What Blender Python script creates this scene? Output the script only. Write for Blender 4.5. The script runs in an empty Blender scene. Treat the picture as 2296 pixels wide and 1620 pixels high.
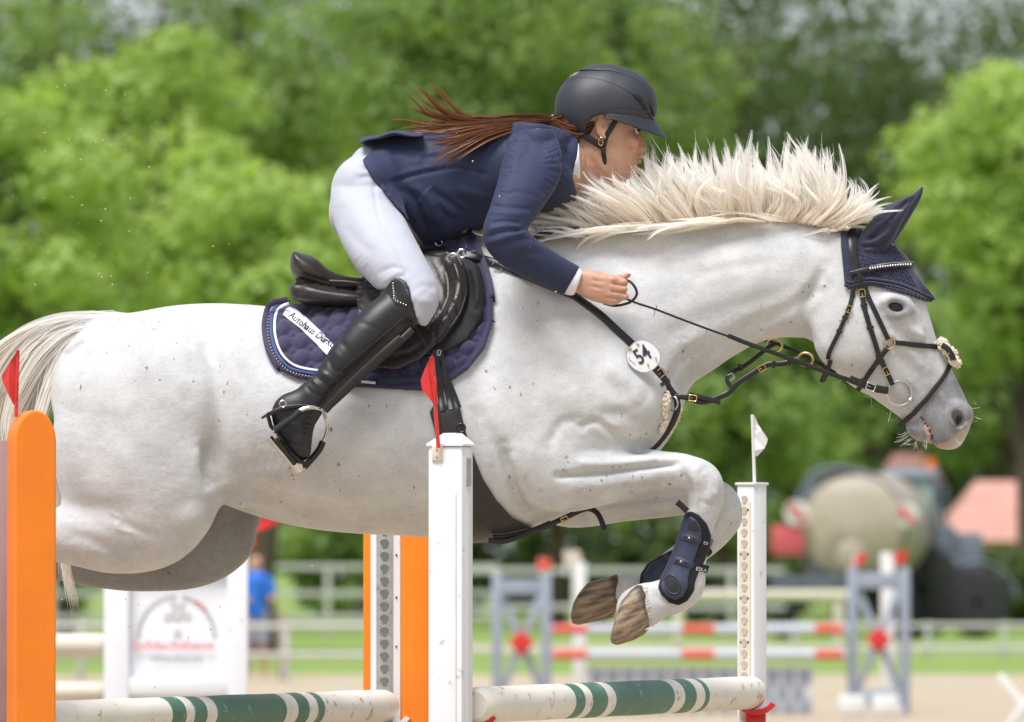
import bpy, bmesh, math, random
import numpy as np
from mathutils import Vector, Matrix
from mathutils.bvhtree import BVHTree
random.seed(7); rng = np.random.default_rng(7)
sc = bpy.context.scene
COL = sc.collection
PI = math.pi
# ------------------------------------------------------------------ camera
F_PX = 19200.0; CAMY = -24.0; CAMZ = 1.5
TH = math.atan(460.0 / F_PX)
cam_d = bpy.data.cameras.new('camera'); cam = bpy.data.objects.new('camera', cam_d); COL.objects.link(cam)
cam.location = (0, CAMY, CAMZ); cam.rotation_euler = (PI / 2 + TH, 0, 0)
cam_d.sensor_width = 36.0; cam_d.sensor_fit = 'HORIZONTAL'; cam_d.lens = F_PX / 2296 * 36
cam_d.clip_start = 1.0; cam_d.clip_end = 4000
cam_d.dof.use_dof = True; cam_d.dof.focus_distance = 23.75; cam_d.dof.aperture_fstop = 6.6
sc.camera = cam
sc.cycles.max_bounces = 12; sc.cycles.diffuse_bounces = 7; sc.cycles.transmission_bounces = 12; sc.cycles.caustics_reflective = False
# ------------------------------------------------------------------ sky and sun (bright overcast)
SUN_EL, SUN_AZ = 66.0, -145.0       # azimuth of the sun seen from the horse, clockwise from +Y (away)
w = bpy.data.worlds.new('World'); sc.world = w; w.use_nodes = True
nt = w.node_tree; nt.nodes.clear()
wo = nt.nodes.new('ShaderNodeOutputWorld'); bg = nt.nodes.new('ShaderNodeBackground')
sky = nt.nodes.new('ShaderNodeTexSky'); sky.sky_type = 'NISHITA'; sky.sun_disc = False
sky.sun_elevation = math.radians(SUN_EL); sky.sun_rotation = math.radians(SUN_AZ)
sky.air_density = 1.0; sky.dust_density = 3.0; sky.ozone_density = 1.0; sky.altitude = 100
mx = nt.nodes.new('ShaderNodeMix'); mx.data_type = 'RGBA'; mx.inputs[0].default_value = 0.62
mx.inputs[7].default_value = (10.0, 10.5, 11.4, 1)      # even white cloud layer
nt.links.new(sky.outputs[0], mx.inputs[6]); nt.links.new(mx.outputs[2], bg.inputs[0])
bg.inputs[1].default_value = 0.066; nt.links.new(bg.outputs[0], wo.inputs[0])
sun_d = bpy.data.lights.new('sun', 'SUN'); sun = bpy.data.objects.new('sun', sun_d); COL.objects.link(sun)
sun_d.energy = 3.6; sun_d.angle = math.radians(28); sun_d.color = (1.0, 0.985, 0.965)
_el, _az = math.radians(SUN_EL), math.radians(SUN_AZ)
_dir = Vector((math.sin(_az) * math.cos(_el), math.cos(_az) * math.cos(_el), math.sin(_el)))
sun.rotation_euler = _dir.to_track_quat('Z', 'Y').to_euler()
sc.view_settings.view_transform = 'Standard'; sc.view_settings.look = 'None'
sc.view_settings.exposure = 0.37; sc.view_settings.gamma = 1.0; sc.view_settings.use_curve_mapping = False
# ------------------------------------------------------------------ picture plane -> place
_f = np.array([0, math.cos(TH), math.sin(TH)]); _u = np.array([0, -math.sin(TH), math.cos(TH)])
CAM = np.array([0, CAMY, CAMZ])
def ray(vx, vy):
    d = _f * F_PX + np.array([1.0, 0, 0]) * (vx - 1148) + _u * (810 - vy)
    return d
def P(vx, vy, y=0.0):
    d = ray(vx, vy); t = (y - CAMY) / d[1]
    return CAM + d * t
def PX(pts, y=0.0):
    return np.array([P(a, b, y)[[0, 2]] for a, b in pts])
def proj(p):
    q = np.asarray(p, float) - CAM
    dep = q @ _f
    return np.stack([1148 + q[..., 0] / dep * F_PX, 810 - (q @ _u) / dep * F_PX], -1)
# ------------------------------------------------------------------ objects
def link(o, parent=None):
    COL.objects.link(o)
    if parent is not None:
        o.parent = parent
        m = Matrix.Translation(-Vector(parent.location)) if parent.type == 'EMPTY' else Matrix.Identity(4)
        o.matrix_parent_inverse = m
    return o
def tag(o, label=None, cat=None, group=None, kind=None):
    if label: o['label'] = label
    if cat: o['category'] = cat
    if group: o['group'] = group
    if kind: o['kind'] = kind
    return o
def thing(name, label, cat, loc=(0, 0, 0), group=None):
    o = bpy.data.objects.new(name, None); o.empty_display_size = 0.1; COL.objects.link(o); o.location = Vector(loc)
    return tag(o, label, cat, group)
def mesh(name, V, Fc, mat=None, parent=None, smooth=True):
    me = bpy.data.meshes.new(name)
    V = np.asarray(V, np.float32)
    if isinstance(Fc, np.ndarray) and Fc.ndim == 2:
        n, k = Fc.shape
        me.vertices.add(len(V)); me.vertices.foreach_set('co', V.ravel())
        me.loops.add(n * k); me.loops.foreach_set('vertex_index', Fc.ravel().astype(np.int32))
        me.polygons.add(n); me.polygons.foreach_set('loop_start', np.arange(0, n * k, k, dtype=np.int32))
        me.polygons.foreach_set('loop_total', np.full(n, k, np.int32))
        me.update(calc_edges=True); me.validate()
    else:
        me.from_pydata([tuple(map(float, v)) for v in V], [], [tuple(f) for f in Fc]); me.update()
    if smooth: me.polygons.foreach_set('use_smooth', np.ones(len(me.polygons), bool))
    if mat: me.materials.append(mat)
    return link(bpy.data.objects.new(name, me), parent)
def dup(o, loc=None, rotz=None, parent=None):
    c = o.copy(); COL.objects.link(c)
    if parent is not None: c.parent = parent
    if loc is not None: c.location = Vector(loc)
    if rotz is not None: c.rotation_euler.z = rotz
    for ch in list(o.children): dup(ch, parent=c)
    return c
class MB:
    """collects simple shapes and links them as one mesh"""
    def __init__(s): s.v = []; s.f = []
    def add(s, V, Fc):
        n = len(s.v); s.v += [tuple(map(float, p)) for p in V]; s.f += [tuple(int(i) + n for i in f) for f in Fc]; return s
    def box(s, c, d, rz=0.0, ry=0.0, bev=0.0, M=None):
        bm = bmesh.new(); bmesh.ops.create_cube(bm, size=1.0)
        for v in bm.verts: v.co = Vector((v.co.x * d[0], v.co.y * d[1], v.co.z * d[2]))
        if bev > 0: bmesh.ops.bevel(bm, geom=bm.edges[:], offset=bev, segments=2, affect='EDGES', profile=0.5)
        R = Matrix.Translation(Vector(c)) @ (M if M is not None else Matrix.Rotation(rz, 4, 'Z') @ Matrix.Rotation(ry, 4, 'Y'))
        bm.verts.index_update()
        V = [R @ v.co for v in bm.verts]; Fc = [[v.index for v in f.verts] for f in bm.faces]; bm.free()
        return s.add(V, Fc)
    def tube(s, path, rad, n=10, caps=True, flat=1.0, up=None):
        path = np.asarray(path, float); m = len(path)
        rad = np.full(m, rad) if np.isscalar(rad) else np.asarray(rad, float)
        T = np.gradient(path, axis=0); T /= np.linalg.norm(T, axis=1)[:, None] + 1e-12
        u = np.array(up if up is not None else (0, 0, 1.0), float)
        if abs(T[0] @ u) > 0.95: u = np.array([0, 1.0, 0])
        V = []
        for i in range(m):
            a = u - T[i] * (u @ T[i]); a /= np.linalg.norm(a) + 1e-12; b = np.cross(T[i], a)
            if up is None: u = a
            for k in range(n):
                t = 2 * PI * k / n
                V.append(path[i] + rad[i] * (math.cos(t) * a + math.sin(t) * b * flat))
        Fc = [(i * n + k, i * n + (k + 1) % n, (i + 1) * n + (k + 1) % n, (i + 1) * n + k) for i in range(m - 1) for k in range(n)]
        if caps: Fc += [tuple(range(n - 1, -1, -1)), tuple((m - 1) * n + k for k in range(n))]
        return s.add(V, Fc)
    def ring(s, c, R, r, nrm=(0, 1, 0), n=28, m=8, sq=1.0, rot=0.0, seg=(0, 2 * PI)):
        nrm = np.array(nrm, float); nrm /= np.linalg.norm(nrm)
        a = np.cross(nrm, (0, 0, 1.0)); a /= np.linalg.norm(a) + 1e-12; b = np.cross(nrm, a)
        ts = np.linspace(seg[0], seg[1], n + 1)
        path = [np.array(c) + R * (math.cos(t + rot) * a + sq * math.sin(t + rot) * b) for t in ts]
        return s.tube(path, r, m, caps=False)
    def sphere(s, c, r, n=12, sc=(1, 1, 1)):
        bm = bmesh.new(); bmesh.ops.create_uvsphere(bm, u_segments=n, v_segments=max(6, n // 2), radius=1.0)
        bm.verts.index_update()
        V = [Vector(c) + Vector((v.co.x * r * sc[0], v.co.y * r * sc[1], v.co.z * r * sc[2])) for v in bm.verts]
        Fc = [[v.index for v in f.verts] for f in bm.faces]; bm.free(); return s.add(V, Fc)
    def prism(s, pts, y0, y1):
        """outline in x,z extruded from y0 to y1"""
        n = len(pts); V = [(p[0], y0, p[1]) for p in pts] + [(p[0], y1, p[1]) for p in pts]
        Fc = [tuple(range(n)), tuple(range(2 * n - 1, n - 1, -1))] + [(i, i + n, (i + 1) % n + n, (i + 1) % n) for i in range(n)]
        return s.add(V, Fc)
    def lathe(s, prof, c, axis=(0, 0, 1), n=24):
        ax = Vector(axis).normalized(); q = Vector((0, 0, 1)).rotation_difference(ax)
        V = []
        for r, h in prof:
            for k in range(n):
                t = 2 * PI * k / n; V.append(Vector(c) + q @ Vector((r * math.cos(t), r * math.sin(t), h)))
        m = len(prof)
        Fc = [(i * n + k, i * n + (k + 1) % n, (i + 1) * n + (k + 1) % n, (i + 1) * n + k) for i in range(m - 1) for k in range(n)]
        Fc += [tuple(range(n - 1, -1, -1)), tuple((m - 1) * n + k for k in range(n))]
        return s.add(V, Fc)
    def build(s, name, mat, parent=None, smooth=True, fix=True, angle=None):
        o = mesh(name, s.v, s.f, mat, parent, smooth)
        if fix:
            bm = bmesh.new(); bm.from_mesh(o.data); bmesh.ops.recalc_face_normals(bm, faces=bm.faces[:]); bm.to_mesh(o.data); bm.free()
        if smooth:
            for e in o.data.edges: pass
            try: o.data.set_sharp_from_angle(angle=math.radians(angle or 35))
            except Exception: pass
        return o
def catmull(pts, m=6):
    pts = np.asarray(pts, float); n = len(pts)
    if n < 3: return np.array([pts[0] + (pts[-1] - pts[0]) * t for t in np.linspace(0, 1, m + 1)])
    q = np.vstack([2 * pts[0] - pts[1], pts, 2 * pts[-1] - pts[-2]]); out = []
    for i in range(n - 1):
        p0, p1, p2, p3 = q[i:i + 4]
        for t in np.linspace(0, 1, m, endpoint=False):
            out.append(0.5 * (2 * p1 + (p2 - p0) * t + (2 * p0 - 5 * p1 + 4 * p2 - p3) * t * t + (3 * p1 - p0 - 3 * p2 + p3) * t ** 3))
    out.append(pts[-1]); return np.array(out)
def resamp(pts, step):
    pts = np.asarray(pts, float); L = np.concatenate([[0], np.cumsum(np.linalg.norm(np.diff(pts, axis=0), axis=1))])
    n = max(2, int(round(L[-1] / step)) + 1); s = np.linspace(0, L[-1], n)
    return np.stack([np.interp(s, L, pts[:, k]) for k in range(pts.shape[1])], 1)
# ------------------------------------------------------------------ implicit surfaces
def smin(a, b, k):
    if k <= 0: return np.minimum(a, b)
    h = np.clip(0.5 + 0.5 * (b - a) / k, 0, 1); return b + (a - b) * h - k * h * (1 - h)
def smax(a, b, k): return -smin(-a, -b, k)
def poly2d(X, Z, pts):
    """signed distance of a closed outline (negative inside)"""
    pts = np.asarray(pts, np.float32); d = np.full(X.shape, 1e9, np.float32); ins = np.zeros(X.shape, bool)
    n = len(pts)
    for i in range(n):
        a, b = pts[i], pts[(i + 1) % n]; e = b - a; L = float(e @ e) + 1e-12
        t = np.clip(((X - a[0]) * e[0] + (Z - a[1]) * e[1]) / L, 0, 1)
        d = np.minimum(d, (X - a[0] - t * e[0]) ** 2 + (Z - a[1] - t * e[1]) ** 2)
        c = ((a[1] > Z) != (b[1] > Z)) & (X < (b[0] - a[0]) * (Z - a[1]) / (b[1] - a[1] + 1e-12) + a[0])
        ins ^= c
    d = np.sqrt(d); return np.where(ins, -d, d)
class Field:
    def __init__(s, lo, hi, h):
        s.ax = [np.arange(lo[i], hi[i] + h, h, dtype=np.float32) for i in range(3)]; s.h = h
        s.F = np.full([len(a) for a in s.ax], 0.25, np.float32)
    def sub(s, lo, hi):
        sl = []
        for i in range(3):
            a = s.ax[i]; i0 = max(0, int(np.searchsorted(a, lo[i])) - 1); i1 = min(len(a), int(np.searchsorted(a, hi[i])) + 1)
            if i1 - i0 < 2: return None
            sl.append(slice(i0, i1))
        return tuple(sl)
    def put(s, sl, D, k, op):
        if op == 'u': s.F[sl] = smin(s.F[sl], D, k)
        elif op == 'd': s.F[sl] = smax(s.F[sl], -D, k)
        else: s.F[sl] = smax(s.F[sl], D, k)
    def tube(s, st, k=0.03, op='u', n=2.0, m=6, grow=0.0, mir=False):
        """st: rows (Tx,Ty, Bx,By, y, b[, e]) - outline pair seen in the picture, depth centre, half depth, egg"""
        rows = []
        for r in st:
            T = P(r[0], r[1], r[4])[[0, 2]]; B = P(r[2], r[3], r[4])[[0, 2]]
            rows.append([*T, *B, r[4], r[5], r[6] if len(r) > 6 else 0.0])
        rows = catmull(np.array(rows), m) if len(rows) > 2 else np.array(rows)
        C = (rows[:, 0:2] + rows[:, 2:4]) / 2; U = rows[:, 0:2] - C
        a = np.linalg.norm(U, axis=1); U = U / a[:, None]; a = a + grow
        yc = rows[:, 4] * (-1 if mir else 1); b = rows[:, 5] + grow; e = rows[:, 6]
        mg = float(k) + 0.03
        lo = [float((C[:, 0] - a).min()) - mg, float((yc - b * (1 + abs(e))).min()) - mg, float((C[:, 1] - a).min()) - mg]
        hi = [float((C[:, 0] + a).max()) + mg, float((yc + b * (1 + abs(e))).max()) + mg, float((C[:, 1] + a).max()) + mg]
        sl = s.sub(lo, hi)
        if sl is None: return s
        X = s.ax[0][sl[0]][:, None]; Z = s.ax[2][sl[2]][None, :]; Y = s.ax[1][sl[1]]
        X, Z = np.broadcast_arrays(X, Z)
        bd = np.full(X.shape, 1e9, np.float32); A = np.ones(X.shape, np.float32); Bq = A.copy(); YC = A.copy(); E = A.copy(); UU = A.copy()
        for i in range(len(C) - 1):
            p, q = C[i], C[i + 1]; ee = q - p; L = float(ee @ ee) + 1e-12
            t = np.clip(((X - p[0]) * ee[0] + (Z - p[1]) * ee[1]) / L, 0, 1)
            dx = X - p[0] - t * ee[0]; dz = Z - p[1] - t * ee[1]
            ai = a[i] + (a[i + 1] - a[i]) * t
            dd = (dx * dx + dz * dz)
            score = np.sqrt(dd) / ai
            mk = score < bd
            bd = np.where(mk, score, bd); A = np.where(mk, ai, A)
            Bq = np.where(mk, b[i] + (b[i + 1] - b[i]) * t, Bq); YC = np.where(mk, yc[i] + (yc[i + 1] - yc[i]) * t, YC)
            E = np.where(mk, e[i] + (e[i + 1] - e[i]) * t, E)
            u = U[i] + (U[i + 1] - U[i]) * 0.5
            UU = np.where(mk, (dx * u[0] + dz * u[1]) / ai, UU)
            if i == 0: DD = np.where(mk, dd, 0)
            else: DD = np.where(mk, dd, DD)
        dpl = np.sqrt(DD)
        Be = Bq * (1 + E * np.clip(UU, -1, 1))
        d = (dpl / A).astype(np.float32)[:, None, :]; v = ((Y[None, :, None] - YC[:, None, :]) / Be[:, None, :]).astype(np.float32)
        if n == 2.0: r = np.sqrt(d * d + v * v)
        else: r = (np.abs(d) ** n + np.abs(v) ** n) ** (1.0 / n)
        k1 = np.sqrt((d / A[:, None, :]) ** 2 + (v / Be[:, None, :]) ** 2) + 1e-6
        D = np.where(r > 1e-4, r * (r - 1) / k1, -np.minimum(A, Be)[:, None, :]).astype(np.float32)
        s.put(sl, D, k, op); return s
    def ell(s, vx, vy, y, rx, ry, rz, rot=0.0, k=0.02, op='u', grow=0.0):
        """ellipsoid; rx, rz in picture pixels, ry in metres, rot degrees in the picture (clockwise)"""
        c = P(vx, vy, y); sc_ = (y - CAMY) / F_PX
        rx, rz, ry = rx * sc_ + grow, rz * sc_ + grow, ry + grow; R = max(rx, rz) + k + 0.02
        sl = s.sub([c[0] - R, c[1] - ry - k - 0.02, c[2] - R], [c[0] + R, c[1] + ry + k + 0.02, c[2] + R])
        if sl is None: return s
        X = s.ax[0][sl[0]][:, None, None] - c[0]; Y = s.ax[1][sl[1]][None, :, None] - c[1]; Z = s.ax[2][sl[2]][None, None, :] - c[2]
        t = math.radians(rot); x = X * math.cos(t) - Z * math.sin(t); z = X * math.sin(t) + Z * math.cos(t)
        r = np.sqrt((x / rx) ** 2 + (Y / ry) ** 2 + (z / rz) ** 2); k1 = np.sqrt((x / rx ** 2) ** 2 + (Y / ry ** 2) ** 2 + (z / rz ** 2) ** 2) + 1e-6
        D = np.where(r > 1e-4, r * (r - 1) / k1, -min(rx, ry, rz)).astype(np.float32)
        s.put(sl, D, k, op); return s
    def cap(s, p, q, r0, r1, k=0.01, op='u'):
        """round cone between two points of the place"""
        p = np.array(p, float); q = np.array(q, float); R = max(r0, r1) + k + 0.01
        sl = s.sub(np.minimum(p, q) - R, np.maximum(p, q) + R)
        if sl is None: return s
        X = s.ax[0][sl[0]][:, None, None] - p[0]; Y = s.ax[1][sl[1]][None, :, None] - p[1]; Z = s.ax[2][sl[2]][None, None, :] - p[2]
        e = q - p; t = np.clip((X * e[0] + Y * e[1] + Z * e[2]) / (e @ e + 1e-12), 0, 1)
        D = np.sqrt((X - t * e[0]) ** 2 + (Y - t * e[1]) ** 2 + (Z - t * e[2]) ** 2) - (r0 + (r1 - r0) * t)
        s.put(sl, D.astype(np.float32), k, op); return s
    def region(s, pts, y=0.0, k=0.004, ylo=None, yhi=None, grow=0.0):
        """keep only what lies inside the outline (picture points taken at depth y)"""
        X, Z = np.meshgrid(s.ax[0], s.ax[2], indexing='ij'); d = poly2d(X, Z, PX(pts, y)) - grow
        s.F = smax(s.F, np.broadcast_to(d[:, None, :].astype(np.float32), s.F.shape), k)
        if ylo is not None: s.F = smax(s.F, np.broadcast_to((ylo - s.ax[1])[None, :, None], s.F.shape), k)
        if yhi is not None: s.F = smax(s.F, np.broadcast_to((s.ax[1] - yhi)[None, :, None], s.F.shape), k)
        return s
    def resample(s, lo, hi, h):
        """a finer or smaller copy of this field (trilinear)"""
        g = Field(lo, hi, h); D = s.F
        for i in range(3):
            src = s.ax[i]; p = np.clip((g.ax[i] - src[0]) / s.h, 0, len(src) - 1.001); i0 = p.astype(int); t = (p - i0).astype(np.float32)
            sh = [1, 1, 1]; sh[i] = len(t); t = t.reshape(sh)
            D = np.take(D, i0, axis=i) * (1 - t) + np.take(D, i0 + 1, axis=i) * t
        g.F = D.astype(np.float32); return g
    def net(s, lap=1):
        Fd = s.F.copy(); Fd[0] = Fd[-1] = 0.2; Fd[:, 0] = Fd[:, -1] = 0.2; Fd[:, :, 0] = Fd[:, :, -1] = 0.2
        sg = Fd < 0; nx, ny, nz = Fd.shape
        cnt = np.zeros((nx - 1, ny - 1, nz - 1), np.int8)
        for dx in (0, 1):
            for dy in (0, 1):
                for dz in (0, 1): cnt += sg[dx:nx - 1 + dx, dy:ny - 1 + dy, dz:nz - 1 + dz]
        I, J, K = np.nonzero((cnt > 0) & (cnt < 8))
        ids = np.full(cnt.shape, -1, np.int32); ids[I, J, K] = np.arange(len(I))
        cv = {(a, b, c): Fd[I + a, J + b, K + c] for a in (0, 1) for b in (0, 1) for c in (0, 1)}
        acc = np.zeros((len(I), 3)); n = np.zeros(len(I))
        for a in cv:
            for axx in range(3):
                if a[axx] == 0:
                    b = list(a); b[axx] = 1; b = tuple(b); va, vb = cv[a], cv[b]; mk = (va < 0) != (vb < 0)
                    t = np.where(mk, va / np.where(mk, va - vb, 1), 0); p = np.array(a, float)[None, :].repeat(len(I), 0); p[:, axx] += t
                    acc += p * mk[:, None]; n += mk
        acc /= n[:, None]
        V = np.stack([s.ax[0][I] + acc[:, 0] * s.h, s.ax[1][J] + acc[:, 1] * s.h, s.ax[2][K] + acc[:, 2] * s.h], 1)
        Q = []
        for axx in range(3):
            A = [slice(None)] * 3; B = [slice(None)] * 3; A[axx] = slice(0, -1); B[axx] = slice(1, None)
            ch = sg[tuple(A)] != sg[tuple(B)]; i, j, k = np.nonzero(ch); fl = sg[tuple(A)][i, j, k]
            o = [(0, 0, 0)] * 4; u, v = [(1, 2), (2, 0), (0, 1)][axx]
            cells = []
            for du, dv in ((1, 1), (0, 1), (0, 0), (1, 0)):
                q = [i.copy(), j.copy(), k.copy()]; q[u] -= du; q[v] -= dv; cells.append(q)
            ok = np.ones(len(i), bool)
            for q in cells:
                for z in range(3): ok &= (q[z] >= 0) & (q[z] < cnt.shape[z])
            idx = np.stack([ids[q[0][ok], q[1][ok], q[2][ok]] for q in cells], 1); fl = fl[ok]
            idx[~fl] = idx[~fl][:, ::-1]; Q.append(idx)
        Q = np.concatenate(Q); Q = Q[(Q >= 0).all(1)]
        for _ in range(lap):
            S = np.zeros_like(V); c = np.zeros(len(V))
            for a in range(4):
                for b in (1, 3):
                    np.add.at(S, Q[:, a], V[Q[:, (a + b) % 4]]); np.add.at(c, Q[:, a], 1)
            V = V * 0.5 + 0.5 * S / np.maximum(c, 1)[:, None]
        return V, Q
def normals(V, Q):
    n = np.cross(V[Q[:, 2]] - V[Q[:, 0]], V[Q[:, 3]] - V[Q[:, 1]]); N = np.zeros_like(V)
    for a in range(4): np.add.at(N, Q[:, a], n)
    return N / (np.linalg.norm(N, axis=1)[:, None] + 1e-12)
def dpoly(v, pts):
    pts = np.asarray(pts, float); d = np.full(len(v), 1e9)
    for i in range(len(pts) - 1):
        a, b = pts[i], pts[i + 1]; e = b - a; t = np.clip(((v - a) @ e) / (e @ e + 1e-9), 0, 1)
        d = np.minimum(d, np.linalg.norm(v - a - t[:, None] * e, axis=1))
    return d
def sculpt(V, Q, strokes, mirror=True, ymax=9):
    """strokes: (picture points, height in mm (+out, -in), width in px[, hard])"""
    N = normals(V, Q); W = V.copy()
    if mirror: W[:, 1] = -np.abs(W[:, 1])
    v = proj(W); D = np.zeros(len(V)); face = np.clip(-N[:, 1] * np.where(mirror, np.sign(-V[:, 1]), 1) * 2.0 + 0.35, 0, 1)
    if not mirror: face *= (V[:, 1] < ymax)
    for s_ in strokes:
        pts = np.array(s_[0], float); mn = pts.min(0) - 3 * s_[2]; mxx = pts.max(0) + 3 * s_[2]
        mk = np.nonzero(((v > mn) & (v < mxx)).all(1))[0]
        if len(mk) == 0: continue
        pp = catmull(pts, 5) if len(pts) > 2 else pts
        d = dpoly(v[mk], pp) if len(pp) > 1 else np.linalg.norm(v[mk] - pp[0], axis=1)
        L = np.clip(np.minimum(np.linalg.norm(v[mk] - pp[0], axis=1), np.linalg.norm(v[mk] - pp[-1], axis=1)) / (2.0 * s_[2]) + 0.3, 0, 1) if len(pts) > 1 else 1.0
        D[mk] += s_[1] * 0.001 * np.exp(-(d / s_[2]) ** 2) * L
    return V + N * (D * face)[:, None]
def relax(V, Q, mk, it=20):
    V = V.copy(); c = np.zeros(len(V))
    for a in range(4):
        for b in (1, 3): np.add.at(c, Q[:, a], 1)
    q = Q[mk[Q].any(1)]
    for _ in range(it):
        S = np.zeros_like(V); n = np.zeros(len(V))
        for a in range(4):
            for b in (1, 3): np.add.at(S, q[:, a], V[q[:, (a + b) % 4]]); np.add.at(n, q[:, a], 1)
        ok = mk & (n > 0); V[ok] = .4 * V[ok] + .6 * S[ok] / n[ok][:, None]
    return V
def paint(V, groups, mirror=True):
    """float colour per vertex: one channel per group of (picture points, width, strength)"""
    W = V.copy()
    if mirror: W[:, 1] = -np.abs(W[:, 1])
    v = proj(W); out = np.zeros((len(V), 4), np.float32); out[:, 3] = 1
    for c, g in enumerate(groups):
        for pts, wd, stg in g:
            pts = np.array(pts, float)
            d = dpoly(v, pts) if len(pts) > 1 else np.linalg.norm(v - pts[0], axis=1)
            out[:, c] = np.maximum(out[:, c], stg * np.clip(1.5 - d / wd, 0, 1))
    return out
def set_attr(o, name, C):
    a = o.data.attributes.new(name, 'FLOAT_COLOR', 'POINT'); a.data.foreach_set('color', C.astype(np.float32).ravel())
# ------------------------------------------------------------------ materials
def newmat(name):
    m = bpy.data.materials.new(name); m.use_nodes = True; nt = m.node_tree; b = nt.nodes['Principled BSDF']; return m, nt, b
def N_(nt, t, **kw):
    n = nt.nodes.new(t)
    for k, v in kw.items(): setattr(n, k, v)
    return n
def coord(nt, scale=(1, 1, 1), rot=(0, 0, 0)):
    c = N_(nt, 'ShaderNodeTexCoord'); mp = N_(nt, 'ShaderNodeMapping'); mp.inputs['Scale'].default_value = scale; mp.inputs['Rotation'].default_value = rot
    nt.links.new(c.outputs['Object'], mp.inputs['Vector']); return mp.outputs[0]
def noise(nt, vec, scale, detail=4, rough=0.55, dist=0.0):
    n = N_(nt, 'ShaderNodeTexNoise'); n.inputs['Scale'].default_value = scale; n.inputs['Detail'].default_value = detail
    n.inputs['Roughness'].default_value = rough; n.inputs['Distortion'].default_value = dist
    nt.links.new(vec, n.inputs['Vector']); return n.outputs['Fac']
def ramp(nt, fac, stops):
    r = N_(nt, 'ShaderNodeValToRGB'); e = r.color_ramp.elements
    while len(e) > 1: e.remove(e[-1])
    e[0].position = stops[0][0]; e[0].color = (*stops[0][1], 1) if len(stops[0][1]) == 3 else stops[0][1]
    for p, c in stops[1:]:
        q = e.new(p); q.color = (*c, 1) if len(c) == 3 else c
    nt.links.new(fac, r.inputs[0]); return r.outputs[0]
def mixc(nt, fac, a, b, mode='MIX'):
    m = N_(nt, 'ShaderNodeMix', data_type='RGBA', blend_type=mode)
    for s, v in ((m.inputs[0], fac), (m.inputs[6], a), (m.inputs[7], b)):
        if hasattr(v, 'default_value') or isinstance(v, bpy.types.NodeSocket): nt.links.new(v, s)
        elif isinstance(v, (int, float)): s.default_value = v
        else: s.default_value = (*v, 1) if len(v) == 3 else v
    return m.outputs[2]
def math_(nt, op, a, b=0.0):
    m = N_(nt, 'ShaderNodeMath', operation=op)
    for s, v in ((m.inputs[0], a), (m.inputs[1], b)):
        if isinstance(v, bpy.types.NodeSocket): nt.links.new(v, s)
        else: s.default_value = v
    return m.outputs[0]
def bump(nt, b, h, strength=0.3, dist=0.01, prev=None):
    n = N_(nt, 'ShaderNodeBump'); n.inputs['Strength'].default_value = strength; n.inputs['Distance'].default_value = dist
    nt.links.new(h, n.inputs['Height'])
    if prev is not None: nt.links.new(prev, n.inputs['Normal'])
    nt.links.new(n.outputs[0], b.inputs['Normal']); return n.outputs[0]
def pbr(name, col, rough=0.6, metal=0.0, var=0.12, vscale=30.0, bscale=200.0, bst=0.15, bdist=0.002, spec=0.5, sheen=0.0, stretch=(1, 1, 1), dirt=None, coat=0.0, trans=0.0):
    m, nt, b = newmat(name); v = coord(nt, stretch)
    f = noise(nt, v, vscale, 5)
    lo = tuple(c * (1 - var) for c in col); hi = tuple(min(1, c * (1 + var)) for c in col)
    c = ramp(nt, f, [(0.3, lo), (0.7, hi)])
    if dirt:
        g = noise(nt, coord(nt), dirt[1], 6, 0.65); g = ramp(nt, g, [(dirt[2], (0, 0, 0)), (dirt[2] + 0.08, (1, 1, 1))]); c = mixc(nt, g, c, dirt[0])
    nt.links.new(c, b.inputs['Base Color']); b.inputs['Roughness'].default_value = rough; b.inputs['Metallic'].default_value = metal
    b.inputs['Specular IOR Level'].default_value = spec; b.inputs['Sheen Weight'].default_value = sheen; b.inputs['Coat Weight'].default_value = coat
    if bst > 0: bump(nt, b, noise(nt, v, bscale, 3), bst, bdist)
    return m
M = {}
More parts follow.
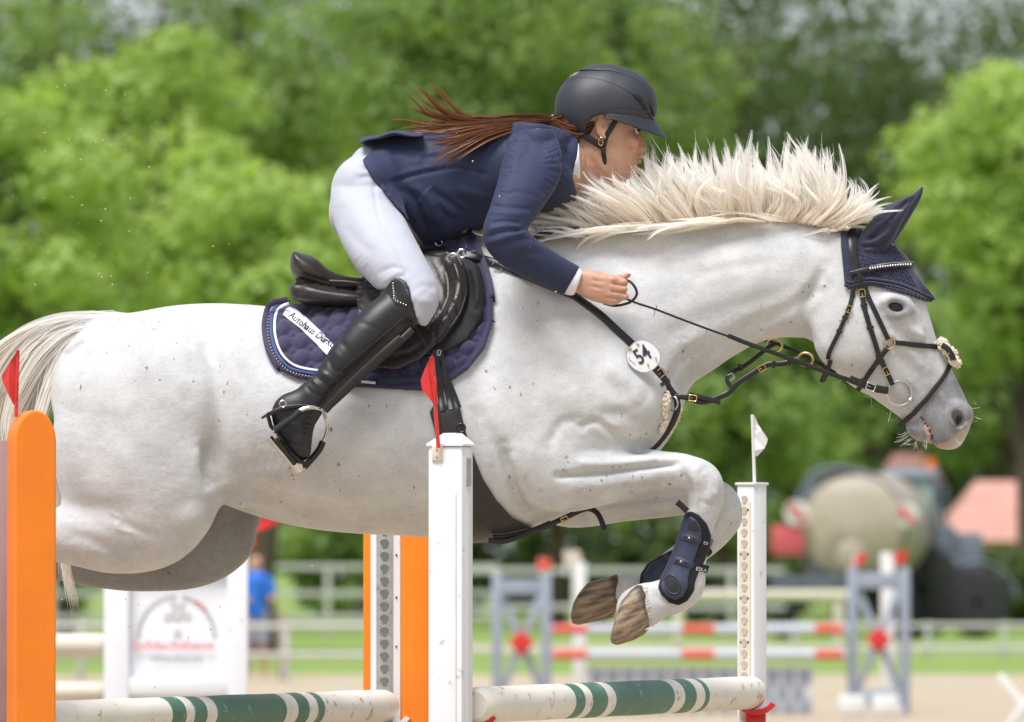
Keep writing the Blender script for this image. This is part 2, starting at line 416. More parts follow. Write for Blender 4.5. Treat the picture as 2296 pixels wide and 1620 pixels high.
# horse coat: white with faint grey mottling, brown flea-bite specks, grey and pink skin where it shows
def mat_coat():
    m, nt, b = newmat('white_coat'); v = coord(nt)
    c = ramp(nt, noise(nt, v, 9, 5, 0.6), [(0.3, (0.51, 0.516, 0.523)), (0.50, (0.60, 0.606, 0.614)), (0.75, (0.69, 0.697, 0.707))])
    fine = noise(nt, coord(nt, (1, 1, 2.2), (0, 0.5, 0)), 160, 3, 0.7)
    c = mixc(nt, 1.0, c, ramp(nt, fine, [(0.3, (0.86, 0.855, 0.85)), (0.62, (1, 1, 1))]), 'MULTIPLY')
    vo = N_(nt, 'ShaderNodeTexVoronoi'); vo.inputs['Scale'].default_value = 46.0; vo.inputs['Randomness'].default_value = 1.0
    wv = N_(nt, 'ShaderNodeVectorMath', operation='ADD'); nz = N_(nt, 'ShaderNodeTexNoise'); nz.inputs['Scale'].default_value = 130
    sc_ = N_(nt, 'ShaderNodeVectorMath', operation='SCALE'); sc_.inputs[3].default_value = 0.012
    nt.links.new(v, nz.inputs['Vector']); nt.links.new(nz.outputs['Color'], sc_.inputs[0])
    vv = coord(nt, (1.15, 1.0, 0.75), (0, 0.6, 0)); nt.links.new(vv, wv.inputs[0]); nt.links.new(sc_.outputs[0], wv.inputs[1]); nt.links.new(wv.outputs[0], vo.inputs['Vector'])
    rnd = N_(nt, 'ShaderNodeSeparateColor'); nt.links.new(vo.outputs['Color'], rnd.inputs[0])
    size = math_(nt, 'MULTIPLY', math_(nt, 'POWER', rnd.outputs[0], 2.8), 0.25)
    spk = ramp(nt, math_(nt, 'SUBTRACT', size, vo.outputs['Distance']), [(0.0, (0, 0, 0)), (0.016, (1, 1, 1))])
    mask = ramp(nt, noise(nt, v, 3.2, 3), [(0.46, (0, 0, 0)), (0.60, (1, 1, 1))])
    spk = math_(nt, 'MULTIPLY', math_(nt, 'MULTIPLY', spk, mask), 0.8)
    c = mixc(nt, 1.0, c, ramp(nt, noise(nt, coord(nt, (1, 1, 1.8), (0, 0.5, 0)), 38, 4, 0.6), [(0.3, (0.94, 0.94, 0.94)), (0.6, (1, 1, 1))]), 'MULTIPLY')
    c = mixc(nt, spk, c, (0.19, 0.135, 0.105))
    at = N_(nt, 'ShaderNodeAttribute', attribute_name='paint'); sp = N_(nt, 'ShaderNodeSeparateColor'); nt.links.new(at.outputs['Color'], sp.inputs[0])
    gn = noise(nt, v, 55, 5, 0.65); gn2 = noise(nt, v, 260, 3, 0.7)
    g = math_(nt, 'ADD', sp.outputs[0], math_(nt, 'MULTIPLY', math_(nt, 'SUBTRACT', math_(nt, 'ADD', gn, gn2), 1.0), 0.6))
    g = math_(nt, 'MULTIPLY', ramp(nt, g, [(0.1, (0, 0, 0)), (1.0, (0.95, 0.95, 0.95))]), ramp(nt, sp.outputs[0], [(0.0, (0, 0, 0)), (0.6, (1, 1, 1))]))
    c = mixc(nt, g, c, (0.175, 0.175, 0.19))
    pk = math_(nt, 'ADD', sp.outputs[1], math_(nt, 'MULTIPLY', math_(nt, 'SUBTRACT', gn2, 0.5), 1.2))
    pk = math_(nt, 'MULTIPLY', ramp(nt, pk, [(0.35, (0, 0, 0)), (0.65, (1, 1, 1))]), sp.outputs[1])
    c = mixc(nt, pk, c, (0.60, 0.38, 0.29))
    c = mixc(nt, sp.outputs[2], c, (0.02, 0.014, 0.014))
    nt.links.new(c, b.inputs['Base Color']); b.inputs['Roughness'].default_value = 0.62; b.inputs['Specular IOR Level'].default_value = 0.3
    b.inputs['Sheen Weight'].default_value = 0.25; b.inputs['Sheen Roughness'].default_value = 0.4
    n1 = bump(nt, b, fine, 0.35, 0.003); bump(nt, b, noise(nt, v, 22, 4), 0.22, 0.012, n1)
    return m
M['coat'] = mat_coat()
def mat_hair(name, root, tip, rough=0.45, var=0.25, trans=0.25):
    m, nt, b = newmat(name)
    at = N_(nt, 'ShaderNodeAttribute', attribute_name='strand'); sp = N_(nt, 'ShaderNodeSeparateColor'); nt.links.new(at.outputs['Color'], sp.inputs[0])
    c = mixc(nt, sp.outputs[0], root, tip)
    k = ramp(nt, sp.outputs[1], [(0, (1 - var,) * 3), (1, (1 + 0.4 * var,) * 3)])
    c = mixc(nt, 1.0, c, k, 'MULTIPLY'); nt.links.new(c, b.inputs['Base Color'])
    b.inputs['Roughness'].default_value = rough; b.inputs['Specular IOR Level'].default_value = 0.4
    tr = N_(nt, 'ShaderNodeBsdfTranslucent'); nt.links.new(c, tr.inputs[0]); ms = N_(nt, 'ShaderNodeMixShader'); ms.inputs[0].default_value = trans
    out = nt.nodes['Material Output']; nt.links.new(b.outputs[0], ms.inputs[1]); nt.links.new(tr.outputs[0], ms.inputs[2]); nt.links.new(ms.outputs[0], out.inputs[0])
    return m
M['mane'] = mat_hair('mane_hair', (0.95, 0.885, 0.79), (0.99, 0.985, 0.97), 0.5, 0.03, 0.55)
M['tail'] = mat_hair('tail_hair', (0.88, 0.86, 0.83), (0.94, 0.91, 0.85), 0.45, 0.10, 0.5)
M['hair'] = mat_hair('brown_hair', (0.06, 0.023, 0.011), (0.30, 0.11, 0.036), 0.35, 0.55)
M['whisker'] = pbr('whisker', (0.75, 0.7, 0.6), 0.5, bst=0)
M['fleece'] = pbr('fleece', (0.78, 0.70, 0.54), 0.95, var=0.2, vscale=120, bscale=170, bst=0.9, bdist=0.006, sheen=0.4)
M['leather'] = pbr('black_leather', (0.011, 0.010, 0.011), 0.38, var=0.35, vscale=60, bscale=420, bst=0.25, bdist=0.0012)
M['boot_leather'] = pbr('boot_leather', (0.011, 0.011, 0.013), 0.46, var=0.3, vscale=25, bscale=300, bst=0.2, bdist=0.001)
M['seat_leather'] = pbr('saddle_leather', (0.026, 0.020, 0.019), 0.42, var=0.35, vscale=14, bscale=330, bst=0.3, bdist=0.0012, dirt=((0.035, 0.024, 0.02), 30, 0.62))
M['suede'] = pbr('worn_suede', (0.010, 0.009, 0.010), 0.8, var=0.3, vscale=40, bst=0.3)
M['girth'] = pbr('girth_leather', (0.022, 0.019, 0.018), 0.5, var=0.25, vscale=40, bst=0.2)
M['steel'] = pbr('steel', (0.62, 0.61, 0.60), 0.22, 1.0, var=0.1, bst=0.05)
M['brass'] = pbr('brass', (0.72, 0.48, 0.2), 0.25, 1.0, var=0.1, bst=0.05)
M['gold'] = pbr('gold', (0.83, 0.58, 0.22), 0.2, 1.0, var=0.05, bst=0)
M['crystal'] = pbr('crystal', (0.8, 0.78, 0.72), 0.12, 0.6, var=0.25, vscale=200, bst=0)
M['navy_cloth'] = pbr('navy_cloth', (0.013, 0.021, 0.066), 0.72, var=0.12, vscale=40, bscale=700, bst=0.35, bdist=0.001, sheen=0.08)
M['navy_dark'] = pbr('navy_facing', (0.012, 0.018, 0.045), 0.8, var=0.1, bscale=700, bst=0.3, bdist=0.001)
M['breeches'] = pbr('white_breeches', (0.44, 0.455, 0.53), 0.72, var=0.03, vscale=20, bscale=900, bst=0.15, bdist=0.0008, sheen=0.2)
M['shirt'] = pbr('white_shirt', (0.76, 0.76, 0.82), 0.75, var=0.03, bscale=800, bst=0.2, bdist=0.0008)
M['pad'] = pbr('quilted_cotton', (0.024, 0.018, 0.066), 0.8, var=0.2, vscale=45, bscale=600, bst=0.45, bdist=0.0012, sheen=0.3)
M['pad_edge'] = pbr('pad_binding', (0.030, 0.022, 0.062), 0.7, var=0.15, bscale=500, bst=0.3)
M['cord_white'] = pbr('white_cord', (0.72, 0.72, 0.78), 0.7, var=0.1, bscale=350, bst=0.6, bdist=0.003)
M['cord_blue'] = pbr('blue_cord', (0.045, 0.08, 0.22), 0.7, var=0.15, bscale=350, bst=0.6, bdist=0.003)
M['bonnet'] = pbr('bonnet_cotton', (0.021, 0.024, 0.060), 0.85, var=0.2, vscale=60, bscale=500, bst=0.5, bdist=0.0015, sheen=0.3)
M['bonnet_ear'] = pbr('bonnet_ear_cloth', (0.014, 0.016, 0.042), 0.7, var=0.15, vscale=60, bscale=420, bst=0.3, bdist=0.001, sheen=0.3)
M['helmet'] = pbr('helmet_shell', (0.026, 0.029, 0.038), 0.52, var=0.06, vscale=90, bscale=1200, bst=0.12, bdist=0.0006)
M['black'] = pbr('black_webbing', (0.008, 0.008, 0.009), 0.6, var=0.1, bst=0.2)
M['rubber'] = pbr('boot_shell', (0.028, 0.036, 0.072), 0.5, var=0.2, vscale=40, bscale=300, bst=0.15, dirt=((0.09, 0.085, 0.085), 40, 0.66))
M['neoprene'] = pbr('neoprene', (0.006, 0.006, 0.008), 0.95, var=0.2, bst=0.4, sheen=0.2)
M['mesh_insert'] = pbr('mesh_insert', (0.012, 0.013, 0.014), 0.7, var=0.4, vscale=350, bst=0.3)
def mat_skin():
    m, nt, b = newmat('skin'); v = coord(nt)
    c = ramp(nt, noise(nt, v, 38, 4), [(0.3, (0.46, 0.25, 0.165)), (0.7, (0.56, 0.33, 0.23))])
    at = N_(nt, 'ShaderNodeAttribute', attribute_name='paint'); sp = N_(nt, 'ShaderNodeSeparateColor'); nt.links.new(at.outputs['Color'], sp.inputs[0])
    c = mixc(nt, math_(nt, 'MULTIPLY', sp.outputs[0], 0.32), c, (0.55, 0.20, 0.15))
    c = mixc(nt, sp.outputs[1], c, (0.10, 0.05, 0.035))
    nt.links.new(c, b.inputs['Base Color']); b.inputs['Roughness'].default_value = 0.48
    b.inputs['Subsurface Weight'].default_value = 0.12; b.inputs['Subsurface Radius'].default_value = (0.012, 0.005, 0.003); b.inputs['Subsurface Scale'].default_value = 0.5
    bump(nt, b, noise(nt, v, 420, 3), 0.15, 0.001); return m
M['skin'] = mat_skin()
M['nail'] = pbr('red_nail', (0.55, 0.01, 0.03), 0.2, var=0.02, bst=0)
def mat_hoof():
    m, nt, b = newmat('hoof_horn'); at = N_(nt, 'ShaderNodeAttribute', attribute_name='hoof'); sp = N_(nt, 'ShaderNodeSeparateColor'); nt.links.new(at.outputs['Color'], sp.inputs[0])
    cb = N_(nt, 'ShaderNodeCombineXYZ'); nt.links.new(math_(nt, 'MULTIPLY', sp.outputs[0], 11.0), cb.inputs[0]); nt.links.new(math_(nt, 'MULTIPLY', sp.outputs[1], 0.45), cb.inputs[1])
    f = noise(nt, cb.outputs[0], 2.2, 5, 0.6)
    c = ramp(nt, f, [(0.34, (0.07, 0.05, 0.037)), (0.46, (0.15, 0.105, 0.072)), (0.56, (0.30, 0.215, 0.135)), (0.64, (0.37, 0.295, 0.21)), (0.72, (0.16, 0.115, 0.08))])
    g = noise(nt, coord(nt), 45, 5, 0.7); c = mixc(nt, ramp(nt, g, [(0.60, (0, 0, 0)), (0.72, (.6, .6, .6))]), c, (0.20, 0.165, 0.13))
    c = mixc(nt, ramp(nt, sp.outputs[1], [(0.0, (0.85, 0.85, 0.85)), (0.14, (0, 0, 0))]), c, (0.05, 0.03, 0.022))
    nt.links.new(c, b.inputs['Base Color']); b.inputs['Roughness'].default_value = 0.5; bump(nt, b, f, 0.5, 0.004); return m
M['hoof'] = mat_hoof()
def mat_eye():
    m, nt, b = newmat('horse_eye'); b.inputs['Base Color'].default_value = (0.008, 0.004, 0.004, 1); b.inputs['Roughness'].default_value = 0.04; b.inputs['Specular IOR Level'].default_value = 0.5
    b.inputs['Coat Weight'].default_value = 0.0; b.inputs['Coat Roughness'].default_value = 0.03
    v = coord(nt); nt.links.new(ramp(nt, noise(nt, v, 60, 3), [(0.3, (0.004, 0.003, 0.003)), (0.8, (0.02, 0.010, 0.008))]), b.inputs['Base Color']); return m
M['eye'] = mat_eye()
M['eyewhite'] = pbr('eye_white', (0.7, 0.68, 0.64), 0.2, var=0.05, bst=0)
M['raw_pink'] = pbr('raw_pink', (0.4, 0.12, 0.09), 0.35, var=0.3, vscale=90, bst=0.2)
M['nostril'] = pbr('nostril_lining', (0.10, 0.012, 0.012), 0.45, var=0.6, vscale=55, bst=0.3)
# ------------------------------------------------------------------ ground, fences, trees and the far side of the arena
def gy(vy): return 19200 * 1.5 / (vy - 1270) + CAMY        # distance at which the ground shows at this picture height
def mat_ground(name, a, b, c, s1, s2, bst):
    m, nt, bs_ = newmat(name); v = coord(nt)
    k = ramp(nt, noise(nt, v, s1, 6, .6), [(.3, a), (.5, b), (.7, c)])
    k = mixc(nt, 1.0, k, ramp(nt, noise(nt, v, s2, 5, .7), [(.3, (.8, .8, .8)), (.7, (1.1, 1.1, 1.1))]), 'MULTIPLY')
    nt.links.new(k, bs_.inputs['Base Color']); bs_.inputs['Roughness'].default_value = .95; bump(nt, bs_, noise(nt, v, s2, 6, .7), bst, .03); return m
M['sand'] = mat_ground('arena_sand', (.38,.305,.215), (.455,.37,.265), (.52,.44,.33), .6, 14, .6)
M['turf'] = mat_ground('turf', (.15,.23,.045), (.20,.29,.06), (.26,.34,.085), .5, 6, .8)
M['path'] = mat_ground('gravel_path', (.36,.32,.25), (.44,.40,.32), (.5,.46,.38), .4, 9, .5)
def sheet(name, x0, x1, y0, y1, z, mat, n=24):
    xs = np.linspace(x0, x1, n); ysr = np.linspace(y0, y1, n); V = [(x, y, z) for y in ysr for x in xs]
    Q = np.array([(j * n + i, j * n + i + 1, (j + 1) * n + i + 1, (j + 1) * n + i) for j in range(n - 1) for i in range(n - 1)])
    o = mesh(name, V, Q, M[mat], None); o['kind'] = 'structure'; return o
sheet('ground', -900, 900, -80, 1500, -.012, 'turf')
sheet('arena', -60, 60, -60, gy(1512), -.006, 'sand')
sheet('path', -1.5, 60, gy(1462), gy(1446), -.008, 'path')
def mat_leaf(name, a, b, c):
    m, nt, bs_ = newmat(name); at = N_(nt, 'ShaderNodeAttribute', attribute_name='leaf'); sp = N_(nt, 'ShaderNodeSeparateColor'); nt.links.new(at.outputs['Color'], sp.inputs[0])
    k = ramp(nt, sp.outputs[0], [(0, a), (.5, b), (1, c)]); nt.links.new(k, bs_.inputs['Base Color']); bs_.inputs['Roughness'].default_value = .5
    bs_.inputs['Specular IOR Level'].default_value = .35
    tr = N_(nt, 'ShaderNodeBsdfTranslucent'); nt.links.new(mixc(nt, 1.0, k, (1.25, 1.25, .6), 'MULTIPLY'), tr.inputs[0]); ms = N_(nt, 'ShaderNodeMixShader'); ms.inputs[0].default_value = .5
    nt.links.new(bs_.outputs[0], ms.inputs[1]); nt.links.new(tr.outputs[0], ms.inputs[2]); nt.links.new(ms.outputs[0], nt.nodes['Material Output'].inputs[0]); return m
M['leaf_light'] = mat_leaf('light_leaves', (.26,.385,.10), (.37,.51,.14), (.46,.59,.19))
M['leaf_mid'] = mat_leaf('mid_leaves', (.17,.26,.08), (.25,.365,.115), (.34,.455,.15))
M['leaf_dark'] = mat_leaf('dark_leaves', (.060,.098,.038), (.10,.155,.052), (.16,.225,.075))
M['bark'] = pbr('bark', (.10,.075,.055), .9, var=.35, vscale=3, bscale=8, bst=.8, bdist=.05)
def tree(name, label, vx, y, ztop, zbot, rx, ry, mat, n=7000, ncl=34, leaf=.26, seed=0, group=None, cat='tree', trunk=True):
    r = np.random.default_rng(1000 + seed); x0 = P(vx, 1000, y)[0]
    t = thing(name, label, cat, (x0, y, 0), group); cz = (ztop + zbot) / 2; rz = (ztop - zbot) / 2
    d = r.normal(size=(ncl, 3)); d /= np.linalg.norm(d, axis=1)[:, None]; rad = r.random(ncl) ** .45 * .86
    C = d * rad[:, None] * np.array([rx, ry, rz]) + np.array([x0, y, cz]); size = (.17 + .2 * r.random(ncl)) * min(rx, rz) * 1.15
    if trunk:
        k = .10 + .018 * ztop; top = cz + rz * .45; p = [(x0, y, -.1)]
        for q in range(1, 7): p.append((x0 + r.normal(0, .10) * q * .5, y + r.normal(0, .10), top * q / 6))
        MB().tube(p, np.linspace(k, k * .3, 7), 9).build('trunk', M['bark'], t)
        lb = MB()
        for q in range(min(ncl, 12)):
            j = r.integers(2, 6); a = np.array(p[j]); e = C[q]; mid = (a + e) / 2 + np.array([0, 0, .3 * r.random()])
            lb.tube(catmull([a, mid, e], 3), np.linspace(k * .35, k * .06, 7), 6)
        lo = lb.build('limbs', M['bark'], t); lo['kind'] = 'stuff'
    w = size ** 2; cid = r.choice(ncl, n, p=w / w.sum()); u = r.normal(size=(n, 3)); u /= np.linalg.norm(u, axis=1)[:, None]
    pos = C[cid] + u * (size[cid] * (.55 + .5 * r.random(n)))[:, None] * np.array([1.15, 1.15, .8])
    nrm = u + r.normal(0, .55, (n, 3)) + np.array([0, 0, .5]); nrm /= np.linalg.norm(nrm, axis=1)[:, None]
    a = np.cross(nrm, r.normal(size=(n, 3))); a /= np.linalg.norm(a, axis=1)[:, None]; b = np.cross(nrm, a); s = (leaf * (.55 + .8 * r.random(n)))[:, None]
    V = np.stack([pos - a * s * .5, pos + b * s * .3 + nrm * s * .06, pos + a * s * .5, pos - b * s * .3 + nrm * s * .06], 1).reshape(-1, 3); Q = np.arange(4 * n).reshape(-1, 4)
    o = mesh('crown', V, Q, M[mat], t, smooth=False); o['kind'] = 'stuff'
    cc = r.random(ncl)[cid] * .6 + r.random(n) * .4; CC = np.ones((n, 4, 4), np.float32); CC[..., 0] = cc[:, None]; set_attr(o, 'leaf', CC.reshape(-1, 4)); return t
def zt(vy, y): return P(1148, vy, y)[2]
# (vx, y, top vy, bottom vy, rx, mat, n, ncl, label)
TREES = [
 (30, 120, 130, 980, 2.6, 'leaf_light', 9000, 44, 'bright green leafy tree at the left edge of the photo'),
 (330, 128, 20, 900, 2.5, 'leaf_light', 9000, 44, 'tall light green tree above the horse rump'),
 (590, 122, 250, 1000, 2.1, 'leaf_light', 7500, 36, 'rounded light green tree left of the rider back'),
 (150, 160, 640, 1290, 2.8, 'leaf_mid', 6000, 30, 'low mid green tree behind the horse tail'),
 (520, 165, 560, 1290, 3.0, 'leaf_mid', 6000, 30, 'low mid green tree behind the horse back'),
 (120, 205, -260, 500, 4.2, 'leaf_mid', 5000, 26, 'far tall tree at the upper left corner with sky showing through'),
 (560, 210, -260, 700, 4.6, 'leaf_mid', 12000, 54, 'far darker tree behind the light green trees'),
 (880, 185, 330, 1250, 3.2, 'leaf_mid', 8000, 40, 'mid green tree behind the saddle'),
 (1010, 200, -240, 620, 4.2, 'leaf_mid', 14000, 60, 'big mid green tree above the rider back'),
 (1330, 205, -260, 760, 4.0, 'leaf_mid', 14000, 60, 'big mid green tree behind the rider helmet'),
 (1250, 175, 600, 1260, 2.9, 'leaf_mid', 6000, 32, 'low green tree behind the horse shoulder'),
 (1640, 220, -180, 900, 4.8, 'leaf_dark', 9500, 60, 'dark green tree behind the horse mane'),
 (1620, 165, 640, 1230, 2.6, 'leaf_mid', 8000, 40, 'green bushy tree under the horse neck'),
 (1960, 225, -200, 860, 5.0, 'leaf_dark', 6500, 60, 'dark airy tree behind the horse ears with sky through its top'),
 (1890, 178, 560, 1120, 2.6, 'leaf_mid', 6500, 36, 'green tree behind the horse head'),
 (2310, 185, 120, 860, 3.3, 'leaf_light', 8000, 40, 'bright green tree at the right edge of the photo'),
 (2290, 235, -160, 1000, 5.0, 'leaf_dark', 7500, 56, 'far dark tree at the upper right corner'),
 (2250, 222, 560, 1075, 2.6, 'leaf_mid', 6000, 34, 'mid green tree right of the horse nose'),
 (820, 240, -300, 900, 5.2, 'leaf_dark', 12000, 56, 'far dark tree behind the rider, half hidden'),
 (330, 240, -250, 900, 5.0, 'leaf_dark', 10000, 50, 'far dark tree behind the horse rump, half hidden'),
 (2000, 238, 640, 1190, 3.4, 'leaf_dark', 7000, 40, 'low dark tree behind the tractor cab'),
 (2230, 246, 640, 1190, 3.6, 'leaf_dark', 7000, 40, 'low dark tree behind the red roofed house'),
 (1650, 240, 700, 1230, 3.4, 'leaf_dark', 7000, 40, 'low dark tree behind the white flag'),
 (1780, 262, -260, 1000, 6.0, 'leaf_dark', 3500, 60, 'farthest dark tree behind the gap above the mane'),
 (2140, 268, -220, 1000, 6.0, 'leaf_dark', 3500, 60, 'farthest dark tree above the horse head'),
 (1180, 262, -260, 1000, 6.0, 'leaf_dark', 12000, 60, 'farthest dark tree behind the rider helmet, half hidden'),
 (1480, 245, -200, 1000, 5.4, 'leaf_dark', 12000, 56, 'far dark tree behind the mane, half hidden'),
 (-420, 150, 60, 1150, 4.0, 'leaf_mid', 7000, 44, 'mid green tree standing just outside the left edge of the photo'),
 (-900, 190, -200, 1150, 6.0, 'leaf_dark', 8000, 50, 'tall dark tree well outside the left edge of the photo'),
 (2760, 190, -100, 1100, 5.5, 'leaf_mid', 8000, 50, 'mid green tree standing just outside the right edge of the photo'),
 (3300, 200, -200, 1150, 6.5, 'leaf_dark', 8000, 50, 'tall dark tree well outside the right edge of the photo'),
]
for i, (vx, y, t0, b0, rx, mt, n, ncl, lb) in enumerate(TREES):
    tree('tree', lb, vx, y, zt(t0, y), max(zt(b0, y), .3), rx, rx * .9, mt, n, ncl, .30 if y > 150 else .24, i, 'trees behind the arena')
HED = [(60,176,3.0,'leaf_mid','low hedge bush at the far left behind the sign'), (400,180,3.0,'leaf_dark','low dark bush behind the white sign'), (700,182,3.0,'leaf_mid','low bush between the sign and the orange stand'), (1000,186,2.6,'leaf_dark','dark bush behind the near white post'),
       (1270,190,2.8,'leaf_dark','dark bush behind the horse forelegs'), (1520,188,2.8,'leaf_dark','dark bush left of the far white post'), (1760,192,2.6,'leaf_dark','dark bush behind the slurry tanker'), (1990,212,3.0,'leaf_dark','dark bush behind the tractor cab'), (2296,176,2.0,'leaf_dark','dark bush at the far right by the house')]
for i, (vx, y, h_, mt, lb) in enumerate(HED):
    tree('hedge_bush', lb, vx, y, h_ + .3, 0.0, 2.0, 1.4, mt, 4200, 26, .24, 100 + i, 'bushes along the arena edge', 'bush', trunk=False)
# ------------------------------------------------------------------ fences
M['white_paint'] = pbr('white_paint', (.74,.74,.73), .55, var=.05, vscale=9, bscale=60, bst=.15, dirt=((.45,.40,.32), 14, .70))
M['cream_paint'] = pbr('cream_paint', (.66,.60,.50), .6, var=.1, vscale=8, dirt=((.4,.34,.25), 9, .62))
M['fence_paint'] = pbr('fence_paint', (.50,.50,.47), .6, var=.08, vscale=4)
M['grey_paint'] = pbr('grey_paint', (.30,.34,.42), .5, var=.06, vscale=5)
M['red_paint'] = pbr('red_paint', (.62,.035,.03), .45, var=.08, vscale=12)
M['red_band'] = pbr('red_band', (.62,.10,.07), .5, var=.1, vscale=12)
M['orange_paint'] = pbr('orange_paint', (.84,.215,.008), .42, var=.05, vscale=8, bscale=70, bst=.12, dirt=((.85,.42,.16), 34, .665))
M['mauve_paint'] = pbr('mauve_paint', (.40,.27,.29), .6, var=.08, vscale=8)
M['wood'] = pbr('weathered_wood', (.36,.29,.20), .8, var=.25, vscale=6, bst=.4)
def fence(label, x0, x1, y, rails, posts, mat='white_paint', rt=.05, pw=.09, top=None, board=False, dy=0.0):
    """rails: list of picture heights; posts: picture x positions"""
    cx = P((x0 + x1) / 2, 1300, y)[0]; t = thing('fence', label, 'fence', (cx, y, 0))
    zs = [zt(v, y) for v in rails]
    for z in zs:
        a = np.array([P(x0, 1300, y)[0], y, z]); b = np.array([P(x1, 1300, y)[0], y + dy, z])
        if board: MB().box((a + b) / 2 - np.array([0, .03, 0]), (b[0] - a[0], .03, rt * 2.2), bev=.004).build('rail', M[mat], t)
        else: MB().tube([a, b], rt, 10).build('rail', M[mat], t)
    for v in posts:
        x = P(v, 1300, y)[0]; h_ = max(zs) + (.06 if top is None else top); MB().box((x, y + .02, h_ / 2), (pw, pw, h_), bev=.008).build('post', M[mat], t)
    return t
fence('low white rail fence along the far side of the arena, left of the orange stand', -80, 900, 88, [1405, 1470], [-40,180,640,860], 'fence_paint', .04)
fence('low white rail fence right of the far white post', 1730, 2420, 112, [1404, 1455], [1780,1910,2080,2250,2400], 'fence_paint', .04)
fence('white plank paddock fence in front of the bushes on the left', -60, 1120, 150, [1272, 1332, 1385], [120,380,735,1000], 'fence_paint', .05, .11, board=True)
fence('white plank paddock fence behind the grey jump wing and forelegs', 1040, 1760, 145, [1280, 1362], [1290,1470,1640], 'fence_paint', .05, .11, board=True)
fence('cream thick rail fence in front of the tractor', 1480, 1905, 118, [1336], [1520,1880], 'cream_paint', .09, .15)
# ------------------------------------------------------------------ poles and wings of jumps
def pole(label, A, B, r, bands, m0, m1, group=None, name='jump_pole', parent=None, n=24):
    """bands: fractions along the pole painted with the second colour"""
    A, B = np.array(A, float), np.array(B, float); cuts = sorted(set([0, .006, .012, 1, .994, .988] + [q for b in bands for q in b] + list(np.linspace(0, 1, 25))))
    bm = MB(); prof = [(r * (.72 if t in (0, 1) else .93 if t in (.006, .994) else 1.0 + .012 * math.sin(t * 37)), t * np.linalg.norm(B - A)) for t in cuts]
    bm.lathe(prof, A, B - A, n); o = bm.build(name, M[m0], parent, angle=40); o.data.materials.append(M[m1])
    ax = (B - A) / np.linalg.norm(B - A) ** 2; idx = []
    for p in o.data.polygons:
        t = float((np.array(p.center) - A) @ ax); idx.append(1 if any(a < t < b for a, b in bands) else 0)
    o.data.polygons.foreach_set('material_index', idx)
    if label: tag(o, label, 'pole', group)
    return o
def flag(label, y, staff, cloth, mat, staffmat=None, th=.004, r=.005):
    t = thing('flag', label, 'flag', P(*staff[0], y)); MB().tube([P(*staff[0], y), P(*staff[1], y)], r, 8).build('staff', M[staffmat or mat], t)
    pts = resamp(np.array(cloth + cloth[:1], float), 12)[:-1]; n = len(pts); V = []
    for s in (-1, 1):
        for x, z in pts: V.append(P(x, z, y + s * th + .008 * math.sin((x + z) * .06)))
    Fc = [tuple(range(n)), tuple(range(2 * n - 1, n - 1, -1))] + [(i, i + n, (i + 1) % n + n, (i + 1) % n) for i in range(n)]
    MB().add(V, Fc).build('cloth', M[mat], t, smooth=False); return t
# ------------------------------------------------------------------ the horse
H0 = -0.17     # depth of the near legs
hf = Field((-2.24, -0.43, 0.95), (1.34, 0.43, 2.50), 0.0062)
# trunk
hf.tube([(265,706,315,1060,0,.25,-.1),(330,697,365,1085,0,.275,-.1),(400,685,425,1095,0,.285,-.1),(470,681,490,1095,0,.285,-.1),(540,684,560,1130,0,.285,-.1),
 (620,691,640,1163,0,.30,-.12),(710,692,740,1187,0,.32,-.12),(800,672,850,1197,0,.33,-.12),(900,622,950,1201,0,.32,-.2),
 (1000,556,1060,1208,0,.30,-.34),(1080,528,1170,1190,0,.268,-.42),(1165,546,1270,1150,0,.25,-.4),(1245,610,1330,1080,0,.235,-.25),(1300,690,1375,1020,0,.22,0)], k=0.02)
# shoulder and breast
for s in (-1, 1):
    hf.ell(1255,800,s*.150,95,.095,210,-18,k=.07).ell(1360,900,s*.145,125,.105,95,20,k=.06).ell(1220,1000,s*.165,70,.085,100,-20,k=.05)
    hf.ell(305,880,s*.13,175,.135,170,0,k=.06)
hf.ell(1455,900,0,62,.17,85,15,k=.06)
# neck
hf.tube([(1085,552,1330,1010,0,.20,-.45),(1190,545,1430,950,0,.175,-.45),(1290,530,1515,880,0,.145,-.4),(1390,508,1575,846,0,.122,-.35),(1490,494,1625,810,0,.108,-.3),
 (1590,487,1685,776,0,.100,-.25),(1700,486,1740,760,0,.094,-.2),(1800,498,1792,758,0,.090,-.15),(1875,520,1835,765,0,.086,-.1)], k=0.05)
# head
hf.tube([(1930,528,1855,655,0,.070),(2022,575,1832,730,0,.088,.05),(2058,640,1836,778,0,.098,.0),(2078,700,1868,822,0,.094,-.05),(2095,752,1920,856,0,.078,-.1),
 (2117,797,1968,893,0,.061,-.1),(2142,845,2010,924,0,.051,-.05),(2163,888,2040,950,0,.050,0),(2172,918,2062,968,0,.052,0)], k=0.03)
hf.ell(1900,755,-.062,74,.042,80,20,k=.035).ell(1900,755,.062,74,.042,80,20,k=.035)       # cheek
hf.ell(2118,972,0,44,.047,32,35,k=.016)      # upper lip
hf.ell(2062,966,0,34,.040,22,30,k=.010)     # lower lip and chin
for s in (-1, 1):
    hf.ell(2152,934,s*.044,31,.024,34,20,k=.016)                # flared nostril
    hf.ell(2010,688,s*.078,44,.030,34,25,k=.02)                 # brow
    hf.ell(2025,725,s*.066,60,.02,13,35,k=.018)             # facial crest
    hf.ell(2149,941,s*.066,13,.030,22,-22,k=.006,op='d')     # nostril opening
    hf.ell(2009,689,s*.105,19,.020,11,12,k=.006,op='d')       # eye socket
# mouth line
hf.tube([(2063,938,2066,936,0,.09),(2080,962,2084,961,0,.09),(2088,985,2092,985,0,.09),(2091,1000,2095,1001,0,.09)], k=.005, op='d')
